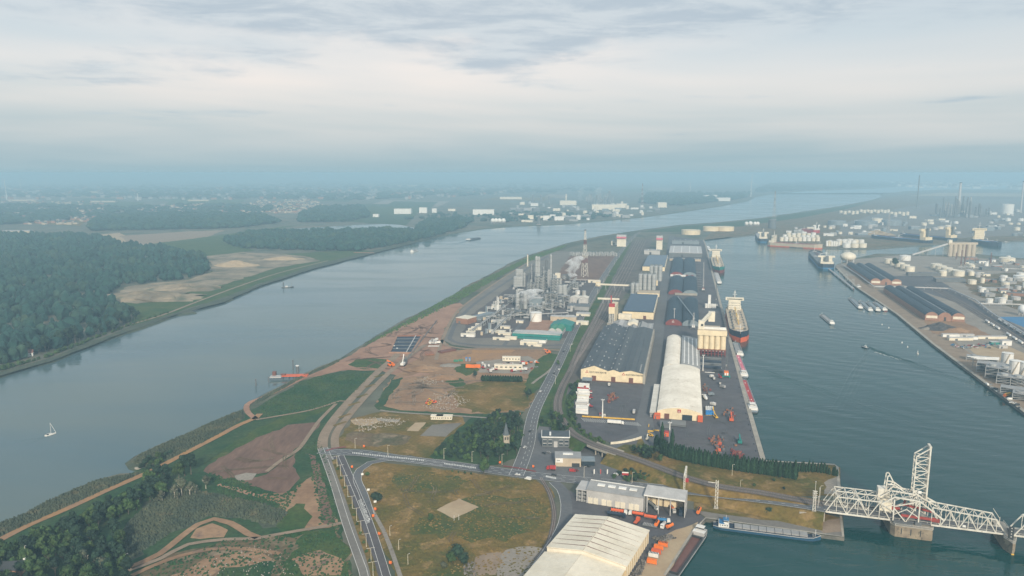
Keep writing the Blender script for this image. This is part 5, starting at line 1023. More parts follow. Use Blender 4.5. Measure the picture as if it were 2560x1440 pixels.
barge('white-wheelhouse barge with pink deck strip ahead of the tanker barge', G(1862, 947, WZ), G(1838, 885, WZ), 11, 'dark', 'grey_blue', None, 'white', tankdeck=('pink', 'grey'))
barge('grey open barge moored just below the bulk carrier', G(1851, 893, WZ), G(1838, 858, WZ), 11, 'grey_blue', 'grey', 'grey', 'white')
barge('white barge moored below the far cargo ship', G(1799, 711, WZ), G(1789, 681, WZ), 12, 'dark', 'grey_light', None, 'white', hatch='grey_light')
barge('small white vessel moored beyond the far cargo ship', G(1775, 627, WZ), G(1768, 615, WZ), 12, 'grey_light', 'grey_light', None, 'white', hatch='white')
for i, (x, y) in enumerate(((2153, 774), (2178, 780), (2197, 780), (2214, 779))): barge('%s barge of the raft moored below the black sheds' % ('leftmost', 'second', 'third', 'rightmost')[i], G(x, y, WZ), G(x - 28, y - 28 + i * 2, WZ), 10, ('dark', 'grey_blue', 'dark', 'red_dark')[i], 'grey', None, 'white', hatch='grey_blue', group='raft of moored barges')
barge('motor barge under way in the middle of the dock', G(2082, 813, WZ), G(2053, 788, WZ), 9.5, 'grey_blue', 'grey', None, 'white', hatch='grey')
barge('low barge moored at the pier below the tanker', G(2150, 722, WZ), G(2117, 702, WZ), 10, 'dark', 'grey_blue', 'steel_dark', 'white')
barge('loaded barge sailing up the river beyond the refinery', G(1168, 602, WZ), G(1199, 596, WZ), 20, 'navy', 'steel_dark', 'steel_dark', 'white', fb=3)
barge('small white motor boat out on the river', G(1029, 631, WZ), G(1041, 627, WZ), 12, 'white', 'grey_light', None, 'white', hatch='grey', fb=3, name='motor_boat')
def small_boat(label, px, py, L, rz, m='white', name='workboat'):
    p = G(px, py, WZ); t = thing(name, label, 'boat', p, rz); bm, st = hull_mesh(L, L * .32, .8, 1.3, .45, .08, 10, .8); bm.build('hull', (m, 'dark'), t); deck_part(t, st, 1.1, 'grey_light'); ch = part(t, 'cabin', 'white', lambda b: b.box(0, L * .42, 1.2, L * .2, L * .22, 2.2)); part(ch, 'window', 'glass_dark', lambda b: b.box(0, L * .42, 2.3, L * .205, L * .225, .6)); part(t, 'mast', 'white', lambda b: b.cyl(0, L * .4, 3.4, .1, 3, 6)); return t
small_boat('small tug with white wake in the dock', 2171, 872, 13, radians(20), 'navy'); small_boat('little white motor launch right of the dock wake', 2295, 886, 6, radians(-20)); 
t = small_boat('dark dredging workboat anchored on the river near the far bank', 704, 719, 26, radians(-80), 'dark'); part(t, 'gantry', 'steel_dark', lambda b: (b.beam((-2, 20, 1), (0, 23, 12), .7), b.beam((2, 20, 1), (0, 23, 12), .7))); part(t, 'spud', 'steel_dark', lambda b: (b.cyl(-4, 4, -2, .6, 14, 8), b.cyl(4, 4, -2, .6, 14, 8)))
p = G(112, 1091, WZ); t = thing('sailing_yacht', 'white sailing yacht with bare mast motoring on the river', 'yacht', p, radians(-38)); t.scale = (.8, .8, .8); bm, st = hull_mesh(12.5, 3.8, .7, 1.2, .6, .1, 12, .5); bm.build('hull', ('white', 'navy'), t); deck_part(t, st, 1.05, 'roof_cream'); part(t, 'cabin', 'white', lambda b: b.extx([(4, 1.05), (9, 1.05), (8, 1.6), (4, 1.75)], -1, 1)); part(t, 'sprayhood', 'navy', lambda b: b.extx([(2.4, 1.1), (4.2, 1.1), (4, 2.4), (2.8, 2.4)], -1.2, 1.2)); part(t, 'mast', 'white', lambda b: b.cyl(0, 7, 1.2, .14, 14, 6)); part(t, 'boom', 'white', lambda b: b.beam((0, 7, 2.6), (0, 2.2, 2.5), .3)); part(t, 'forestay', 'white', lambda b: b.beam((0, 12.4, 1.5), (0, 7, 15), .3)); part(t, 'shroud', 'grey_light', lambda b: (b.beam((-1.7, 6.8, 1.2), (0, 7, 12), .06), b.beam((1.7, 6.8, 1.2), (0, 7, 12), .06)))
def ship(label, A, B, beam, hull, boot, deckm='beige', house='cream_pale', fb=9., bridge=True, cranes=0, hatches=7, name='cargo_ship', cat='ship', wl=3., tanker=False, hh=16., mastm='cream'):
    A = Vector(A); B = Vector(B); L = (B - A).length; t = thing(name, label, cat, Vector((A.x, A.y, WZ)), ang(A, B) - pi / 2)
    bm, st = hull_mesh(L, beam, 2, wl, .14, .04, 16, 0); bm.build('boot_top', (boot, boot), t); b2, s2 = hull_mesh(L * 1.0, beam, -wl, fb, .16, .04, 16, 2.5); b2.build('hull', (hull, hull), t); deck_part(t, s2, fb - .4, deckm)
    part(t, 'bulwark', hull, lambda b: [b.beam((s * s2[i][1], s2[i][0], s2[i][2]), (s * s2[i + 1][1], s2[i + 1][0], s2[i + 1][2]), .4, 1) for s in (-1, 1) for i in range(11, len(s2) - 1)])
    y = L * .1; hs = part(t, 'superstructure', house, lambda b: (b.box(0, y, fb, beam * .7, L * .055, hh * .75), b.box(0, y - L * .03, fb, beam * .8, L * .08, hh * .25))); part(hs, 'bridge', house, lambda b: b.box(0, y + L * .005, fb + hh * .75, beam * 1.06, L * .035, hh * .2)); part(hs, 'window', 'glass_dark', lambda b: b.box(0, y + L * .024, fb + hh * .82, beam * .9, .2, 1.3))
    for k in range(3): part(hs, 'window', 'glass_dark', lambda b: [b.box(-beam * .28 + beam * .56 * i / 7, y + L * .0285, fb + hh * (.12 + .2 * k), 1, .2, 1) for i in range(8)])
    part(t, 'funnel', 'blue' if hull == 'blue' else 'steel_dark', lambda b: b.box(0, y - L * .045, fb + hh * .3, beam * .22, L * .03, hh * .7, 0, .85)); part(hs, 'radar_mast', 'white', lambda b: (b.cyl(0, y, fb + hh * .95, .6, hh * .55, 8), b.box(0, y, fb + hh * 1.2, beam * .25, .6, .6), b.box(0, y, fb + hh * 1.36, beam * .14, .6, .6)))
    y0, y1 = L * .17, L * .86
    if tanker:
        part(t, 'deck_pipe', 'red_dark', lambda b: [b.tube((x * beam, y0, fb + 1), (x * beam, y1, fb + 1), .5, 6) for x in (-.08, 0, .08)]); part(t, 'manifold', 'grey_light', lambda b: [b.tube((-beam * .42, L * .5 + 3 * k, fb + 1.4), (beam * .42, L * .5 + 3 * k, fb + 1.4), .4, 6) for k in range(4)])
        part(t, 'deck_crane', 'white', lambda b: (b.cyl(0, L * .52, fb, .9, 9, 8), b.beam((0, L * .52, fb + 9), (beam * .4, L * .52, fb + 12), .8)))
    else:
        w = (y1 - y0) / hatches; me = MB().box(0, 0, 0, beam * .55, w * .72, 2.2).mesh('hatch_cover', deckm)
        for k in range(hatches): inst(me, 'hatch_cover', t, (0, y0 + (k + .5) * w, fb))
        part(t, 'hatch_frame', 'steel_dark', lambda b: [b.box(s * beam * .3, y0 + (k + 1) * w, fb, 3, 2, 3) for s in (-1, 1) for k in range(hatches)])
        part(t, 'deck_derrick', 'yellow', lambda b: [b.beam((0, y0 + k * w * 2, fb + 6), (0, y0 + (k * 2 + 2) * w, fb + 4), 1.2) for k in range(hatches // 2)])
        for k in range(cranes): part(t, 'deck_crane', mastm, lambda b: (b.cyl(0, y0 + (k + 1) * (y1 - y0) / (cranes + 1), fb, 1.4, 12, 8), b.beam((0, y0 + (k + 1) * (y1 - y0) / (cranes + 1), fb + 12), (0, y0 + (k + .1) * (y1 - y0) / (cranes + 1), fb + 9), 1)))
    part(t, 'foremast', 'white', lambda b: b.cyl(0, L * .95, fb, .4, 12, 8)); part(t, 'windlass', 'grey_light', lambda b: b.box(0, L * .93, fb, beam * .3, 3, 2)); return t
ship('bulk carrier with red bow and cream superstructure at the quay', G(1833, 786, WZ), G(1850, 857, WZ), 29, 'navy', 'orange_red', fb=14, hh=22, wl=7.5, cranes=2)
ship('cargo ship with teal hull and pale superstructure far along the quay', G(1788, 652, WZ), G(1798, 684, WZ), 30, 'teal', 'red_dark', fb=14, hh=24, wl=8, cranes=1, hatches=5)
# ---------------------------------------------------------------- bascule bridge
BO = G(2064, 1278, 7.6); BA = ang(BO, G(2515, 1335, 7.6))
def seg(t, name, m, a, c, w, h=None): return part(t, name, m, lambda b: b.beam(a, c, w, h))
def truss(t, y, x0, x1, z0, za, zb, n, inl=True, inr=True, m='bridge_white', w=.55):
    """through truss: bottom chord at z0, top chord from za to zb, n panels"""
    d = (x1 - x0) / n; top = lambda i: za + (zb - za) * i / n; a, c = (1 if inl else 0), (n - 1 if inr else n)
    seg(t, 'bottom_chord', m, (x0, y, z0), (x1, y, z0), w * 1.3, w * 2); seg(t, 'top_chord', m, (x0 + a * d, y, top(a)), (x0 + c * d, y, top(c)), w * 1.2, w * 1.3)
    if inl: seg(t, 'end_post', m, (x0, y, z0), (x0 + d, y, top(1)), w * 1.2)
    if inr: seg(t, 'end_post', m, (x1, y, z0), (x1 - d, y, top(n - 1)), w * 1.2)
    for i in range(a, c + 1): seg(t, 'vertical', m, (x0 + i * d, y, z0), (x0 + i * d, y, top(i)), w * .7)
    for i in range(a, c):
        p, q = ((x0 + i * d, y, top(i)), (x0 + (i + 1) * d, y, z0)) if (i - a) % 2 == 0 else ((x0 + i * d, y, z0), (x0 + (i + 1) * d, y, top(i + 1)))
        seg(t, 'diagonal', m, p, q, w)
def laterals(t, ya, yb, x0, x1, za, zb, n, m='bridge_white'):
    for i in range(n + 1):
        x = x0 + (x1 - x0) * i / n; z = za + (zb - za) * i / n; seg(t, 'cross_beam', m, (x, ya, z), (x, yb, z), .45)
        if i < n: x2 = x0 + (x1 - x0) * (i + 1) / n; z2 = za + (zb - za) * (i + 1) / n; seg(t, 'wind_brace', m, (x, ya, z), (x2, yb, z2), .3)
def deck(t, x0, x1, ya, yb, m='asphalt', z=0.): 
    part(t, 'deck', m, lambda b: b.box((x0 + x1) / 2, (ya + yb) / 2, z - .8, x1 - x0, yb - ya, .9)); part(t, 'railing', 'bridge_white', lambda b: [b.box((x0 + x1) / 2, y, z + 1.1, x1 - x0, .12, .15) for y in (ya + .6, yb - .6)] and [b.box(x0 + (x1 - x0) * k / 12, y, z, .14, .14, 1.2) for y in (ya + .6, yb - .6) for k in range(13)])
YB = 10.5; YF = 18.5
t = thing('bridge_span', 'white steel truss approach span nearest the land', 'bridge', BO, BA); x1 = 42
deck(t, -1, x1, 0, YB); deck(t, -1, x1, YB + .8, YF, 'ballast')
for y in (0, YB): truss(t, y, 0, x1, -.3, 12, 12, 6, True, True)
truss(t, YF, 0, x1, -.3, 12, 12, 6, True, True, w=.45); laterals(t, 0, YB, 7, 35, 12, 12, 4); laterals(t, YB, YF, 7, 35, 12, 12, 4)
part(t, 'abutment', 'concrete', lambda b: (b.box(-2.5, 9, -9.5, 4, 21, 8.6), b.add([(-.6, -1, -.9), (-.6, -1, -10), (-18, -4, -10), (-18, -4, -1), (-.6, -2, -.9), (-.6, -2, -10), (-18, -5, -10), (-18, -5, -1)], [(0, 1, 2, 3), (7, 6, 5, 4), (0, 3, 7, 4), (0, 4, 5, 1)])))
t = thing('bridge_span', 'lowered white truss leaf of the lift bridge over open water', 'bridge', BO, BA)
deck(t, 42.2, 113, 0, YB)
for y in (0, YB): truss(t, y, 68, 113, -.3, 12.6, 8.8, 8, False, True)
laterals(t, 0, YB, 73, 107, 12.2, 9.3, 6); part(t, 'lamp_box', 'white', lambda b: b.box(88, -.6, 1.4, 2, .6, 1.4))
part(t, 'red_strut', 'bridge_red', lambda b: (b.beam((49, .4, 4), (72, .4, 3.6), 1.1, 1.6), b.beam((68, .4, 3.6), (73, .4, 3.2), 1.5, 2.6))); part(t, 'red_strut', 'bridge_red', lambda b: (b.beam((52, YB, 8), (72, YB, 4.6), 1.0, 1.4), b.beam((52, YB, 7), (53, YB, 11), 1.0, 1.4)))
t = thing('bascule_frame', 'white steel bascule portal with counterweight boxes above the pier', 'bridge frame', BO, BA)
for y in (-.2, YB + .2, YF):
    for a, c, w in (((44, y, -.5), (44, y, 15), .8), ((36, y, 11), (44, y, 17), .8), ((44, y, 17), (60, y, 16), .9), ((60, y, 16), (76, y, 8 if y > 0 else 4), .9), ((44, y, 10), (60, y, 16), .7), ((36, y, 11), (44, y, 6), .6), ((52, y, -.5), (44, y, 9), .7), ((52, y, -.5), (60, y, 16), .6), ((60, y, -.5), (60, y, 16), .8), ((44, y, 4), (52, y, 9), .5), ((52, y, 9), (60, y, 4), .5), ((36, y, 8), (44, y, 11), .6)): seg(t, 'strut', 'bridge_white', a, c, w)
laterals(t, 0, YF, 44, 60, 17, 16, 3); laterals(t, 0, YF, 62, 74, 15, 8, 2)
for y in (.6, YB): part(t, 'counterweight', 'cream_pale', lambda b: b.box(39, y + 1.4, 5.5, 7.5, 3, 6.5))
part(t, 'counterweight', 'bridge_white', lambda b: b.box(38.5, YF - 3, 9, 6, 6, 8)); part(t, 'machine_room', 'steel_dark', lambda b: b.box(56, 6, .8, 12, 8, 3.2)); part(t, 'machine_room', 'bridge_red', lambda b: b.box(45, 8, 4.5, 9, 2, 1.6))
for y in (YF - 6, YF): part(t, 'rocker_horn', 'bridge_white', lambda b: [b.beam(p_, q_, .7) for p_, q_ in (((40, y, 14), (41, y, 27)), ((41, y, 27), (42.5, y, 27.5)), ((42.5, y, 27.5), (46, y, 21)), ((46, y, 21), (54, y, 15.5)), ((41, y, 21), (46, y, 21)), ((40, y, 14), (46, y, 21)))]) if y else part(t, 'rocker_horn', 'bridge_white', lambda b: b.add([(40, y - .4, 14), (41, y - .4, 27), (42.5, y - .4, 27.5), (46, y - .4, 21), (54, y - .4, 15.5), (40, y + .4, 14), (41, y + .4, 27), (42.5, y + .4, 27.5), (46, y + .4, 21), (54, y + .4, 15.5)], [(0, 1, 2, 3, 4), (9, 8, 7, 6, 5)] + [(i, i + 5, (i + 1) % 5 + 5, (i + 1) % 5) for i in range(5)]))
t = thing('raised_leaf', 'raised white lattice leaf standing upright above the lift bridge', 'bridge leaf', BO, BA); z0, z1, z2 = 2., 44., 51.; xa, xb, n = 58., 66.5, 8
for y in (YB + 1.5, YF):
    seg(t, 'chord', 'bridge_white', (xa, y, z0), (xa, y, z1), .7); seg(t, 'chord', 'bridge_white', (xb, y, z0), (xb, y, z2), .9); seg(t, 'end_post', 'bridge_white', (xa, y, z1), (xb, y, z2), .7)
    for k in range(n):
        za = z0 + (z1 - z0) * k / n; zb = z0 + (z1 - z0) * (k + 1) / n; seg(t, 'diagonal', 'bridge_white', (xa if k % 2 else xb, y, za), (xb if k % 2 else xa, y, zb), .5); seg(t, 'vertical', 'bridge_white', (xa, y, zb), (xb, y, zb), .45)
for k in range(n + 1):
    z = z0 + (z1 - z0) * k / n; seg(t, 'cross_beam', 'bridge_white', (xa, YB + 1.5, z), (xa, YF, z), .45); seg(t, 'floor_beam', 'cream_pale', (xb, YB + 1.5, z), (xb, YF, z), .7)
part(t, 'rail_deck', 'cream_pale', lambda b: (b.box(xb + .6, YB + 3, z0, .4, 1.2, z2 - z0), b.box(xb + .6, YF - 1.8, z0, .4, 1.2, z2 - z0))); part(t, 'sign', 'white', lambda b: b.box(62, YB + 1, 17, 2.2, .3, 2)); part(t, 'tip', 'bridge_white', lambda b: b.box(xb, YF - 3, z2, 1.5, 7, 1.2))
def bpier(label, x0, x1, ya, yb, top, point):
    t = thing('bridge_pier', label, 'pier', BO, BA); z = WZ - 7.6 - 2
    P = [(x0, yb), (x0 + 1.5, ya + 3), (x0 + 4, ya), (x1 - 1, ya), (x1, ya + 2), (x1, yb)] if not point else [(x0, yb), (x0, ya + 7), ((x0 + x1) / 2 - .5, ya), ((x0 + x1) / 2 + .5, ya), (x1, ya + 7), (x1, yb)]
    part(t, 'shaft', 'pier', lambda b: b.prism(P, z, top)); part(t, 'cap', 'concrete', lambda b: b.prism([(x + (.3 if x > (x0 + x1) / 2 else -.3), y - (.3 if y < (ya + yb) / 2 else 0)) for x, y in P], top, top + .5))
    part(t, 'railing', 'bridge_white', lambda b: [b.beam((P[i][0], P[i][1], top + 1.6), (P[i + 1][0], P[i + 1][1], top + 1.6), .14) for i in range(5)] and [b.box(p[0], p[1], top, .15, .15, 1.7) for p in P]); return t
t = bpier('broad stained concrete pier carrying the lift mechanism', 41, 69, -4.5, 24, -2.2, False)
for k in range(3): part(t, 'rust_streak', 'dark', lambda b: b.box(49 + 6 * k, -4.56, -8, .6, .1, 4.5))
part(t, 'machinery', 'steel_dark', lambda b: (b.box(50, -1, -1.7, 12, 5, 1.6), b.box(60, 1, -1.7, 4, 4, 2.4)))
t = bpier('pointed concrete bridge pier with yellow nose at right edge', 112, 119, -9, 24, -2.2, True); part(t, 'yellow_nose', 'yellow', lambda b: b.box(115.5, -8.6, -11, 1.6, 1.2, 1.6))
t = thing('signal_board', 'tall dark signal board standing on the pointed bridge pier', 'signal', BO, BA); part(t, 'panel', 'dark', lambda b: b.box(115, -4, -2.6, 3, 1, 10)); part(t, 'light', 'white', lambda b: [b.box(115, -4.55, .2 + 2 * k, .6, .15, .5) for k in range(4)]); part(t, 'post', 'steel_dark', lambda b: (b.box(114, -4, -3.4, .4, .4, 1), b.box(116, -4, -3.4, .4, .4, 1)))
t = thing('bridge_span', 'white truss span running out of the right edge', 'bridge', BO, BA); deck(t, 117, 170, 0, YB)
for y in (0, YB): truss(t, y, 118, 170, -.3, 11, 11, 7, True, False)
laterals(t, 0, YB, 125, 168, 11, 11, 5); part(t, 'gate_post', 'bridge_white', lambda b: (b.cyl(113, 13, 0, .25, 6, 6), b.beam((113, 13, 5), (109, 15, 11), .25)))
t = thing('signal_mast', 'white lattice signal mast at the landward end of the bridge', 'signal mast', BO, BA)
def mast_l(b, x, y, h, w=.9, c=10):
    for i, j in ((-1, -1), (1, -1), (1, 1), (-1, 1)): b.beam((x + i * w, y + j * w, 0), (x + i * w * .8, y + j * w * .8, h), .28)
    for k in range(c):
        z = h * k / c; s = 1 if k % 2 else -1
        for (i, j), (p, q) in (((-1, -1), (1, -1)), ((1, -1), (1, 1)), ((1, 1), (-1, 1)), ((-1, 1), (-1, -1))): b.beam((x + i * w, y + j * w, z if s > 0 else z + h / c), (x + p * w, y + q * w, z + h / c if s > 0 else z), .2)
part(t, 'lattice', 'bridge_white', lambda b: mast_l(b, -8, -1.5, 15)); part(t, 'arm', 'bridge_white', lambda b: [b.box(-8, -1.5, 10 + 1.6 * k, 3.4, .3, .3) for k in range(4)]); part(t, 'base', 'concrete', lambda b: b.box(-8, -1.5, -1, 3, 3, 1.2))
p = G(1790, 1271); t = thing('signal_mast', 'tall white lattice mast on the slope below the road', 'signal mast', Vector((p.x, p.y, .4)), BA); part(t, 'lattice', 'bridge_white', lambda b: mast_l(b, 0, 0, HT(1790, 1271, 1203), 1.0, 14)); part(t, 'base', 'concrete', lambda b: b.box(0, 0, -.6, 3.4, 3.4, 1)); part(t, 'arm', 'bridge_white', lambda b: b.box(-3, 0, HT(1790, 1271, 1203) - 2, 7, .4, .4))
for lb, px, py, hh_, z in (('white portal gantry over the road at the level crossing', 1712, 1225, 16, 2), ):
    p = G(px, py, z); t = thing('portal_gantry', lb, 'gantry', p, BA); part(t, 'post', 'bridge_white', lambda b: mast_l(b, 0, -9, hh_, .6, 8)); part(t, 'post', 'bridge_white', lambda b: mast_l(b, 0, 9, hh_, .6, 8)); part(t, 'beam', 'bridge_white', lambda b: b.beam((0, -9, hh_), (0, 9, hh_), 1.2))
    part(t, 'signal_box', 'red', lambda b: b.box(1, 3, 6, 3, 3, 2.2))
for k, (x, y) in enumerate(((-5, 3), (-3.4, 12), (-6, 16))):
    t = thing('barrier_pole', 'thin white pole at the bridge gate, %s' % ('near one', 'middle one', 'far one')[k], 'pole', BO + Vector((x * cos(BA) - y * sin(BA), x * sin(BA) + y * cos(BA), 0)), BA, 'gate poles'); part(t, 'pole', 'bridge_white', lambda b: b.cyl(0, 0, 0, .16, 9 + k * 3, 6)); part(t, 'lamp', 'grey_light', lambda b: b.box(0, 0, 9 + k * 3, .7, .4, .4))
# ---------------------------------------------------------------- port on the far side of the dock
patch('port_ground', [(2090, 664), (2140, 648), (2250, 638), (2560, 650), (2800, 668), (2900, 700), (2900, 1270), (2700, 1135), (2560, 1030), (2240, 784), (2092, 670)], 'gravel', 0)
patch('port_ground', [(2255, 795), (2240, 782), (2140, 716), (2110, 690), (2140, 690), (2300, 780), (2420, 880), (2560, 985), (2900, 1230), (2900, 1260), (2560, 1028)], 'track', 1)
patch('port_ground', [(2190, 690), (2330, 690), (2460, 770), (2700, 900), (2900, 960), (2900, 1080), (2560, 860), (2400, 760), (2280, 720)], 'asphalt_yard', 1)
patch('port_ground', [(2400, 690), (2560, 680), (2900, 700), (2900, 860), (2560, 780), (2430, 735)], 'rough_ground', 4)
patch('gravel_yard', [(2310, 800), (2400, 800), (2480, 840), (2400, 840), (2330, 835)], 'soil', 2)
patch('gravel_yard', [(2420, 868), (2520, 866), (2600, 900), (2520, 905), (2440, 890)], 'sand', 1.5)
patch('refinery_ground', [(1760, 600), (1800, 560), (1950, 548), (2100, 520), (2200, 498), (2280, 482), (2900, 478), (2900, 596), (2600, 599), (2300, 611), (2170, 620), (1990, 616), (1920, 606), (1900, 583)], 'rough_ground', 0)
patch('refinery_ground', [(2100, 560), (2250, 520), (2400, 500), (2900, 490), (2900, 590), (2500, 590), (2300, 600), (2100, 590)], 'asphalt_light', 6, 40)
patch('river_meadow', [(1600, 580), (1700, 566), (1800, 558), (1900, 548), (2000, 533), (2100, 518), (2180, 503), (2120, 522), (2000, 545), (1850, 566), (1700, 580)], 'grass_lush', 3)
patch('sand_flat', [(2270, 490), (2350, 482), (2560, 484), (2560, 492), (2400, 490)], 'sand', 10, 60)
def lane(name, pts, w, m, z, label): return struct(strip(name, smooth_line(wpts(pts), 30), w, m, z), label)
for i, o_ in enumerate((0, 9, 18)): railway(smooth_line(wpts([(2310 + o_, 712), (2400 + o_, 762), (2560 + o_, 862), (2760 + o_, 985)]), 30), 'railway', '%s railway track on the far dock bank' % nth(i), (0,), 4, .44)
# black arched sheds
RD = ang(G(2405, 797), G(2275, 722)) - pi / 2
def black_shed(label, fl, fr, back, front, z=9, rise=6):
    t = site('storage_shed', label, 'shed', *fl, rot=RD); W = run(fl, *fr, rot=RD)[0]; L = run(fl, *back, z, rot=RD)[1]
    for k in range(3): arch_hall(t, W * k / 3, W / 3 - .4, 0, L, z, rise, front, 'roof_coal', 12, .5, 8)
    for k in (0, 2): part(t, 'front_panel', 'cream_pale', lambda b: b.box(W * (k + .5) / 3, -.15, z * .45, W * .28, .3, z * .5))
    part(t, 'door', 'dark', lambda b: b.box(W * .5, -.15, 0, W * .05, .3, z * .75)); part(t, 'roof_light', 'grey_light', lambda b: b.box(W * .5, L / 2, z + rise + .5, .8, L, .3))
black_shed('long black-roofed triple shed with brick and cream front', (2312, 801), (2408, 803), (2275, 722), 'brick'); black_shed('smaller black-roofed shed with pinkish front near the pier head', (2176, 712), (2251, 713), (2190, 664), 'brick')
def heap(label, px, py, r, h, m='coal', name='stockpile', sy=.6, n=18, rs=4):
    q = random.Random(rs); p = G(px, py); b = MB(); rings = 6; vs = []
    for j in range(rings):
        f = j / rings
        for i in range(n): rr = r * (1 - f) * (1 + q.uniform(-.16, .16)); a = 2 * pi * i / n; vs.append((rr * cos(a), rr * sin(a) * sy, h * f ** .9 * (1 + q.uniform(-.12, .12))))
    vs.append((0, 0, h)); b.add(vs, [(j * n + i, j * n + (i + 1) % n, (j + 1) * n + (i + 1) % n, (j + 1) * n + i) for j in range(rings - 1) for i in range(n)] + [((rings - 1) * n + i, (rings - 1) * n + (i + 1) % n, rings * n) for i in range(n)])
    o = b.build(name, m); o.location = (p.x, p.y, .3); return tag(o, label, 'heap')
heap('large grey gravel heap in front of the brick-fronted shed', 2348, 822, 30, 11, 'coal'); heap('pale brown earth heap right of the gravel heap', 2392, 828, 22, 6, 'soil', rs=9); heap('small grey gravel heap by the right bank quay', 2318, 824, 10, 4, 'gravel', rs=3)
for i, (x, y) in enumerate(((2222, 659), (2236, 664), (2249, 669), (2262, 674), (2274, 679))): tank('%s white tank of the left diagonal row behind the black sheds' % ('rearmost', 'second', 'middle', 'fourth', 'front')[i], x, y, 11.5, 13, 'cream_pale', 'left diagonal tank row', stair=False)
for i, (x, y) in enumerate(((2340, 672), (2352, 677), (2366, 682), (2380, 687), (2396, 690), (2356, 690))): tank('%s white tank of the right diagonal row near the grain silos' % ('rearmost', 'second', 'third', 'fourth', 'front', 'smaller left')[i], x, y, 13 if i < 5 else 9, 13, 'cream_pale', 'right diagonal tank row', stair=False)
tank('single white tank behind the left diagonal tank row', 2262, 651, 15, 14); tank('wide pale tank beside the channel at far right', 2517, 655, 20, 12, 'cream_pale'); tank('white tank at right edge near the pipeline', 2552, 700, 16, 10)
for i, (x, y) in enumerate(((2516, 917), (2536, 936), (2562, 940), (2585, 925))): tank('tall white storage tank by the scaffold, %s' % ('left one', 'second one', 'third one', 'rear right one')[i], x, y, 6.8, HT(x, y, y - 34), 'white', 'tall white tanks at the right edge')
def sphere(label, px, py, r, group=None, m='white', sz=1.):
    p = G(px, py); p.z = GZ; t = thing('sphere_tank', label, 'sphere tank', p, 0, group); part(t, 'shell', m, lambda b: b.ball(0, 0, r * sz + 4, r, 16, 10, sz), True)
    for k in range(6): part(t, 'leg', 'grey_light', lambda b: b.cyl(r * .8 * cos(k * pi / 3), r * .8 * sin(k * pi / 3), 0, r * .06, r * sz + 3, 6))
    part(t, 'walkway', 'grey_light', lambda b: b.cyl(0, 0, r * sz * 2 + 4, r * .25, .8, 8)); return t
sphere('huge white spheroid gas tank at the pier head', 2119, 657, 21, sz=.62, m='cream_pale'); sphere('white sphere tank at the right edge beside the pipeline', 2556, 790, 8)
t = site('grain_silo_block', 'pale grain silo block beyond the tank rows', 'silo', 2372, 642, rot=0); [part(t, 'bin', 'beige', lambda b: b.cyl(8 + 14 * k, 10, 0, 6.8, 36, 12)) for k in range(6)]; part(t, 'top_house', 'beige', lambda b: b.box(43, 10, 36, 88, 11, 6)); part(t, 'head_tower', 'cream_pale', lambda b: b.box(5, 10, 36, 10, 10, 14))
conveyor('long pale conveyor rising to the grain silo block', (2280, 642), (2376, 641), 6, 42, 4, 'grey_light', 5)
for i, (x, y, y2) in enumerate(((2402, 664, 625), (2411, 664, 612), (2476, 660, 632), (2390, 650, 632))): chimney('slim dark stack near the grain silos, %s' % ('left one', 'tallest one', 'far right one', 'short one')[i], x, y, y2, 1.6, 1.2, 'brown')
def pipeline(label, pts, r=1.3, z=5, m='grey_light'):
    P = wpts(pts); t = thing('pipeline', label, 'pipeline')
    for i in range(len(P) - 1): part(t, 'pipe', m, lambda b: b.tube(P[i] + Vector((0, 0, z)), P[i + 1] + Vector((0, 0, z)), r, 6))
    def sup(b):
        for i in range(len(P) - 1):
            for k in range(4): q = P[i].lerp(P[i + 1], k / 4); b.box(q.x, q.y, 0, .8, .8, z - r)
    part(t, 'support', 'steel', sup)
pipeline('white pipeline running from the pier head round the black sheds', [(2102, 664), (2142, 690), (2185, 722), (2290, 724), (2372, 727), (2440, 757), (2480, 790), (2620, 880)])
pipeline('white pipeline crossing behind the rail tracks at right', [(2445, 765), (2560, 768), (2700, 772)]); pipeline('thin pipeline past the right diagonal tank row', [(2395, 672), (2430, 672), (2432, 674), (2520, 676), (2620, 680)], .9)
wag = thing('tank_wagon', 'x', 'rail wagon', (0, 0, 0), 0, 'tank wagons on the far bank'); part(wag, 'tank', 'white', lambda b: b.tube((0, -8, 2.9), (0, 8, 2.9), 1.6, 10)); part(wag, 'underframe', 'black', lambda b: b.box(0, 0, .8, 2, 17, .6)); wheels(wag, (-.8, .8), (-6, -4.5, 4.5, 6), .45)
A_, B_ = G(2468, 808), G(2640, 915); k_ = 0; rz_ = ang(A_, B_) - pi / 2
for i in range(12):
    if i in (3,): continue
    q = A_.lerp(B_, i / 11); q.z = .6; w_ = wag if k_ == 0 else copy_tree(wag); w_.location = q; w_.rotation_euler = (0, 0, rz_); w_['label'] = '%s white tank wagon from the top on the right bank track' % nth(k_); k_ += 1
A_, B_ = G(2500, 805), G(2640, 890)
for i in range(9):
    q = A_.lerp(B_, i / 8); q.z = .6; w_ = dup(wag, q, rz_, '%s white tank wagon of the second train at the right edge' % nth(i), 'second train of wagons')
for i, (x, y, w, d_, h, m) in enumerate(((2357, 843, 26, 5, 4, 'white'), (2373, 852, 36, 6, 4, 'cream_pale'), (2425, 850, 12, 6, 4, 'white'), (2445, 848, 44, 5, 3.6, 'cream_pale'), (2505, 865, 14, 9, 7, 'white'), (2498, 872, 12, 5, 4, 'grey_light'), (2400, 843, 22, 5, 3.5, 'grey_light'), (2478, 863, 16, 6, 4, 'teal'))): block('%s in the yard behind the quay' % ('left grey-white cabin row', 'long cream cabin row', 'small white cabin', 'long thin cream wagon row', 'square white shed', 'low grey cabin', 'rear grey cabin row', 'teal tarpaulin stack')[i], x, y, w, d_, h, m, 'grey_light', 'site_cabin', 'cabin', rot=0)
q = random.Random(5)
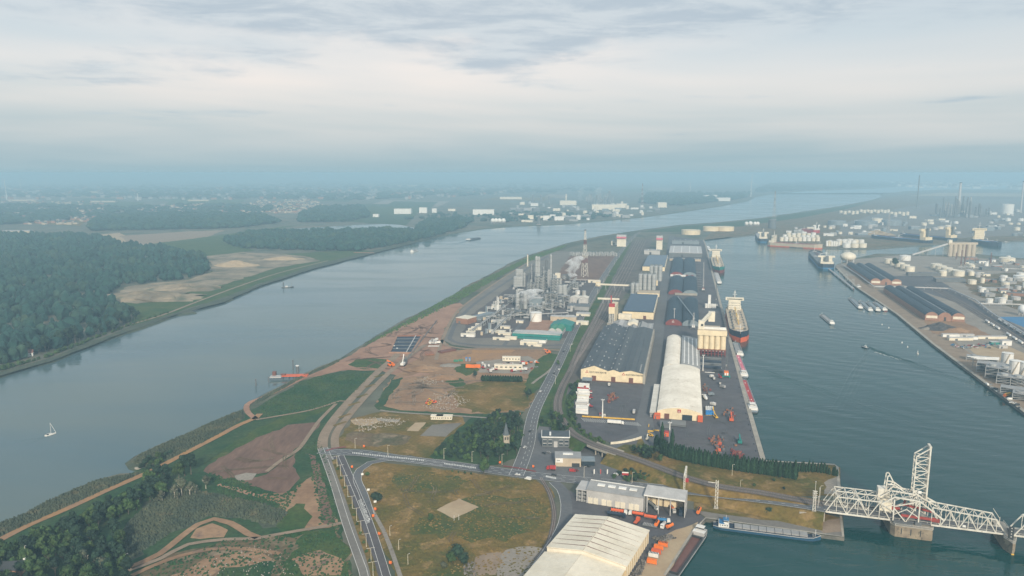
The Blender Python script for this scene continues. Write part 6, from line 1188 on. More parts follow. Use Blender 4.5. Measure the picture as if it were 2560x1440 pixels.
for i in range(34): m_ = q.choice(('white', 'grey', 'dark', 'red', 'blue')); car('%s %s car from the left in the crowded right bank yard' % (nth(i), m_), GP(2380 + 3 * i, q.uniform(862, 872)), q.uniform(0, 3), m_, 'cars in the right bank yard')
for i, (x, y, w, d_, h) in enumerate(((2440, 930, 30, 18, 12), (2462, 945, 26, 20, 14), (2490, 960, 28, 16, 10), (2415, 900, 34, 10, 6), (2500, 985, 26, 14, 8), (2530, 1000, 26, 16, 8), (2475, 925, 24, 14, 7))): frame('blue-grey open scaffold structure on the right bank, %s' % ('left', 'front', 'second front', 'rear', 'lower', 'lowest', 'inner')[i], x, y, w, d_, h, 3, 'steel', 2, 'scaffold structures at the right edge', 'scaffold_structure', rot=radians(-35))
t = site('white_canopy', 'white slatted canopy roof among the scaffold structures', 'canopy', 2442, 925, rot=radians(-10)); [part(t, 'slat', 'white', lambda b: b.box(12, 2 + 4 * k, 13.5, 26 + 4 * k, 2.2, .6)) for k in range(4)]; part(t, 'post', 'steel', lambda b: [b.box(x, y, 0, .6, .6, 13.5) for x in (1, 24) for y in (1, 15)])
truck('orange truck standing on the right bank quay', GP(2518, 992), radians(115), 'orange', 'yellow', 'box', L=12); 
for i in range(14): car('%s vehicle from the top along the right bank quay edge' % nth(i), GP(2470 + i * 6 + q.uniform(-3, 3), 962 + i * 4.4 + q.uniform(-4, 4)), q.uniform(0, 3), q.choice(('white', 'grey', 'dark')), 'vehicles along the right bank quay', van=i % 3 == 0)
tag(sheet('basin_pool', [G(*p_, .5) for p_ in ((2495, 792), (2560, 792), (2700, 800), (2700, 850), (2560, 818))], 'blue'), 'blue lined retention pool at the right edge', 'pool')
# jetty with dolphins at the pier head
t = thing('jetty', 'narrow timber jetty running along the pier below the tanker', 'jetty'); A_, B_ = G(2085, 672, 0), G(2150, 722, 0); part(t, 'deck', 'grey', lambda b: b.beam(A_ + Vector((-14, 0, .6)), B_ + Vector((-14, 0, .6)), 5, .8)); part(t, 'pile', 'brown', lambda b: [b.cyl(A_.lerp(B_, k / 8).x - 14, A_.lerp(B_, k / 8).y, -6, .8, 7, 6) for k in range(9)])
for i in range(3): p_ = A_.lerp(B_, .4 + .25 * i); t = thing('loading_tower', 'steel loading arm tower on the jetty, %s' % ('far', 'middle', 'near')[i], 'loading arm', p_ + Vector((-8, 0, .6))); part(t, 'tower', 'steel', lambda b: (b.beam((-2, 0, 0), (-1, 0, 16), .7), b.beam((2, 0, 0), (1, 0, 16), .7))); part(t, 'arm', 'steel', lambda b: b.beam((0, 0, 16), (-10, 0, 11), .8))
ship('dark blue tanker seen stern-on at the pier head', G(2068, 673, WZ), G(2034, 637, WZ), 40, 'navy', 'blue', 'steel_dark', 'cream_pale', fb=13, hh=20, wl=4, tanker=True, name='tanker_ship')
ship('long orange-hulled tanker moored on the north quay', G(1921, 614, WZ), G(2056, 622, WZ), 36, 'beige', 'orange_red', 'hull_red', 'cream_pale', fb=13, hh=26, wl=3, tanker=True, name='tanker_ship'); ship('dark tanker with pale bridge left of the orange tanker', G(1908, 606, WZ), G(1898, 590, WZ), 36, 'navy', 'blue', 'grey', 'cream_pale', fb=13, hh=24, tanker=True, name='tanker_ship')
for i, (a, c) in enumerate((((2326, 610), (2178, 596)), ((2388, 604), (2250, 592)), ((2440, 606), (2494, 616)))): ship('dark blue tanker with cream superstructure in the north basin, %s' % ('left', 'middle', 'right')[i], G(*a, WZ), G(*c, WZ), 46, 'navy', 'navy', 'blue', 'cream', fb=13, hh=42, tanker=True, name='tanker_ship')
ship('red-hulled ship berthed behind the north tank farm', G(2044, 583), G(2008, 580), 40, 'red', 'red', 'red_dark', 'white', fb=16, hh=22, tanker=True, name='tanker_ship')
small_boat('low white ferry in the north basin at far right', 2525, 606, 40, radians(90), 'grey_blue')
# north tank farm
q = random.Random(11); k = 0
for y, x0, x1, r, h, n in ((603, 1948, 2050, 7.5, 15, 9), (597, 1955, 2048, 8, 14, 8), (591, 1965, 2040, 9, 13, 6), (616, 2064, 2100, 4, 18, 6), (612, 2068, 2140, 8, 14, 6), (607, 2090, 2160, 10, 13, 5), (619, 2106, 2166, 13, 16, 3)):
    for i in range(n): tank('%s white tank of the %s row in the north tank farm' % (nth(i), ('front left', 'second left', 'rear left', 'slim front', 'middle right', 'rear right', 'front right')[(603, 597, 591, 616, 612, 607, 619).index(y)]), x0 + (x1 - x0) * (i + .5) / n, y, r, h * q.uniform(.85, 1.15), q.choice(('white', 'white', 'cream_pale')), 'north tank farm', 14, stair=False)
for lb, x, y, r, h, m in (('largest of three wide cream tanks at the dock end', 1727, 586, 38, 18, 'cream'), ('middle of three wide cream tanks at the dock end', 1777, 577, 34, 18, 'cream'), ('right of three wide cream tanks at the dock end', 1813, 577, 37, 18, 'cream'), ('dark cylindrical tank tower at the dock mouth', 1930, 571, 17, 40, 'steel_dark'), ('wide green-grey tank west of the far refinery', 2092, 562, 42, 20, 'grey_blue'), ('second wide green-grey tank west of the far refinery', 2165, 563, 50, 20, 'grey_blue'), ('pale wide tank between the green-grey tanks', 2192, 557, 26, 22, 'cream_pale'), ('third wide green-grey tank west of the far refinery', 2228, 563, 44, 24, 'grey_blue'), ('big white tank at the right of the far refinery', 2517, 535, 34, 60, 'white')): tank(lb, x, y, r, h, m, stair=False, dome=.05)
heap('broad pale sand dome behind the north basin', 2192, 586, 65, 18, 'sand', sy=1)
for i, (x, r) in enumerate(((1866, 7), (1876, 8), (1887, 7), (1894, 7))): sphere('%s small white sphere tank north of the dock end' % nth(i), x, 566, r + 2, 'small sphere tanks')
for j, (y, x0, x1, n) in enumerate(((535, 2102, 2142, 5), (532, 2152, 2220, 9), (538, 2228, 2268, 5))):
    for i in range(n): tank('%s white tank of the %s distant tank row' % (nth(i), ('left', 'middle', 'right')[j]), x0 + (x1 - x0) * i / (n - 1), y + (i % 2), 10, 20, 'cream_pale', 'distant tank rows', 12, stair=False)
# distant refinery
for lb, x, y, y2, r in (('tall dark lattice flare of the distant refinery', 2292, 520, 441, 5), ('tall pale chimney of the distant refinery', 2395, 532, 458, 9), ('pale flare stack at the right edge', 2551, 532, 455, 6)):
    chimney(lb, x, y, y2, r, r * .7, 'steel_dark' if 'dark' in lb else 'grey_light', 'dark')
q = random.Random(21)
for i in range(26):
    x = q.gauss(2385, 38); y = q.uniform(528, 545)
    if i % 2: frame('dark process tower block in the distant refinery, ' + spot(x, 545 - y, 2300, 2470, 0, 17), x, y, q.uniform(20, 40), 24, q.uniform(40, 95) if abs(x - 2385) < 60 else 40, 5, 'steel_dark', 2, 'distant refinery towers', 'process_structure')
    else: column('dark process column in the distant refinery, ' + spot(x, 545 - y, 2300, 2470, 0, 17), x, y, q.uniform(3, 5), q.uniform(50, 115) if abs(x - 2385) < 60 else 60, 'steel_dark', 'distant refinery columns', rings=3)
for i in range(130):
    x = q.uniform(1960, 2570); y = q.uniform(528, 592)
    if y < 575 - (x - 1960) * .12: continue
    if q.random() < .5: block('low industrial building north of the basin, ' + spot(x, 592 - y, 1960, 2570, 0, 64), x, y, q.uniform(12, 45), q.uniform(12, 30), q.uniform(6, 14), q.choice(('white', 'cream_pale', 'grey', 'grey_blue')), q.choice(('grey_light', 'grey', 'white')), 'industrial_building', rot=q.uniform(-.6, .4), group='industrial buildings north of the basin')
    else: tank('scattered storage tank north of the basin, ' + spot(x, 592 - y, 1960, 2570, 0, 64), x, y, q.uniform(6, 14), q.uniform(8, 16), q.choice(('white', 'cream_pale', 'grey_blue', 'grey_light')), 'scattered tanks north of the basin', 12, stair=False)
for i in range(110):
    x = q.uniform(2400, 2640); y = q.uniform(646, 760)
    if x < 2400 + (y - 646) * .4: continue
    if q.random() < .6: block('low industrial shed on the right bank plain, ' + spot(x, 760 - y, 2400, 2640, 0, 114), x, y, q.uniform(8, 30), q.uniform(6, 16), q.uniform(3, 7), q.choice(('white', 'cream_pale', 'grey', 'brick', 'grey_blue')), q.choice(('grey_light', 'grey', 'steel_dark')), 'industrial_building', rot=q.uniform(-.6, .2), group='sheds on the right bank plain')
    else: tank('small storage tank on the right bank plain, ' + spot(x, 760 - y, 2400, 2640, 0, 114), x, y, q.uniform(4, 9), q.uniform(6, 12), q.choice(('white', 'cream_pale', 'grey_light')), 'small tanks on the right bank plain', 12, stair=False)
for i, (x, y, w, d_) in enumerate(((2300, 690, 60, 14), (2340, 705, 80, 16), (2455, 676, 60, 20), (2270, 690, 40, 14))): block('dark low building by the tank rows, %s' % ('wide', 'front', 'far right', 'left')[i], x, y, w * .8, d_, 7, 'steel_dark', 'steel_dark', rot=radians(-8))
lattice_mast('tall pale power pylon on the far river bank', 1934, 560, 478, 15, ('grey_light', 'grey'), 'power_pylon', False); lattice_mast('pale lattice pylon behind the north basin', 2219, 590, 530, 12, ('grey_light',), 'power_pylon', False)
# ---------------------------------------------------------------- far bank of the river: woods, sand works, fields, towns
FOREST = [(-400, 585), (0, 588), (240, 592), (300, 612), (420, 625), (515, 645), (525, 668), (505, 690), (430, 703), (330, 712), (285, 728), (268, 748), (330, 795), (320, 815), (220, 846), (120, 880), (0, 915), (-120, 945), (-400, 1010)]
WOOD2 = [(560, 606), (600, 594), (680, 585), (820, 582), (1000, 579), (1045, 583), (1110, 562), (1150, 560), (1135, 578), (1060, 598), (980, 614), (900, 628), (800, 628), (690, 624), (600, 621)]
patch('grassland', [(330, 790), (270, 745), (500, 690), (620, 640), (900, 625), (930, 628), (780, 668), (640, 712), (560, 748), (470, 770), (330, 818)], 'grass_green', 3, 20)
patch('dyke_meadow', [(-300, 1010), (0, 930), (130, 894), (330, 815), (480, 772), (600, 728), (780, 664), (935, 626), (1120, 582), (1110, 588), (935, 633), (780, 673), (650, 715), (560, 755), (430, 790), (280, 843), (130, 903), (0, 940), (-300, 1040)], 'reed', 2, 20)
patch('sand_works', [(275, 748), (320, 716), (400, 706), (480, 698), (530, 690), (530, 660), (510, 640), (560, 628), (700, 636), (760, 640), (800, 652), (700, 668), (620, 690), (520, 716), (440, 738), (340, 755)], 'works_sand', 6, 20)
patch('sand_works', [(470, 700), (600, 655), (640, 650), (700, 665), (600, 700), (520, 720)], 'works_sand', 5, 20)
patch('sand_works', [(240, 588), (300, 582), (330, 600), (320, 615), (290, 606)], 'sand', 4, 30); patch('sand_works', [(300, 590), (480, 578), (560, 576), (520, 592), (420, 606), (330, 616)], 'track', 6, 30)
patch('grassland', [(330, 616), (520, 592), (640, 575), (760, 560), (700, 572), (620, 590), (560, 606), (640, 626), (520, 640)], 'grass_green', 5, 30)
path('dirt_track', [(300, 818), (400, 790), (500, 752), (600, 715), (700, 682), (820, 652)], 6, 'track', .43, 'pale track along the far river dyke')
tag(sheet('lake', [G(*p_, .46) for p_ in ((648, 583), (690, 574), (760, 570), (900, 562), (960, 560), (1000, 562), (1042, 571), (1000, 577), (880, 578), (760, 580))], 'river_water'), 'pale lake between the woods on the far bank', 'lake')['kind'] = 'structure'
heap('large flat-topped sand mound beside the far forest', 365, 745, 120, 15, 'works_sand', 'sand_mound', .5, 30); heap('second sand mound behind the large flat-topped one', 460, 722, 90, 12, 'works_sand', 'sand_mound', .5, 24, 8); heap('pale conical sand heap on the far bank works', 590, 664, 60, 14, 'sand', 'sand_mound', .6, 24, 2); heap('low sand heap near the far jetty', 710, 648, 60, 8, 'sand', 'sand_mound', .5, 24, 6)
q = random.Random(31)
def blob(b, x, y, z, r, h, n=6, q=q):
    """one far tree crown: an uneven faceted lump"""
    vs = []
    for zz, f in ((.12, .75), (.45, 1.0), (.8, .62)):
        for i in range(n): a = 2 * pi * (i + q.random() * .6) / n; rr = r * f * q.uniform(.75, 1.2); vs.append((x + rr * cos(a), y + rr * sin(a), z + h * zz * q.uniform(.9, 1.1)))
    vs.append((x + q.uniform(-.2, .2) * r, y, z + h)); b.add(vs, [(j * n + i, j * n + (i + 1) % n, (j + 1) * n + (i + 1) % n, (j + 1) * n + i) for j in range(2) for i in range(n)] + [(2 * n + i, 2 * n + (i + 1) % n, 3 * n) for i in range(n)])
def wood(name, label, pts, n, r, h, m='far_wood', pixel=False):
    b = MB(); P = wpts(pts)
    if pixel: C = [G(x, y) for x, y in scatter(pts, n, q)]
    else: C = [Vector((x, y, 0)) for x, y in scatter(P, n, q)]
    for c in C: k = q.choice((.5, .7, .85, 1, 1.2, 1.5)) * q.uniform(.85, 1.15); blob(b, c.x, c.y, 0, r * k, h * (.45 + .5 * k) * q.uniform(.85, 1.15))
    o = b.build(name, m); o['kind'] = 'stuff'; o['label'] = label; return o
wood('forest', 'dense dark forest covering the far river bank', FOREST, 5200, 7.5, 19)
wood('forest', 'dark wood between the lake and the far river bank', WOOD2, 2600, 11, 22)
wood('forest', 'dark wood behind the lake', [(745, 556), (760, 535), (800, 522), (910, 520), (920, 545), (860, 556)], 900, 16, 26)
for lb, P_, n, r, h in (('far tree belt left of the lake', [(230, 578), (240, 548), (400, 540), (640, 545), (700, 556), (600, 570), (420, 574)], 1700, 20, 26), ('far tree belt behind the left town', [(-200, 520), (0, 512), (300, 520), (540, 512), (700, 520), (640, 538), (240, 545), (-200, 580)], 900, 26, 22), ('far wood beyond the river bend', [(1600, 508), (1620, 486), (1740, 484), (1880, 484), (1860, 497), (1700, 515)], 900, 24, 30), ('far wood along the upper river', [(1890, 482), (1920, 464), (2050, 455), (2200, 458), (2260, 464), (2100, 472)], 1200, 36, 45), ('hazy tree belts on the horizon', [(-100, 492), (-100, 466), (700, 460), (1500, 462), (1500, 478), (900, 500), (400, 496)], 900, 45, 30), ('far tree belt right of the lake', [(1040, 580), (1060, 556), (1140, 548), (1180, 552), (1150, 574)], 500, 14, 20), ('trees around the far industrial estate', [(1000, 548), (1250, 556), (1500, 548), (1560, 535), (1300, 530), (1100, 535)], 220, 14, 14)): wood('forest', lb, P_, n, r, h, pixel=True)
# fields of the plain
for i in range(80):
    x = q.uniform(-50, 1900); y = q.uniform(445, 552); w = q.uniform(30, 110); h = (y - 432) * q.uniform(.05, .14); s = q.uniform(-.3, .3) * h
    if 240 < x < 760 and y > 540 or x > 1080 and y > 500 or x > 1500 and y > 478: continue
    patch('field', [(x - w, y + h * .4), (x - w * .6, y - h), (x + w, y - h * .8 + s), (x + w * .7, y + h)], q.choice(('grass_dry', 'grass_green', 'track', 'gravel', 'grass_green', 'grass_lush')), 0)
def town(label, pts, n, s, wm, rs):
    P = wpts(pts); qq = random.Random(rs); b = MB()
    for x, y in scatter(pts, n, qq):
        c = G(x, y); w, d_, h = qq.uniform(.6, 1.6) * s, qq.uniform(.5, 1) * s, qq.uniform(.4, .8) * s; a = qq.uniform(-.8, .8); b.k = qq.choice((0, 0, 1)); b.box(c.x, c.y, 0, w, d_, h, a); b.k = 2; b.box(c.x, c.y, h, w * 1.05, d_ * 1.05, h * .5, a, .35)
    o = b.build('town', wm); o['kind'] = 'stuff'; o['label'] = label
town('far town of small pale houses at the left', [(0, 560), (0, 505), (260, 505), (300, 540), (180, 562)], 420, 15, ('beige', 'brick', 'roof_dark'), 1); town('far village of small houses left of the lake', [(320, 540), (360, 515), (560, 510), (600, 535), (440, 548)], 420, 15, ('beige', 'brick', 'roof_dark'), 2); town('far village behind the lake', [(600, 530), (640, 500), (800, 500), (810, 525), (700, 535)], 260, 16, ('beige', 'brick', 'roof_dark'), 3); town('hazy settlements near the horizon', [(0, 500), (0, 470), (1000, 465), (1400, 478), (1000, 500)], 300, 36, ('grey', 'brick', 'roof_dark'), 4); town('hazy settlements right of the upper river', [(2000, 452), (2560, 450), (2560, 475), (2300, 470)], 220, 60, ('white', 'grey', 'roof_dark'), 5)
for i, (x, y, w, d_, h) in enumerate(((0, 584, 120, 40, 10), (170, 482, 420, 60, 16), (20, 503, 240, 60, 12), (228, 506, 200, 50, 12), (40, 536, 90, 60, 10), (360, 524, 110, 40, 10), (470, 503, 180, 40, 12), (440, 524, 90, 30, 9), (990, 466, 400, 60, 20), (530, 534, 70, 30, 8))): block('long pale roofed hall on the left plain, %s' % ('at left edge by forest', 'near the horizon', 'beside the near turbine', 'in the town', 'brown-roofed near edge', 'in the village', 'beyond the village', 'small by village', 'far centre', 'by tree belt')[i], x, y, w, d_, h, 'beige', 'grey_light', 'industrial_hall', 'hall', rot=.05)
def turbine(label, px, py, hub, rot=0.):
    h = HT(px, py, hub); p = G(px, py); t = thing('wind_turbine', label, 'wind turbine', p, 0, None); r = h * .5; w = max(3., h * .03); part(t, 'tower', 'white', lambda b: b.cone(0, 0, 0, w, w * .5, h, 8)); part(t, 'nacelle', 'white', lambda b: b.box(0, 0, h, w * 1.3, w * 3, w * 1.3))
    for k in range(3):
        a = rot + k * 2 * pi / 3; part(t, 'blade', 'white', lambda b: b.beam((0, -w * 1.7, h + w * .6), (r * sin(a), -w * 1.7, h + w * .6 + r * cos(a)), w * .8, w * .3))
for i, (x, y, hb) in enumerate(((17, 500, 466), (52, 476, 455), (88, 474, 458), (116, 474, 454), (345, 503, 486), (1725, 482, 455), (1877, 492, 455), (1540, 447, 439), (2303, 462, 443))): turbine('white wind turbine, %s' % ('nearest one at far left', 'second from the left', 'third from the left', 'fourth from the left', 'alone on the left plain', 'left one beyond the river bend', 'right one beyond the river bend', 'faint one on the horizon', 'faint one at far right')[i], x, y, hb, i * .7)
# far industrial estate
q = random.Random(41)
for i, (x, y, w, d_, h, m) in enumerate(((985, 535, 130, 60, 30, 'white'), (1048, 533, 60, 40, 34, 'white'), (1080, 532, 36, 30, 26, 'white'), (1182, 537, 160, 60, 30, 'white'), (932, 543, 40, 30, 16, 'white'), (1120, 528, 60, 30, 14, 'cream_pale'), (1480, 525, 220, 60, 36, 'cream_pale'), (1400, 513, 160, 60, 34, 'cream_pale'), (1645, 519, 80, 60, 36, 'cream_pale'), (1762, 497, 150, 60, 34, 'white'), (1792, 503, 150, 60, 30, 'white'), (1298, 526, 150, 50, 14, 'white'), (1320, 551, 36, 24, 26, 'cream_pale'), (1358, 551, 40, 26, 24, 'white'), (1542, 520, 90, 50, 30, 'cream_pale'), (1250, 498, 260, 80, 20, 'cream_pale'))): block('pale far building, %s' % ('wide one left of estate', 'second from the estate left', 'third from the estate left', 'big white hall by spheres', 'small alone by the wood', 'low by the field', 'long cream one mid-estate', 'cream one under the steam', 'square block by river bend', 'left white roof past bend', 'right white roof past bend', 'low white above the bank', 'small cream on the bank', 'small white on the bank', 'cream one right of estate', 'long low on the horizon side')[i], x, y, w * .8, d_, h, m, 'roof_white', 'industrial_building', rot=0)
for i, x in enumerate((1232, 1240, 1249, 1259)): sphere('%s white sphere tank on the far river bank' % nth(i), x, 559, 11, 'far bank sphere tanks')
for i, (x, y, y2, r, m) in enumerate(((1415, 510, 486, 6, 'cream_pale'), (1523, 505, 478, 10, 'steel_dark'), (1332, 508, 488, 8, 'steel_dark'), (1352, 508, 488, 8, 'steel_dark'), (1372, 508, 490, 7, 'steel_dark'), (1347, 562, 540, 8, 'steel_dark'))): chimney('%s on the far industrial estate' % ('pale stack', 'dark tower right of the steam', 'left dark tower', 'second dark tower', 'third dark tower', 'dark tower at the waterline')[i], x, y, y2, r, r * .9, m)
lattice_mast('slim pale lattice mast on the far industrial estate', 1605, 516, 460, 16, ('grey_light', 'red_dark'))
steam('pale steam cloud over the far industrial estate', 1450, 505, 466, 18, 30, 20, .012); steam('second steam cloud over the far industrial estate', 1493, 505, 468, 14, 40, 12, .012)
for i in range(90):
    x = q.uniform(1270, 1640); y = q.uniform(508, 556)
    if y > 563 - (x - 1270) * .055: continue
    if q.random() < .6: block('small building of the far industrial estate, ' + spot(x, 556 - y, 1270, 1640, 0, 48), x, y, q.uniform(14, 60), q.uniform(14, 40), q.uniform(6, 22), q.choice(('white', 'cream_pale', 'grey', 'grey_blue', 'steel_dark')), q.choice(('grey_light', 'white', 'grey')), 'industrial_building', rot=q.uniform(-.3, .3), group='far industrial estate')
    else: tank('small tank of the far industrial estate, ' + spot(x, 556 - y, 1270, 1640, 0, 48), x, y, q.uniform(6, 14), q.uniform(8, 26), q.choice(('white', 'cream_pale', 'steel')), 'far industrial estate tanks', 10, stair=False)
for i in range(24): frame('hazy process tower of the far industrial estate', q.uniform(1460, 1530), q.uniform(500, 515), 24, 20, q.uniform(30, 70), 4, 'steel', 1, 'far estate towers')
# house, jetties on the banks
p_ = G(70, 890); t = thing('house', 'white house with brown roof on the far bank below the forest', 'house', p_, .4); part(t, 'wall', 'white', lambda b: b.box(0, 0, 0, 13, 8, 5)); r_ = part(t, 'roof', 'brown', lambda b: b.extx([(-4.6, 5), (4.6, 5), (0, 9)], -7, 7)); part(r_, 'chimney', 'brick', lambda b: b.box(4, 0, 7.4, 1, 1, 2.6)); [part(t, 'window', 'glass_dark', lambda b: b.box(-4 + 4 * k, -4.05, 1.8, 1.4, .15, 1.6)) for k in range(3)]
def jetty(label, a, c, w, m, piles, z=1.2, deckz=0.):
    A, C = G(*a), G(*c); t = thing('jetty', label, 'jetty'); part(t, 'deck', m, lambda b: b.beam(A + Vector((0, 0, z)), C + Vector((0, 0, z)), w, 1)); d = (C - A).normalized(); n = Vector((-d.y, d.x, 0)) * w * .45
    for k in range(piles):
        for s in (-1, 1): q_ = A.lerp(C, k / (piles - 1)) + n * s; part(t, 'pile', 'steel_dark', lambda b: b.cyl(q_.x, q_.y, -7, .5, 7 + z, 6))
    return t
t = jetty('orange-decked steel jetty with dark piles on the near river bank', (706, 941), (770, 940), 9, 'orange_red', 5); A_ = G(690, 943)
part(t, 'pontoon', 'grey_light', lambda b: b.box(A_.x, A_.y, .2, 14, 9, 1.2, .1)); part(t, 'cabin', 'brown', lambda b: (b.box(A_.x - 3, A_.y + 4, 1.4, 4, 4, 5), b.box(A_.x + 8, A_.y + 4, 1.4, 6, 3, 2)))
for i, (x, y, h, r) in enumerate(((733, 923, 12, .8), (744, 932, 9, 2), (640, 965, 8, .8), (672, 955, 6, .7))): p_ = G(x, y, WZ); t = thing('mooring_pile', 'dark mooring pile beside the near jetty, %s' % ('tallest', 'thick white-topped', 'farthest left', 'short left')[i], 'pile', p_); part(t, 'shaft', 'steel_dark', lambda b: b.cyl(0, 0, -3, r, h + 3, 8)); part(t, 'cap', 'white' if i == 1 else 'steel_dark', lambda b: b.cyl(0, 0, h, r * 1.15, .8, 8))
jetty('long low jetty on the far river bank', (885, 632), (935, 633), 8, 'brick', 6)
# ---------------------------------------------------------------- trees, hedges, reeds
def crown_mesh(rs, r, h, n, leaf, m, z0=.25, shape=1.0):
    """a crown of leaf-sized faces around several boughs, with gaps; z from z0*h to h"""
    q = random.Random(rs); b = MB(); lobes = []
    for k in range(9):
        a = q.uniform(0, 2 * pi); f = q.uniform(.15, 1); rr = r * .55 * q.random() ** .5 * (1.1 - .5 * f) * shape; lobes.append((rr * cos(a), rr * sin(a), h * (z0 + (1 - z0) * (.18 + .66 * f)), r * q.uniform(.38, .6) * (1.05 - .3 * f)))
    for x, y, z, s in lobes:   # dense shaded heart of each bough
        vs = []; blob_n = 6
        for zz, f in ((-.7, .45), (0, .85), (.65, .5)):
            for i in range(blob_n): a = 2 * pi * (i + q.random() * .5) / blob_n; vs.append((x + s * f * .8 * cos(a), y + s * f * .8 * sin(a), z + s * zz * .8))
        b.add(vs, [(j * blob_n + i, j * blob_n + (i + 1) % blob_n, (j + 1) * blob_n + (i + 1) % blob_n, (j + 1) * blob_n + i) for j in range(2) for i in range(blob_n)] + [tuple(range(2 * blob_n, 3 * blob_n))])
    for k in range(n):
        x, y, z, s = q.choice(lobes); d = Vector((q.gauss(0, 1), q.gauss(0, 1), q.gauss(.15, .9))).normalized(); c = Vector((x, y, z)) + d * s * q.uniform(.75, 1.12)
        u = d.cross(Vector((q.uniform(-1, 1), q.uniform(-1, 1), q.uniform(-1, 1)))).normalized() * leaf * q.uniform(.6, 1.3); v = (d.cross(u).normalized() + d * q.uniform(-.6, .6)).normalized() * leaf * q.uniform(.5, 1)
        b.add([c - u, c + v * .8, c + u, c - v], [(0, 1, 2, 3)])
    return b.mesh('crown', m)
def trunk_mesh(h, r, m='bark', limbs=4, rs=0):
    q = random.Random(rs); b = MB(); b.cone(0, 0, -.3, r, r * .45, h * .72, 7)
    for k in range(limbs): a = q.uniform(0, 6.3); z = h * q.uniform(.3, .5); b.beam((0, 0, z), (h * .2 * cos(a), h * .2 * sin(a), z + h * .25), r * .6)
    return b.mesh('trunk', m)
TK = [trunk_mesh(12, .35, rs=i) for i in range(2)]; TKP = trunk_mesh(12, .3, 'bark_pale', 7, 5)
CR = {'leaf': [crown_mesh(i, 5.2, 12, 420, .75, 'leaf') for i in range(4)], 'leaf_dark': [crown_mesh(10 + i, 5.0, 13, 420, .75, 'leaf_dark') for i in range(3)], 'leaf_pale': [crown_mesh(20 + i, 4.2, 12, 150, .6, 'leaf_pale') for i in range(2)], 'leaf_yellow': [crown_mesh(30, 4.6, 8, 300, .6, 'leaf_yellow')]}
BU = {'leaf': [crown_mesh(40 + i, 4, 5, 260, .6, 'leaf', .0) for i in range(3)], 'leaf_dark': [crown_mesh(50 + i, 4, 5, 260, .6, 'leaf_dark', .0) for i in range(2)], 'leaf_pale': [crown_mesh(60, 4, 5, 260, .6, 'leaf_pale', .0)], 'leaf_yellow': [crown_mesh(61, 4, 5, 260, .6, 'leaf_yellow', .0)]}
def poplar_mesh(rs, r=1.9, h=14, n=260):
    q = random.Random(rs); b = MB(); k = 7; rows = 9; vs = []
    R = lambda f: r * min(1, .55 + 2.2 * f) * max(.06, 1 - max(0, f - .45) ** 1.6 * 2.6)
    for j in range(rows):
        f = j / (rows - 1); vs += [(R(f) * .85 * q.uniform(.8, 1.15) * cos(2 * pi * i / k), R(f) * .85 * q.uniform(.8, 1.15) * sin(2 * pi * i / k), h * (.04 + .94 * f)) for i in range(k)]
    b.add(vs, [(j * k + i, j * k + (i + 1) % k, (j + 1) * k + (i + 1) % k, (j + 1) * k + i) for j in range(rows - 1) for i in range(k)])
    for _ in range(n):
        f = q.random(); a = q.uniform(0, 2 * pi); c = Vector((R(f) * q.uniform(.85, 1.2) * cos(a), R(f) * q.uniform(.85, 1.2) * sin(a), h * (.03 + .95 * f))); u = Vector((-sin(a), cos(a), q.uniform(-.4, .4))) * q.uniform(.3, .7); v = Vector((cos(a) * .4, sin(a) * .4, 1)) * q.uniform(.4, .9); b.add([c - u, c - v * .5, c + u, c + v], [(0, 1, 2, 3)])
    return b.mesh('crown', 'leaf_poplar')
POP = [poplar_mesh(70 + i) for i in range(3)]; POPT = trunk_mesh(12, .25, limbs=0)
vq = random.Random(77)
def tree(label, x, y, s=1., m='leaf', group=None, bush=False, pale=False, name=None):
    t = thing(name or ('bush' if bush else 'tree'), label, 'bush' if bush else 'tree', (x, y, .1), vq.uniform(0, 6.3), group); s *= vq.uniform(.8, 1.22); sc = (s * vq.uniform(.9, 1.12), s, s * vq.uniform(.88, 1.15))
    inst(vq.choice((BU if bush else CR)[m]), 'crown', t, (0, 0, 0), 0, sc)
    if not bush: inst(TKP if pale else vq.choice(TK), 'trunk', t, (0, 0, 0), 0, sc)
    return t
def grove(label, pts, n, s=1., ms=('leaf', 'leaf_dark'), group=None, bush=False, sep=5.):
    P = wpts(pts); got = []; bx = (min(p.x for p in P), max(p.x for p in P), min(p.y for p in P), max(p.y for p in P))
    for x, y in scatter(P, n * 4, vq):
        if all((x - a) ** 2 + (y - c) ** 2 > (sep * s) ** 2 for a, c in got): got.append((x, y)); m_ = vq.choice(ms); tree(('dark ' if m_ == 'leaf_dark' else 'light green ') + label + ', ' + spot(x, y, *bx), x, y, s, m_, group or label, bush)
        if len(got) >= n: break
grove('leafy tree in the dense bottom left grove', [(-60, 1400), (30, 1382), (120, 1345), (200, 1335), (260, 1330), (320, 1340), (322, 1420), (310, 1530), (-160, 1530)], 95, 1.02, group='bottom left grove')
grove('tree in the belt between the orange track and the marsh', [(30, 1392), (120, 1342), (250, 1285), (345, 1240), (400, 1212), (435, 1205), (415, 1240), (330, 1285), (220, 1335), (80, 1392)], 66, .85, group='tree belt by the orange track')
grove('low shrub on the river bank reed belt', [(350, 1178), (372, 1150), (430, 1130), (420, 1150), (390, 1172)], 14, .9, group='shrubs by the inlet', bush=True)
for i, (x, y, s, m) in enumerate(((462, 1190, 1.5, 'leaf_dark'), (448, 1196, 1.3, 'leaf'), (478, 1186, 1.2, 'leaf_dark'), (395, 1205, 1.3, 'leaf_dark'), (375, 1212, 1.2, 'leaf'), (412, 1200, 1.1, 'leaf_dark'))): tree('large dark tree above the marsh, %s' % ('tallest one', 'left of the tallest', 'right of the tallest', 'beside the inlet', 'lower one by the inlet', 'between the two clumps')[i], G(x, y).x, G(x, y).y, s, m)
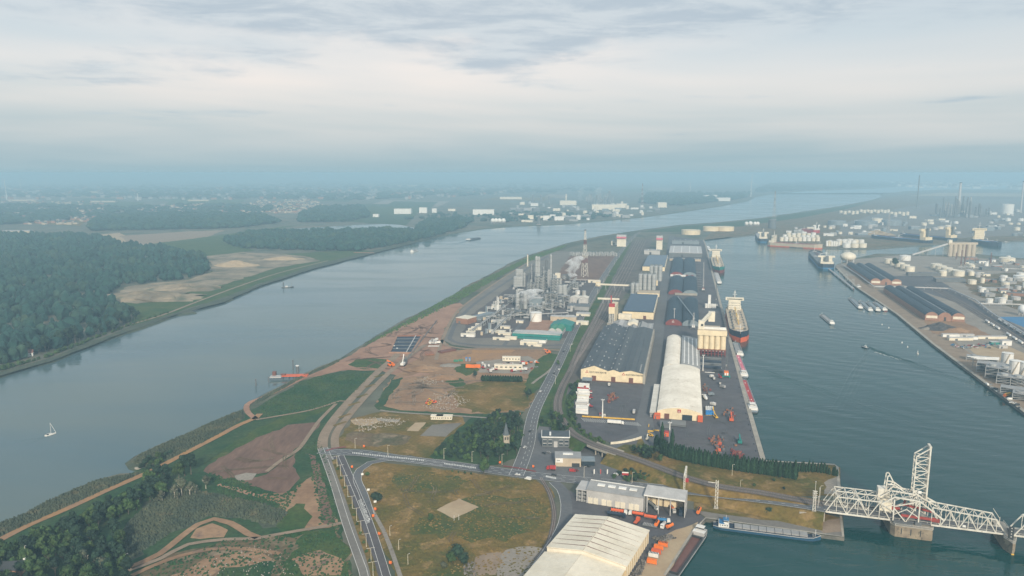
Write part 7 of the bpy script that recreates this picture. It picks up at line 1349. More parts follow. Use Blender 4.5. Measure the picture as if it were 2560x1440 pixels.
for i, (x, y, s) in enumerate(((437, 1246, 1.15), (455, 1242, 1.25), (475, 1240, 1.1), (406, 1254, .9), (488, 1236, .9), (515, 1222, .9), (445, 1252, .8))): tree('pale birch-like tree with white stems at the marsh edge, %s' % ('second from left', 'tallest', 'middle right', 'leftmost', 'right', 'far right single', 'small front')[i], G(x, y).x, G(x, y).y, s, 'leaf_pale', 'pale trees at the marsh', pale=True)
tree('yellow-green shrub below the dark trees', G(384, 1222).x, G(384, 1222).y, .9, 'leaf_yellow', bush=True)
for i, (x, y) in enumerate(((212, 1425), (255, 1435))): tree('bare pale tree in the bottom left grove, %s' % ('left', 'right')[i], G(x, y).x, G(x, y).y, 1.1, 'leaf_pale', pale=True)
grove('tree in the grove around the church tower', [(1195, 1075), (1250, 1048), (1300, 1055), (1304, 1135), (1250, 1158), (1200, 1150), (1175, 1120)], 62, .9, ('leaf_dark', 'leaf_dark', 'leaf'), 'church grove')
grove('shrub in the thicket left of the church grove', [(1085, 1140), (1120, 1105), (1180, 1060), (1195, 1075), (1180, 1120), (1175, 1152)], 55, .75, ('leaf', 'leaf_dark'), 'thicket by the church', True, 4)
grove('shrub on the strip beside the warehouse yard', [(1425, 965), (1446, 955), (1440, 985), (1432, 1020), (1440, 1060), (1462, 1082), (1440, 1080), (1418, 1040)], 46, .75, ('leaf', 'leaf_dark'), 'shrubs beside the warehouse yard', True, 4)
grove('tree around the dark office block', [(1352, 1050), (1398, 1035), (1425, 1060), (1432, 1085), (1425, 1100), (1350, 1068)], 22, .6, ('leaf', 'leaf_dark'), 'trees by the office block')
grove('shrub on the slope beside the railway', [(1545, 1185), (1575, 1180), (1640, 1200), (1600, 1208), (1560, 1205)], 22, .7, ('leaf', 'leaf_dark'), 'shrubs by the railway', True, 4)
grove('tree between the railway and the poplar hedge', [(1570, 1128), (1600, 1122), (1650, 1140), (1652, 1160), (1610, 1155)], 20, .62, ('leaf', 'leaf_dark'), 'trees between railway and hedge')
grove('shrub on the curved railway bank', [(1455, 1085), (1500, 1100), (1510, 1110), (1480, 1106)], 10, .6, ('leaf',), 'shrubs on the curved bank', True, 4)
for lb, x, y, s, m, bu in (('round single tree beside the east road', 1210, 1186, 1.0, 'leaf', False), ('dark bush in the dry field near the highway', 940, 1254, 1.3, 'leaf_dark', True), ('second dark bush beside the highway field', 948, 1250, .9, 'leaf_dark', True), ('small bush by the slip road', 919, 1190, .7, 'leaf', True), ('bush below the sand court', 1075, 1298, .9, 'leaf', True), ('large bush near the sandy ground', 1143, 1400, 1.4, 'leaf_dark', True), ('bush right of the large bush', 1160, 1408, 1.1, 'leaf_dark', True), ('bush left of the large bush', 1128, 1402, 1.1, 'leaf', True), ('pale bush below the large bush', 1108, 1420, .9, 'leaf_pale', True), ('tree left of the clipped hedge', 1188, 948, .75, 'leaf_dark', False), ('tree between the dry field and port road', 1322, 1000, .9, 'leaf_dark', False), ('second tree beside the port road', 1318, 985, .8, 'leaf', False), ('round bush on the bank above the blue barge', 1921, 1287, .95, 'leaf_dark', True), ('bush on the bank near the bridge end', 1996, 1294, .85, 'leaf', True), ('small bush on the dry bank below the hedge', 1935, 1203, .5, 'leaf', True), ('small bush on the dry bank near the road', 1960, 1224, .5, 'leaf_dark', True), ('small bush beside the dry railway bank', 1885, 1215, .45, 'leaf', True), ('tree on the green strip near the port road', 1395, 915, .6, 'leaf', False), ('bush by the road south of the showroom', 1535, 1195, .6, 'leaf', True), ('tree standing among the right bank tanks', 2236, 672, 2.2, 'leaf_dark', False)): tree(lb, G(x, y).x, G(x, y).y, s, m, bush=bu)
for i in range(4): tree('%s small shrub along the east road verge' % nth(i), G(1130 + i * 16, 1180 + i * 2).x, G(1130 + i * 16, 1180 + i * 2).y, .35, 'leaf', 'verge shrubs', True)
# poplar hedge
def poplars(pts, n, where, s, group, sv=.08):
    L_ = smooth_line(wpts(pts), 2)
    for i in range(n):
        p_ = L_[int((len(L_) - 1) * i / (n - 1))]; k = s * vq.uniform(1 - sv, 1 + sv); t = thing('poplar', '%s poplar from the left in the %s' % (nth(i), where), 'tree', (p_.x + vq.uniform(-.5, .5), p_.y + vq.uniform(-.5, .5), .1), vq.uniform(0, 6), group); inst(POP[i % 3], 'crown', t, (0, 0, 0), 0, (k, k, k)); inst(POPT, 'trunk', t, (0, 0, 0), 0, (k, k, k))
poplars([(1640, 1124), (1662, 1140), (1700, 1152), (1760, 1164), (1850, 1179), (1940, 1192), (1988, 1199)], 66, 'long hedge below the quay yard', 1.02, 'long poplar hedge')
poplars([(1998, 1180), (2030, 1181), (2060, 1184), (2092, 1192)], 15, 'short hedge by the dock tip', .62, 'short poplar hedge', .25)
for i, (x, y) in enumerate(((1987, 1200), (1655, 1100), (1680, 1118))): p_ = G(x, y); t = thing('poplar', 'tall poplar standing above the hedge, %s' % ('at its right end', 'at its left end', 'beside the white mast')[i], 'tree', (p_.x, p_.y, .1)); inst(POP[i], 'crown', t, (0, 0, 0), 0, (1, 1, 1.25)); inst(POPT, 'trunk', t)
# clipped conifer hedge
L_ = wpts([(1207, 953), (1302, 955)])
for i in range(16):
    p_ = L_[0].lerp(L_[1], i / 15); t = thing('hedge_conifer', '%s dark conifer from the left in the clipped hedge' % nth(i), 'hedge', (p_.x, p_.y, .1), i, 'clipped conifer hedge'); inst(POP[i % 3], 'crown', t, (0, 0, 0), 0, (1.25, 1.25, .55)); inst(POPT, 'trunk', t, (0, 0, 0), 0, (1, 1, .5))
# trees along the near edge of the far forest, one by one
edge = smooth_line(wpts([(330, 800), (300, 824), (220, 850), (130, 880), (60, 900), (0, 918)]), 6)
for i in range(36):
    p_ = edge[int(len(edge) * i / 36)]; tree('%s tree from the right on the near edge of the far bank forest' % nth(i), p_.x - vq.uniform(-6, 30), p_.y + vq.uniform(-5, 40), vq.uniform(1.0, 1.5), 'leaf_dark', 'forest edge on the far bank')
edge = smooth_line(wpts([(0, 926), (130, 888), (330, 812), (420, 782)]), 5)
for i in range(70):
    p_ = edge[int(len(edge) * i / 70)]; tree('%s round shrub in the row along the far river dyke' % (nth(i) if i < 60 else 'far end'), p_.x + vq.uniform(-3, 3), p_.y + vq.uniform(-3, 3), vq.uniform(.8, 1.3) * (1 - .5 * i / 70), 'leaf', 'shrub row along the far dyke', True)
for i, (x, y, s) in enumerate(((150, 868, 2), (170, 862, 2.2), (188, 858, 1.9), (440, 662, 2.4), (468, 658, 2.5), (505, 655, 2.4))): tree('tall tree standing out of the far forest, %s' % ('left front', 'middle front', 'right front', 'rear left', 'rear middle', 'rear right')[i], G(x, y).x, G(x, y).y, s * .8, 'leaf_dark')
# reeds and rough vegetation as countless tufts
def tufts(label, pts, n, r, h, m, rs, name='reeds'):
    qq = random.Random(rs); b = MB(); P = wpts(pts); X = wpts([(1085, 1275), (1148, 1242), (1203, 1268), (1133, 1301)])
    for x, y in scatter(P, n, qq):
        if inside((x, y), X): continue
        rr = r * qq.uniform(.5, 1.4); hh = h * qq.uniform(.4, 1.3); a = qq.uniform(0, 6.3); vs = [(x + rr * cos(a + 1.257 * i) * qq.uniform(.7, 1.2), y + rr * sin(a + 1.257 * i) * qq.uniform(.7, 1.2), .02) for i in range(5)] + [(x + rr * .4 * cos(a + 2.09 * i), y + rr * .4 * sin(a + 2.09 * i), hh) for i in range(3)]
        b.add(vs, [(0, 1, 6, 5), (1, 2, 6), (2, 3, 7, 6), (3, 4, 7), (4, 0, 5, 7), (5, 6, 7)])
    o = b.build(name, m); o['kind'] = 'stuff'; o['label'] = label; return o
RB1 = [(-60, 1339), (0, 1312), (60, 1289), (125, 1254), (240, 1204), (345, 1186), (330, 1194), (200, 1252), (75, 1308), (-60, 1368)]
tufts('reed belt on the near river bank at the lower left', RB1, 2600, 1.3, 2.2, 'reed', 1); tufts('reed belt on the bank above the inlet', [(372, 1170), (334, 1158), (350, 1137), (480, 1081), (590, 1031), (606, 1028), (606, 1046), (540, 1090), (430, 1146)], 2600, 1.3, 2., 'reed', 2); tufts('reed belt below the jetty', [(640, 1003), (740, 948), (850, 899), (846, 905), (760, 943), (640, 1010)], 700, 1.3, 1.6, 'reed', 3); tufts('overgrown river bank beside the construction site', [(905, 866), (1060, 778), (1165, 720), (1330, 639), (1420, 611), (1400, 624), (1290, 668), (1140, 756), (960, 842)], 2600, 1.8, 2., 'leaf', 4, 'bank_scrub')
tufts('blue-green marsh reeds in the lower left', [(330, 1300), (420, 1218), (500, 1230), (640, 1258), (720, 1282), (690, 1312), (600, 1296), (520, 1290), (430, 1330), (330, 1395), (270, 1380)], 3600, 1.3, 1.7, 'reed', 5); tufts('weeds on the rough ground at the bottom', [(330, 1440), (560, 1352), (700, 1338), (850, 1322), (885, 1440), (890, 1560), (300, 1560)], 1500, 1.0, .9, 'grass_lush', 6, 'weeds'); tufts('long grass tussocks in the field beside the haul road', [(650, 1018), (700, 985), (790, 942), (940, 930), (870, 998), (780, 1026), (660, 1043)], 1800, 1.2, .8, 'grass_lush', 7, 'weeds'); tufts('grass tussocks over the dry field by the highway', [(890, 1175), (1080, 1170), (1340, 1202), (1386, 1290), (1330, 1440), (1040, 1500), (915, 1270)], 2600, .9, .45, 'grass_dry', 8, 'weeds'); tufts('scrub on the track verge left of the highway', [(745, 1130), (770, 1140), (800, 1310), (845, 1320), (820, 1150), (800, 1100)], 500, 1.1, .7, 'grass_lush', 9, 'weeds'); tufts('weeds on the meadow above the dirt loop', [(520, 1180), (600, 1200), (700, 1240), (760, 1200), (700, 1300), (560, 1260)], 700, 1.1, 1.0, 'grass_lush', 10, 'weeds')
scrap('rubble and debris scattered on the soil field', [(1080, 985), (1130, 980), (1180, 1000), (1120, 1030), (1050, 1020)], 260, .8, 'rubble', (.5, 1.6), 'rubble', 3); scrap('rubble strewn over the upper soil field', [(1030, 950), (1100, 935), (1130, 950), (1080, 965)], 160, .7, 'rubble', (.5, 1.5), 'rubble', 4); scrap('rubble heaps on the dry field north of the road', [(880, 1048), (960, 1042), (1030, 1050), (1000, 1062), (900, 1080)], 200, .9, 'rubble', (.5, 1.8), 'rubble', 5); scrap('stones and litter on the rough ground at the bottom', [(420, 1440), (640, 1360), (760, 1400), (700, 1500)], 220, .5, 'rubble', (.3, 1.0), 'rubble', 6); scrap('litter by the sandy ground and bushes', [(1160, 1410), (1190, 1405), (1190, 1440), (1160, 1440)], 60, .6, 'scrap', (.5, 2), 'rubble', 7); scrap('trackside debris along the railway curve', [(1388, 1000), (1396, 990), (1400, 1040), (1440, 1085), (1425, 1085), (1392, 1040)], 70, .8, 'rubble', (.4, 1.2), 'rubble', 8)
# ---------------------------------------------------------------- street furniture, vehicles, yard goods
for i, (x, y) in enumerate(((843, 1168), (852, 1191), (862, 1219), (870, 1245), (881, 1272), (892, 1303), (903, 1336), (916, 1369), (928, 1406), (933, 1442))): lamp('%s twin-arm street lamp from the top on the highway median' % nth(i), GP(x, y), radians(15), 9.5, 2.2, True, 'median street lamps')
for i, (x, y) in enumerate(((975, 1341), (997, 1376), (1020, 1413), (933, 1440))[:3]): lamp('%s street lamp from the top beside the gravel path' % nth(i), GP(x, y), radians(40), 7, 1.2, False, 'path street lamps')
for i, (x, y) in enumerate(((1110, 1148), (1180, 1156), (1255, 1163), (970, 1140), (888, 1122), (1460, 1195), (1580, 1210), (1850, 1230), (2050, 1245), (1830, 1190))): lamp('street lamp along the east road, %s' % ('by the thicket', 'below the church grove', 'near the junction corner', 'near the highway end', 'at the highway corner', 'by the showroom', 'by the depot hall', 'on the bridge ramp', 'at the bridge end', 'on the dry bank')[i], GP(x, y, 0.4), 0, 9.5, 1.5, False, 'east road street lamps')
for i in range(14):
    p_ = NRP[int((len(NRP) - 1) * (.1 + .85 * i / 13))]; lamp('%s street lamp from the junction along the port road' % nth(i), (p_.x + 9, p_.y, .4), pi, 11, 2.5, False, 'port road street lamps')
grass_m = part(None, 'x', 'grass_dry', lambda b: strip_mb(b, smooth_line(wpts([(937, 1445), (925, 1400), (898, 1325), (872, 1250), (850, 1190), (835, 1150)]), 8), -2.2, 2.2, .5)); grass_m.name = 'median_grass'; struct(grass_m, 'dry grass median between the highway carriageways')
bq = random.Random(8)
for i in range(12):
    p_ = G(845 + i * 8, 1175 + i * 23); tree('%s small shrub from the top on the highway median' % nth(i), p_.x, p_.y, .38, 'leaf', 'median shrubs', True)
def orange_box(label, px, py, s=.66):  # made-up orange boxes standing in for orange-lit spots by the roads
    t = thing('orange_stand_in', label, 'sign trailer', GP(px, py), bq.uniform(-.4, .4), 'orange roadside stand-in boxes'); part(t, 'board', 'orange', lambda b: b.box(0, 0, 1.1 * s, 2.6 * s, .5, 2.6 * s)); part(t, 'chassis', 'orange_red', lambda b: b.box(0, .6, .5, 2.4 * s, 2.6 * s, .7)); wheels(t, (-1.2 * s, 1.2 * s), (.6,), .4)
for x, y, lb in ((910, 1120, 'orange stand-in box north of the highway junction'), (880, 1172, 'orange stand-in box in the slip road triangle'), (938, 1278, 'upper orange stand-in box beside the gravel path'), (933, 1295, 'lower orange stand-in box beside the gravel path'), (948, 1340, 'orange stand-in box in the grass beside the highway'), (976, 1413, 'lowest orange stand-in box beside the highway'), (1250, 1161, 'orange stand-in box near the church grove'), (1333, 1171, 'orange stand-in box at the crossing island'), (1299, 1038, 'orange stand-in box beside the port road bend')): orange_box(lb, x, y)
car('white car driving on the east road near the crossing', GP(1294, 1189, .5), radians(-100)); 
car('dark car on the east road near the level crossing', GP(1385, 1190, .5), radians(-100), 'dark')
for i, (x, y, m) in enumerate(((1430, 862, 'white'), (1409, 880, 'dark'), (1398, 925, 'white'), (1352, 980, 'white'), (1462, 790, 'grey'), (1325, 1080, 'dark'), (1500, 712, 'white'), (1523, 690, 'grey'), (1385, 935, 'dark'), (1542, 650, 'white'), (1312, 1120, 'white'))): car('%s car on the port road, %s' % ({'white': 'white', 'dark': 'dark', 'grey': 'grey'}[m], ('beside the green works', 'below the green works', 'by the gravel path', 'near the dry field', 'beside the twin-roofed shed', 'near the office', 'under the conveyor', 'beyond the conveyor', 'near the hedge bend', 'far along by the lot', 'close to the crossing')[i]), (*G(x, y)[:2], .5), radians(-22), m)
truck('red truck parked by the rail spur near the crossing', GP(1378, 1176), radians(80), 'red', 'red', 'box', L=8); car('red van parked on the showroom forecourt', GP(1431, 1180), radians(-100), 'red', van=True); car('white van beside the level crossing field', GP(1320, 1200), radians(60), 'white', van=True)
for i, (x, m) in enumerate(((1484, 'white'), (1500, 'red'), (1517, 'white'))): t = thing('flag', '%s feather flag in front of the showroom' % ('left white', 'red', 'right white')[i], 'flag', GP(x, 1190), .1); part(t, 'pole', 'grey_light', lambda b: b.cyl(0, 0, 0, .08, 5.5, 6)); part(t, 'banner', m, lambda b: b.box(.45, 0, 1.4, .9, .06, 4))
t = thing('billboard', 'red and white roadside billboard by the shrubs', 'billboard', GP(1563, 1196), -.1); part(t, 'panel', 'red', lambda b: b.box(0, 0, 2.4, 5.4, .3, 1.8)); part(t, 'panel', 'white', lambda b: b.box(0, 0, 4.2, 5.4, .3, .9)); part(t, 'post', 'grey_light', lambda b: (b.box(-1.8, .1, 0, .2, .2, 2.4), b.box(1.8, .1, 0, .2, .2, 2.4)))
for i, (x, y, m) in enumerate(((1540, 1188, 'white'), (1548, 1187, 'blue'), (1553, 1190, 'grey'), (1470, 1168, 'dark'), (1360, 1135, 'dark'), (1372, 1133, 'grey'), (1440, 1178, 'red_dark'))): car('%s car parked near the showroom, %s' % (m.replace('_dark', ''), ('by the shrubs', 'next to the white one', 'by the billboard', 'by the annex', 'below the office left', 'below the office right', 'on the forecourt')[i]), GP(x, y), radians(40), m)
# warehouse yard
tr = thing('semi_trailer', 'x', 'trailer', (0, 0, 0), 0, 'trailers parked left of the warehouse yard'); part(tr, 'box_body', 'white', lambda b: b.box(0, 0, 1.2, 2.5, 13, 2.7)); part(tr, 'chassis', 'black', lambda b: b.box(0, 0, .8, 1.6, 12, .4)); wheels(tr, (-1, 1), (-4.5, -3.2), .5); part(tr, 'landing_leg', 'grey', lambda b: (b.box(-.8, 4, 0, .2, .2, .9), b.box(.8, 4, 0, .2, .2, .9)))
k = 0
for i in range(20):
    y = 967 + i * 3.7; x = 1460 - i * .35 + bq.uniform(-2.5, 2.5)
    if i >= 14: y = 967 + i * 3.72; x = 1455
    p_ = GP(x, y); rz = ROT + pi / 2 + bq.uniform(-.08, .08); lb = '%s semi-trailer from the back in the stack left of the yard' % nth(i)
    if i == 0: tr.location = p_; tr.rotation_euler = (0, 0, rz); tr['label'] = lb
    else:
        w_ = dup(tr, p_, rz, lb)
        if i % 4 == 2: w_.scale = (1, 1, .55)
        if i % 5 == 3:
            me = tr.children[0].data.copy(); me.materials[0] = MATS[('red', 'grey_light', 'cream_pale')[i % 3]]; w_.children[0].data = me
for i in range(16): truck('tractor unit with mixed red and white body among the parked trailers', GP(bq.uniform(1445, 1476), 972 + i * 3.1), ROT + pi / 2 + bq.uniform(-.3, .3), bq.choice(('white', 'white', 'red')), bq.choice(('red', 'white', 'grey_light')), 'bed', 'tractor units among the trailers', 6.5, 'tractor_truck')
truck('white articulated lorry on the zebra-striped apron', GP(1539, 1061), ROT - pi / 2, 'white', 'white', 'box', L=16.5); truck('grey truck parked at the right side of the warehouse yard', GP(1585, 1034), ROT, 'dark', 'grey_light', 'box', L=9); truck('small white truck in front of the warehouse doors', GP(1523, 966), ROT, 'white', 'cream_pale', 'box', L=6)
t = thing('barrier_wall', 'long yellow barrier along the front of the warehouse yard', 'barrier', GP(1455, 1043), ROT); A_ = run((1455, 1043), 1587, 1051); [part(t, 'segment', 'yellow', lambda b: b.box(A_[0] * (k + .5) / 12, A_[1] * (k + .5) / 12, 0, A_[0] / 12 - .15, .8, 1.3)) for k in range(12)]
mast('tall white light mast in the warehouse yard', 1506, 1046, 19); mast('white light mast beside the dark pipe rows on the quay', 1757, 928, 20); mast('white light mast at the left end of the poplar hedge', 1673, 1110, 20); mast('thin light mast in front of the red arched shed', 1685, 812, 26, 'grey_light')
container('red container at the foot of the yard light mast', GP(1501, 1040), 0, 'red', None, 4); container('white cabin beside the yard light mast', GP(1511, 1043), 0, 'cream_pale', None, 3)
def pile(label, px, py, n, L, w, h, m, rz=None, name='pipe_stack', tube=True, lay=2):
    t = thing(name, label, 'stack', GP(px, py), ROT if rz is None else rz)
    for k in range(n): part(t, 'pipe' if tube else 'beam', m, lambda b: [(b.tube((0, k * w, h * (.5 + j)), (L, k * w, h * (.5 + j)), h * .48, 7) if tube else b.box(L / 2, k * w, j * h, L, w * .7, h)) for j in range(lay)])
for i, y in enumerate((899, 906, 913, 920)): pile('%s row of dark steel pipes from the silo block on the quay' % nth(i), 1746 - i, y, 3, 30, 1.7, 1.5, 'navy' if i % 2 else 'steel_dark')
pile('thin row of white pipes on the quay yard', 1752, 919, 2, 26, 1.2, .8, 'white', lay=1); pile('short row of white pipes near the quay crane', 1762, 932, 1, 12, 1.2, .8, 'white', lay=1); pile('dark row of pipes left of the quay crane', 1783, 931, 2, 12, 1.4, 1.2, 'black'); pile('stack of dark steel pipes below the white warehouse', 1676, 1066, 7, 15, 2.0, 1.3, 'steel_dark')
for i in range(4): t = thing('tower_section', '%s white and blue tower section from the left beside the white warehouse' % nth(i), 'tower section', GP(1767 + i * 5.2, 1040), ROT, 'white and blue tower sections'); part(t, 'tube', 'white', lambda b: b.tube((0, 9, 1.8), (0, 24, 1.8), 1.1, 10)); part(t, 'wrapped_end', 'blue_bright', lambda b: b.tube((0, 0, 1.9), (0, 9, 1.9), 1.35, 10)); part(t, 'cradle', 'yellow', lambda b: (b.box(0, 1, 0, 2.4, .5, .9), b.box(0, 22, 0, 2.4, .5, .9)))
t = thing('aircraft_hull', 'white streamlined hull lying on the quay yard', 'hull', GP(1763, 998), ROT + .15); part(t, 'body', 'white', lambda b: b.ball(0, 0, 2, 2.2, 10, 6, .8)).scale = (1, 4, 1); part(t, 'fin', 'white', lambda b: b.box(0, 9, 2, 5, 1.5, .4)); part(t, 'cradle', 'steel_dark', lambda b: b.box(0, 0, 0, 3, 5, .6))
def forklift(label, px, py, m, s=1., rz=0.): t = thing('reach_stacker', label, 'reach stacker', GP(px, py), ROT + rz); part(t, 'body', m, lambda b: b.extx([(-3 * s, .8), (3 * s, .8), (3 * s, 1.8 * s), (.5 * s, 2 * s), (-3 * s, 2.2 * s)], -1.4 * s, 1.4 * s)); part(t, 'cab', 'glass_dark', lambda b: b.box(0, .4 * s, 2 * s, 1.6 * s, 1.6 * s, 1.6 * s)); part(t, 'boom', m, lambda b: b.beam((0, -2.6 * s, 2.6 * s), (0, 4.6 * s, 4.2 * s), .9 * s)); wheels(t, (-1.3 * s, 1.3 * s), (-2 * s, 2.2 * s), .75 * s, .6)
forklift('yellow reach stacker beside the blue tower sections', 1783, 1034, 'yellow', 1.2); forklift('second yellow machine at the warehouse corner', 1789, 1046, 'yellow', 1.0, .4); forklift('bright orange reach stacker on the quay yard', 1828, 1052, 'orange_red', 1.5); forklift('red machine near the quay crane base', 1800, 946, 'red', .9, .5); forklift('teal reach stacker near the quay end', 1849, 1108, 'teal', 1.4)
for i, (x, y, n, m) in enumerate(((1826, 1035, 24, 'rust'), (1792, 1100, 18, 'rust'), (1796, 1118, 22, 'orange_red'), (1792, 1132, 14, 'rust'), (1843, 1136, 40, 'red_dark'), (1528, 990, 14, 'rust'), (1532, 1003, 12, 'rust'), (1762, 975, 16, 'brown'))):
    t = thing('rusty_goods', 'pile of rusty steel goods, %s' % ('behind the orange reach stacker', 'upper one in the lower yard', 'middle one in the lower yard', 'lowest one in the lower yard', 'largest red one near the quay', 'upper one in the warehouse yard', 'lower one in the warehouse yard', 'beside the white warehouse')[i], 'steel goods', GP(x, y), ROT)
    for k in range(n): part(t, 'piece', bq.choice((m, 'rust', 'red_dark', 'steel_dark')) if k % 3 else m, lambda b: b.box(bq.gauss(0, 2.6), bq.gauss(0, 7), 0, bq.uniform(.6, 2.6), bq.uniform(.8, 3.4), bq.uniform(.5, 2.4), bq.uniform(-.3, .3)))
for i, (x, y, m) in enumerate(((1779, 945, 'white'), (1784, 950, 'grey'), (1778, 990, 'grey_blue'), (1806, 971, 'grey'), (1782, 1015, 'white'), (1740, 905, 'white'), (1748, 812, 'white'), (1800, 962, 'dark'), (1713, 812, 'grey'))): truck('%s truck or trailer standing on the quay yard, %s' % (m.replace('_', '-'), ('upper pair left', 'upper pair right', 'beside the white hull', 'alone mid-yard', 'near the yellow machine', 'by the silo block', 'by the arched sheds', 'next to the lone truck', 'in front of the arched sheds')[i]), GP(x, y), ROT + bq.uniform(-1, 1), m, m, 'box', L=7)
# harbour cranes
def crane(label, px, py, h, reach, m='orange', boom='steel_dark', az=0., up=.9):
    t = thing('harbour_crane', label, 'crane', GP(px, py), ROT); part(t, 'undercarriage', 'teal' if m == 'orange' else 'steel_dark', lambda b: (b.box(0, 0, .8, 8, 9, 1.4), [b.box(sx * 4, sy * 4, 0, 1.6, 2.6, 1.6) for sx in (-1, 1) for sy in (-1, 1)])); part(t, 'machinery_house', m, lambda b: b.box(0, -1.5, 2.6, 5, 8, 4.5)); part(t, 'counterweight', 'white', lambda b: (b.box(-1.3, -5.8, 3, 1.8, 1.2, 3), b.box(1.3, -5.8, 3, 1.8, 1.2, 3))); part(t, 'tower', boom, lambda b: mast_l(b, 0, 1.5, h, 1, 7)); part(t, 'cab', 'white', lambda b: b.box(0, 3, h * .55, 1.8, 1.8, 2.2))
    e = Vector((reach * sin(az) * cos(up), 1.5 + reach * cos(az) * cos(up), h * .5 + reach * sin(up))); o_ = Vector((0, 1.5, h * .5))
    def lat(b):
        n = 12; d = (e - o_); s = d.normalized().cross(Vector((0, 0, 1))); s = (s if s.length > .1 else Vector((1, 0, 0))).normalized(); v = s.cross(d).normalized()
        for i, j in ((-1, -1), (1, -1), (1, 1), (-1, 1)): b.beam(o_ + (s * i + v * j) * 1, e + (s * i + v * j) * .3, .35)
        for k in range(n): f0, f1 = k / n, (k + 1) / n; w0, w1 = 1 - .7 * f0, 1 - .7 * f1; b.beam(o_ + d * f0 + (s - v) * w0, o_ + d * f1 + (-s - v) * w1, .22); b.beam(o_ + d * f0 + (-s + v) * w0, o_ + d * f1 + (s + v) * w1, .22)
    part(t, 'boom', boom, lat); part(t, 'cable', 'black', lambda b: b.beam((0, 1.5, h), e, .12)); return t
crane('orange harbour crane with long dark boom on the quay', 1815, 942, 22, 42, 'orange', 'steel_dark', .1, 1.05); crane('pale mobile crane in front of the arched sheds', 1733, 822, 26, 10, 'grey_light', 'grey_light', 0, .6); crane('dark harbour crane far along the quay', 1790, 768, 24, 34, 'steel_dark', 'steel_dark', 0, 1.1); crane('grey harbour crane with red base further along the quay', 1758, 728, 20, 60, 'red_dark', 'grey_light', 0, .9)
t = site('hopper', 'white hopper tower with tanks on the quay', 'hopper', 1762, 770); part(t, 'tower', 'white', lambda b: b.box(8, 4, 0, 5, 5, 24)); [part(t, 'bin', 'white', lambda b: b.cyl(2 + 4 * k, 0, 0, 2.2, 8, 8)) for k in range(5)]
for i in range(9): pile('%s bundle of long steel on the far quay yard' % nth(i), 1738, 676 + i * 6, 3, 14, 1.6, 1.3, 'steel_dark', lay=1)
q_ = random.Random(2)
B_ = wpts([(1763, 612), (1780, 688), (1815, 828), (1860, 1000), (1900, 1148)])
for i in range(40):
    f = i / 39 * 4; k = min(3, int(f)); p_ = B_[k].lerp(B_[k + 1], f - k); t = thing('bollard', '%s mooring bollard from the far end along the quay edge' % nth(i), 'bollard', p_ + Vector((-2, 0, .5)), 0, 'quay bollards'); part(t, 'post', 'black', lambda b: (b.cyl(0, 0, 0, .35, .7, 8), b.cyl(0, 0, .6, .55, .25, 8)))
# corner of the lower quay yard
block('orange-red kiosk between the service road and the white mast', 1660, 1092, 5, 4, 4, 'orange_red', 'red', 'kiosk', 'kiosk'); block('dark flat-roofed hut beside the service road', 1650, 1070, 9, 9, 4, 'steel_dark', 'steel_dark', 'hut', 'hut'); block('orange hut with cream wall at the yard gate', 1634, 1048, 6, 5, 4, 'orange_red', 'brick', 'hut', 'hut')
for i, (x, y) in enumerate(((1627, 1080), (1640, 1078), (1622, 1066))): t = thing('barrier_wall', 'short yellow barrier by the service road corner, %s' % ('left', 'right', 'upper')[i], 'barrier', GP(x, y), ROT + (0 if i < 2 else pi / 2)); [part(t, 'segment', 'yellow', lambda b: b.box(-2 + 2 * k, 0, 0, 1.9, .7, 1.1)) for k in range(3)]
forklift('white site machine at the service road corner', 1618, 1100, 'cream_pale', .9); forklift('yellow machine on the verge below the service road', 1627, 1092, 'yellow', .8, 1)
t = thing('wall', 'low white curved wall beside the underpass road', 'wall', GP(1526, 1112), radians(12)); [part(t, 'panel', 'cream_pale', lambda b: b.box(2 + 3.8 * k, .12 * k * k, 0, 3.7, .5, 2.2, .06 * k)) for k in range(9)]
# construction site
t = thing('cofferdam', 'dark sheet-piled excavation pit with struts on the construction site', 'cofferdam'); C = wpts([(974, 883), (992, 842), (1056, 841), (1030, 884)]); part(t, 'floor', 'navy', lambda b: b.add([(p.x, p.y, .62) for p in C], [(0, 3, 2, 1)])).data.flip_normals()
for i in range(4): part(t, 'sheet_pile_wall', 'soil_pink' if i != 1 else 'rust', lambda b: b.beam(C[i] + Vector((0, 0, 1)), C[(i + 1) % 4] + Vector((0, 0, 1)), 3, 3 if i == 1 else 2))
for k in range(4): a_, b__ = C[0].lerp(C[1], .2 + .2 * k), C[3].lerp(C[2], .2 + .2 * k); part(t, 'strut', 'steel_dark', lambda b: b.tube(a_ + Vector((0, 0, 1.2)), b__ + Vector((0, 0, 1.2)), .6, 6))
part(t, 'pontoon', 'white', lambda b: [b.cyl(C[0].lerp(C[2], f).x + dx, C[0].lerp(C[2], f).y + dy, .7, 1.2, .8, 8) for f, dx, dy in ((.3, -10, 8), (.5, -14, 10), (.6, 6, 0), (.75, 8, 6), (.2, 0, 4))]); part(t, 'walkway', 'grey_light', lambda b: b.beam(C[3].lerp(C[0], .25) + Vector((0, 0, 2)), C[2].lerp(C[1], .25) + Vector((0, 0, 2)), 1.4, .6))
pile('stack of rusty steel beams right of the excavation pit', 1063, 889, 8, 12, 2, .8, 'rust', radians(10), 'beam_stack', False); pile('diagonal stack of brown steel piles by the perimeter track', 1103, 884, 6, 26, 1.6, 1, 'brown', radians(40), 'beam_stack', False); pile('row of pale pipes below the white site trucks', 1070, 868, 3, 16, 2.5, .6, 'grey_light', 0)
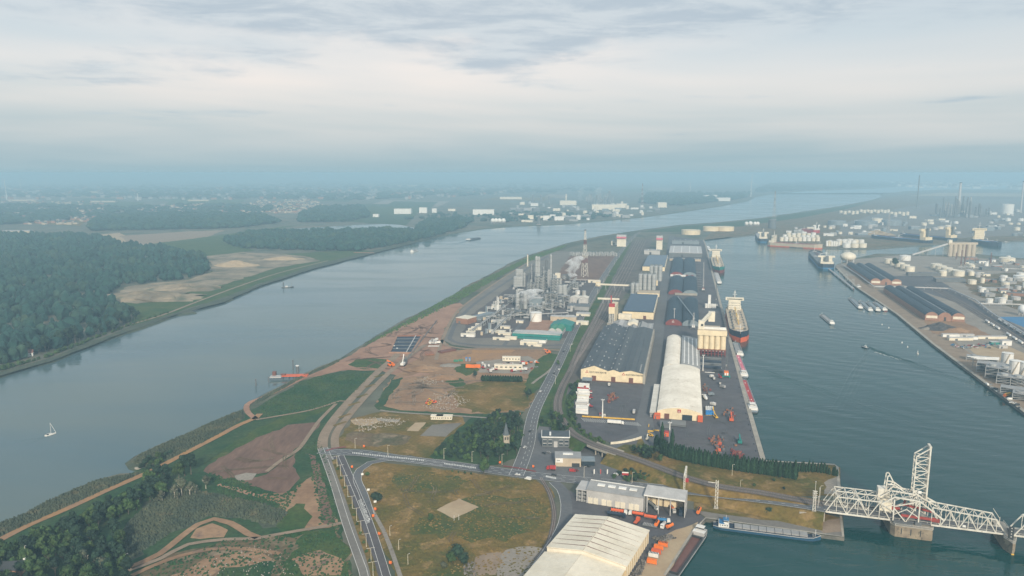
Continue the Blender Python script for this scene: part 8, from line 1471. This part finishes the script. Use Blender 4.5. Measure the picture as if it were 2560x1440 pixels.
for i, (x, y) in enumerate(((1076, 858), (1082, 854), (1088, 858), (1080, 861), (1094, 860), (1090, 853))): truck('white truck in the cluster right of the excavation pit, %s' % ('left', 'rear left', 'middle', 'front', 'right', 'rear right')[i], GP(x, y), bq.uniform(0, 3), 'white', bq.choice(('white', 'grey_light')), 'box', 'white site trucks', 8)
p_ = GP(1008, 915); t = thing('crawler_crane', 'white crawler crane with long lattice boom over the pit', 'crane', p_, radians(-12)); part(t, 'track', 'black', lambda b: (b.box(-2.4, 0, 0, 1.2, 8, 1.4), b.box(2.4, 0, 0, 1.2, 8, 1.4))); part(t, 'body', 'white', lambda b: b.box(0, -1, 1.5, 4, 8, 3)); part(t, 'mast', 'white', lambda b: b.beam((0, -3, 3), (-1, 6, 14), .9)); part(t, 'cab', 'grey', lambda b: b.box(1.6, 2.6, 1.8, 1.4, 2, 2))
e_ = Vector((16, 96, 42)); part(t, 'boom', 'steel_dark', lambda b: [b.beam(Vector((i * .9, 3, 2 + j)), e_ + Vector((i * .3, 0, j * .3)), .25) for i in (-1, 1) for j in (0, 1.4)] and [b.beam(Vector((-.8, 3, 2.6)).lerp(e_, k / 16), Vector((.8, 3, 2.6)).lerp(e_, (k + 1) / 16), .25) for k in range(16)])
forklift('orange excavator left of the crawler crane', 978, 916, 'orange', 1.6, 1.2); forklift('grey drilling machine beside the crawler crane', 1014, 908, 'steel_dark', 1.5, .3); forklift('orange machine near the end of the perimeter track', 1370, 884, 'orange', 1.3, 1.4)
for i, (x, y, m, L_, rz, lb) in enumerate(((1166, 903, 'blue_bright', 6, 0, 'left blue container on the construction yard'), (1174, 903, 'blue_bright', 6, 0, 'right blue container on the construction yard'), (1140, 905, 'green', 6, 1.5, 'left green container beside the blue ones'), (1152, 904, 'green', 6, 1.5, 'right green container beside the blue ones'), (1176, 920, 'orange', 12, 1.45, 'left orange site container'), (1190, 920, 'orange', 12, 1.45, 'right orange site container'))):
    container(lb, GP(x, y), rz, m, None, L_, 4.4 if i in (0, 1, 4, 5) else 2.6)
for lb, x, y, w, h in (('long cream site office with many windows by the hedge', 1236, 924, 36, 5.5), ('white site office with dark windows on the construction yard', 1256, 903, 24, 5), ('white twin site hut north of the churchyard, left', 1077, 1050, 12, 3.4), ('white twin site hut north of the churchyard, right', 1091, 1050, 16, 3.4)): block(lb, x, y, w, 6, h, 'cream_pale', 'roof_cream', 'site_office', 'site office', rot=radians(-4), win=6)
for i in range(34): p_ = GP(bq.uniform(1200, 1345), bq.uniform(908, 932)); (car if i % 2 else truck)('vehicle parked on the gravel construction yard', p_, bq.uniform(0, 3), bq.choice(('white', 'red', 'grey', 'dark', 'white')), **(dict(group='construction yard vehicles') if i % 2 else dict(body=bq.choice(('white', 'red', 'orange', 'grey')), kind=bq.choice(('box', 'bed')), group='construction yard vehicles', L=7)))
for i, (x, y) in enumerate(((1068, 1010), (1078, 1007), (1086, 1009), (1074, 1013))): forklift('yellow bulldozer in the group on the soil field, %s' % ('left', 'rear', 'right', 'front')[i], x, y, 'yellow' if i % 2 else 'orange_red', .9, i)
heap('broad brown earth mound on the construction site', 1060, 922, 26, 4, 'soil', 'earth_mound', .7, rs=7); heap('pale earth mound right of the haul roads', 1110, 945, 22, 3.5, 'soil', 'earth_mound', .6, rs=8); heap('round grey basin mound beside the green containers', 1125, 914, 14, 2, 'gravel', 'earth_mound', .7, rs=5)
for i, (x, y) in enumerate(((938, 1262), (906, 1193), (921, 1232))): t = thing('sign_board', 'white road sign beside the highway, %s' % ('lower', 'upper', 'middle')[i], 'sign', GP(x, y), .3); part(t, 'panel', 'white', lambda b: b.box(0, 0, 1.4, 2, .15, 1.6)); part(t, 'post', 'grey', lambda b: b.box(0, .1, 0, .15, .15, 1.6))
t = thing('rooftop_house', 'dark-roofed house hidden in the bottom left grove', 'house', GP(42, 1436, .3), .1); part(t, 'wall', 'brick', lambda b: b.box(0, 0, 0, 16, 9, 5)); rr_ = part(t, 'roof', 'dark', lambda b: b.extx([(-5.2, 5), (5.2, 5), (0, 9)], -9, 9)); part(rr_, 'chimney', 'white', lambda b: b.box(5, 1, 7, 1.2, 1.2, 3)); part(t, 'window', 'glass_dark', lambda b: b.box(0, -4.55, 1.6, 1.8, .12, 1.6))
lamp('tall white pole standing in the bottom left grove', GP(68, 1425), 0, 16, .6); lamp('street lamp at the end of the grove track', GP(317, 1415), 0, 8, 1)
t = thing('inlet_jetty', 'small curved stone jetty in the river inlet', 'jetty'); A_ = wpts([(338, 1168), (352, 1170), (368, 1174)]); [part(t, 'block', 'concrete', lambda b: b.beam(A_[k] + Vector((0, 0, -.8)), A_[k + 1] + Vector((0, 0, -.8)), 1.6, 1.6)) for k in range(2)]
t = thing('goal_frame', 'two white goal posts at the edge of the sand court', 'goal', GP(1142, 1302), .3); part(t, 'post', 'white', lambda b: (b.cyl(-2, 0, 0, .12, 4, 6), b.cyl(1.5, 0, 0, .12, 4, 6)))
# ripples thrown by the boats
def wake(label, px, py, ends, n=4, h=.9, gap=5.):
    p_ = G(px, py, WZ); b = MB()
    for ex, ey in ends:
        e = G(ex, ey, WZ); d = e - p_; L = d.length; d.normalize(); nr = Vector((-d.y, d.x, 0)); s = 1 if nr.y < 0 else -1
        for k in range(n):
            m = 50; A, T, B = [], [], []
            for i in range(m + 1):
                f = i / m; c = p_ + d * (L * f) + nr * s * (gap * k * (.3 + f) + 1.2 * sin(f * 9 + k)); hh = h * (1 - f * .75) * (.75 + .25 * sin(i * .9 + k * 2)) * (1 - .15 * k); w = 1.1 + .9 * f
                A.append(tuple(c - nr * w + Vector((0, 0, -.05)))); T.append(tuple(c + Vector((0, 0, hh)))); B.append(tuple(c + nr * w + Vector((0, 0, -.05))))
            q = m + 1; b.add(A + T + B, [(i, i + 1, q + i + 1, q + i) for i in range(m)] + [(q + i, q + i + 1, 2 * q + i + 1, 2 * q + i) for i in range(m)])
    o = b.build('wake', 'dock_water' if px > 1500 else 'river_water', smooth=True); o['kind'] = 'stuff'; o['label'] = label
wake('spreading wake behind the small dock tug', 2171, 868, ((2075, 1025), (2425, 955)), 4, 1.5); wake('wake behind the motor barge in the dock', 2082, 815, ((2120, 900), (2200, 862)), 2, .5); wake('wake behind the sailing yacht', 110, 1092, ((-10, 1112), (20, 1135)), 2, .5, 3); wake('wake behind the loaded river barge', 1168, 603, ((1060, 622), (1075, 630)), 2, .9, 12)
wake('long crossing ripples spreading over the dock', 1915, 925, ((2330, 1075), (2480, 1110)), 3, .45, 14)
b = MB(); qq = random.Random(3); p_ = G(2174, 878, WZ)
for i in range(90): f = qq.random(); b.box(p_.x + 6 + f * 14 + qq.gauss(0, 1 + 2 * f), p_.y - 4 - f * 46, WZ, qq.uniform(.3, 1.2), qq.uniform(.5, 2), .06, qq.uniform(0, 3))
o = b.build('wake_foam', 'white'); o['kind'] = 'stuff'; o['label'] = 'white foam trailing behind the small dock tug'
for i, (x, y) in enumerate(((2160, 780), (2205, 812), (2222, 820), (2255, 857), (2269, 868))): t = thing('buoy', 'small white buoy floating in the dock, %s' % nth(i), 'buoy', G(x, y, WZ), 0, 'dock buoys'); part(t, 'float', 'white', lambda b: b.cone(0, 0, -.3, 1, .8, 1.2, 8)); part(t, 'topmark', 'white', lambda b: b.cone(0, 0, .9, .3, .1, 1.6, 6))
# ---------------------------------------------------------------- haze: one closed box of even pale air round the whole place
hz = MB(); hz.box(0, 16000, -12, 56000, 36000, 266.)
ho = hz.build('haze', 'paint'); ho.data.materials.clear()
hm = bpy.data.materials.new('haze'); hm.use_nodes = True; n_ = hm.node_tree; n_.nodes.clear()
pv = n_.nodes.new('ShaderNodeVolumePrincipled'); pv.inputs['Density'].default_value = HAZE_D; pv.inputs['Color'].default_value = (*HAZE_C, 1); pv.inputs['Anisotropy'].default_value = 0.0
oo = n_.nodes.new('ShaderNodeOutputMaterial'); n_.links.new(pv.outputs[0], oo.inputs['Volume'])
ho.data.materials.append(hm); ho['kind'] = 'stuff'; ho['label'] = 'pale blue haze lying over the whole port and plain'
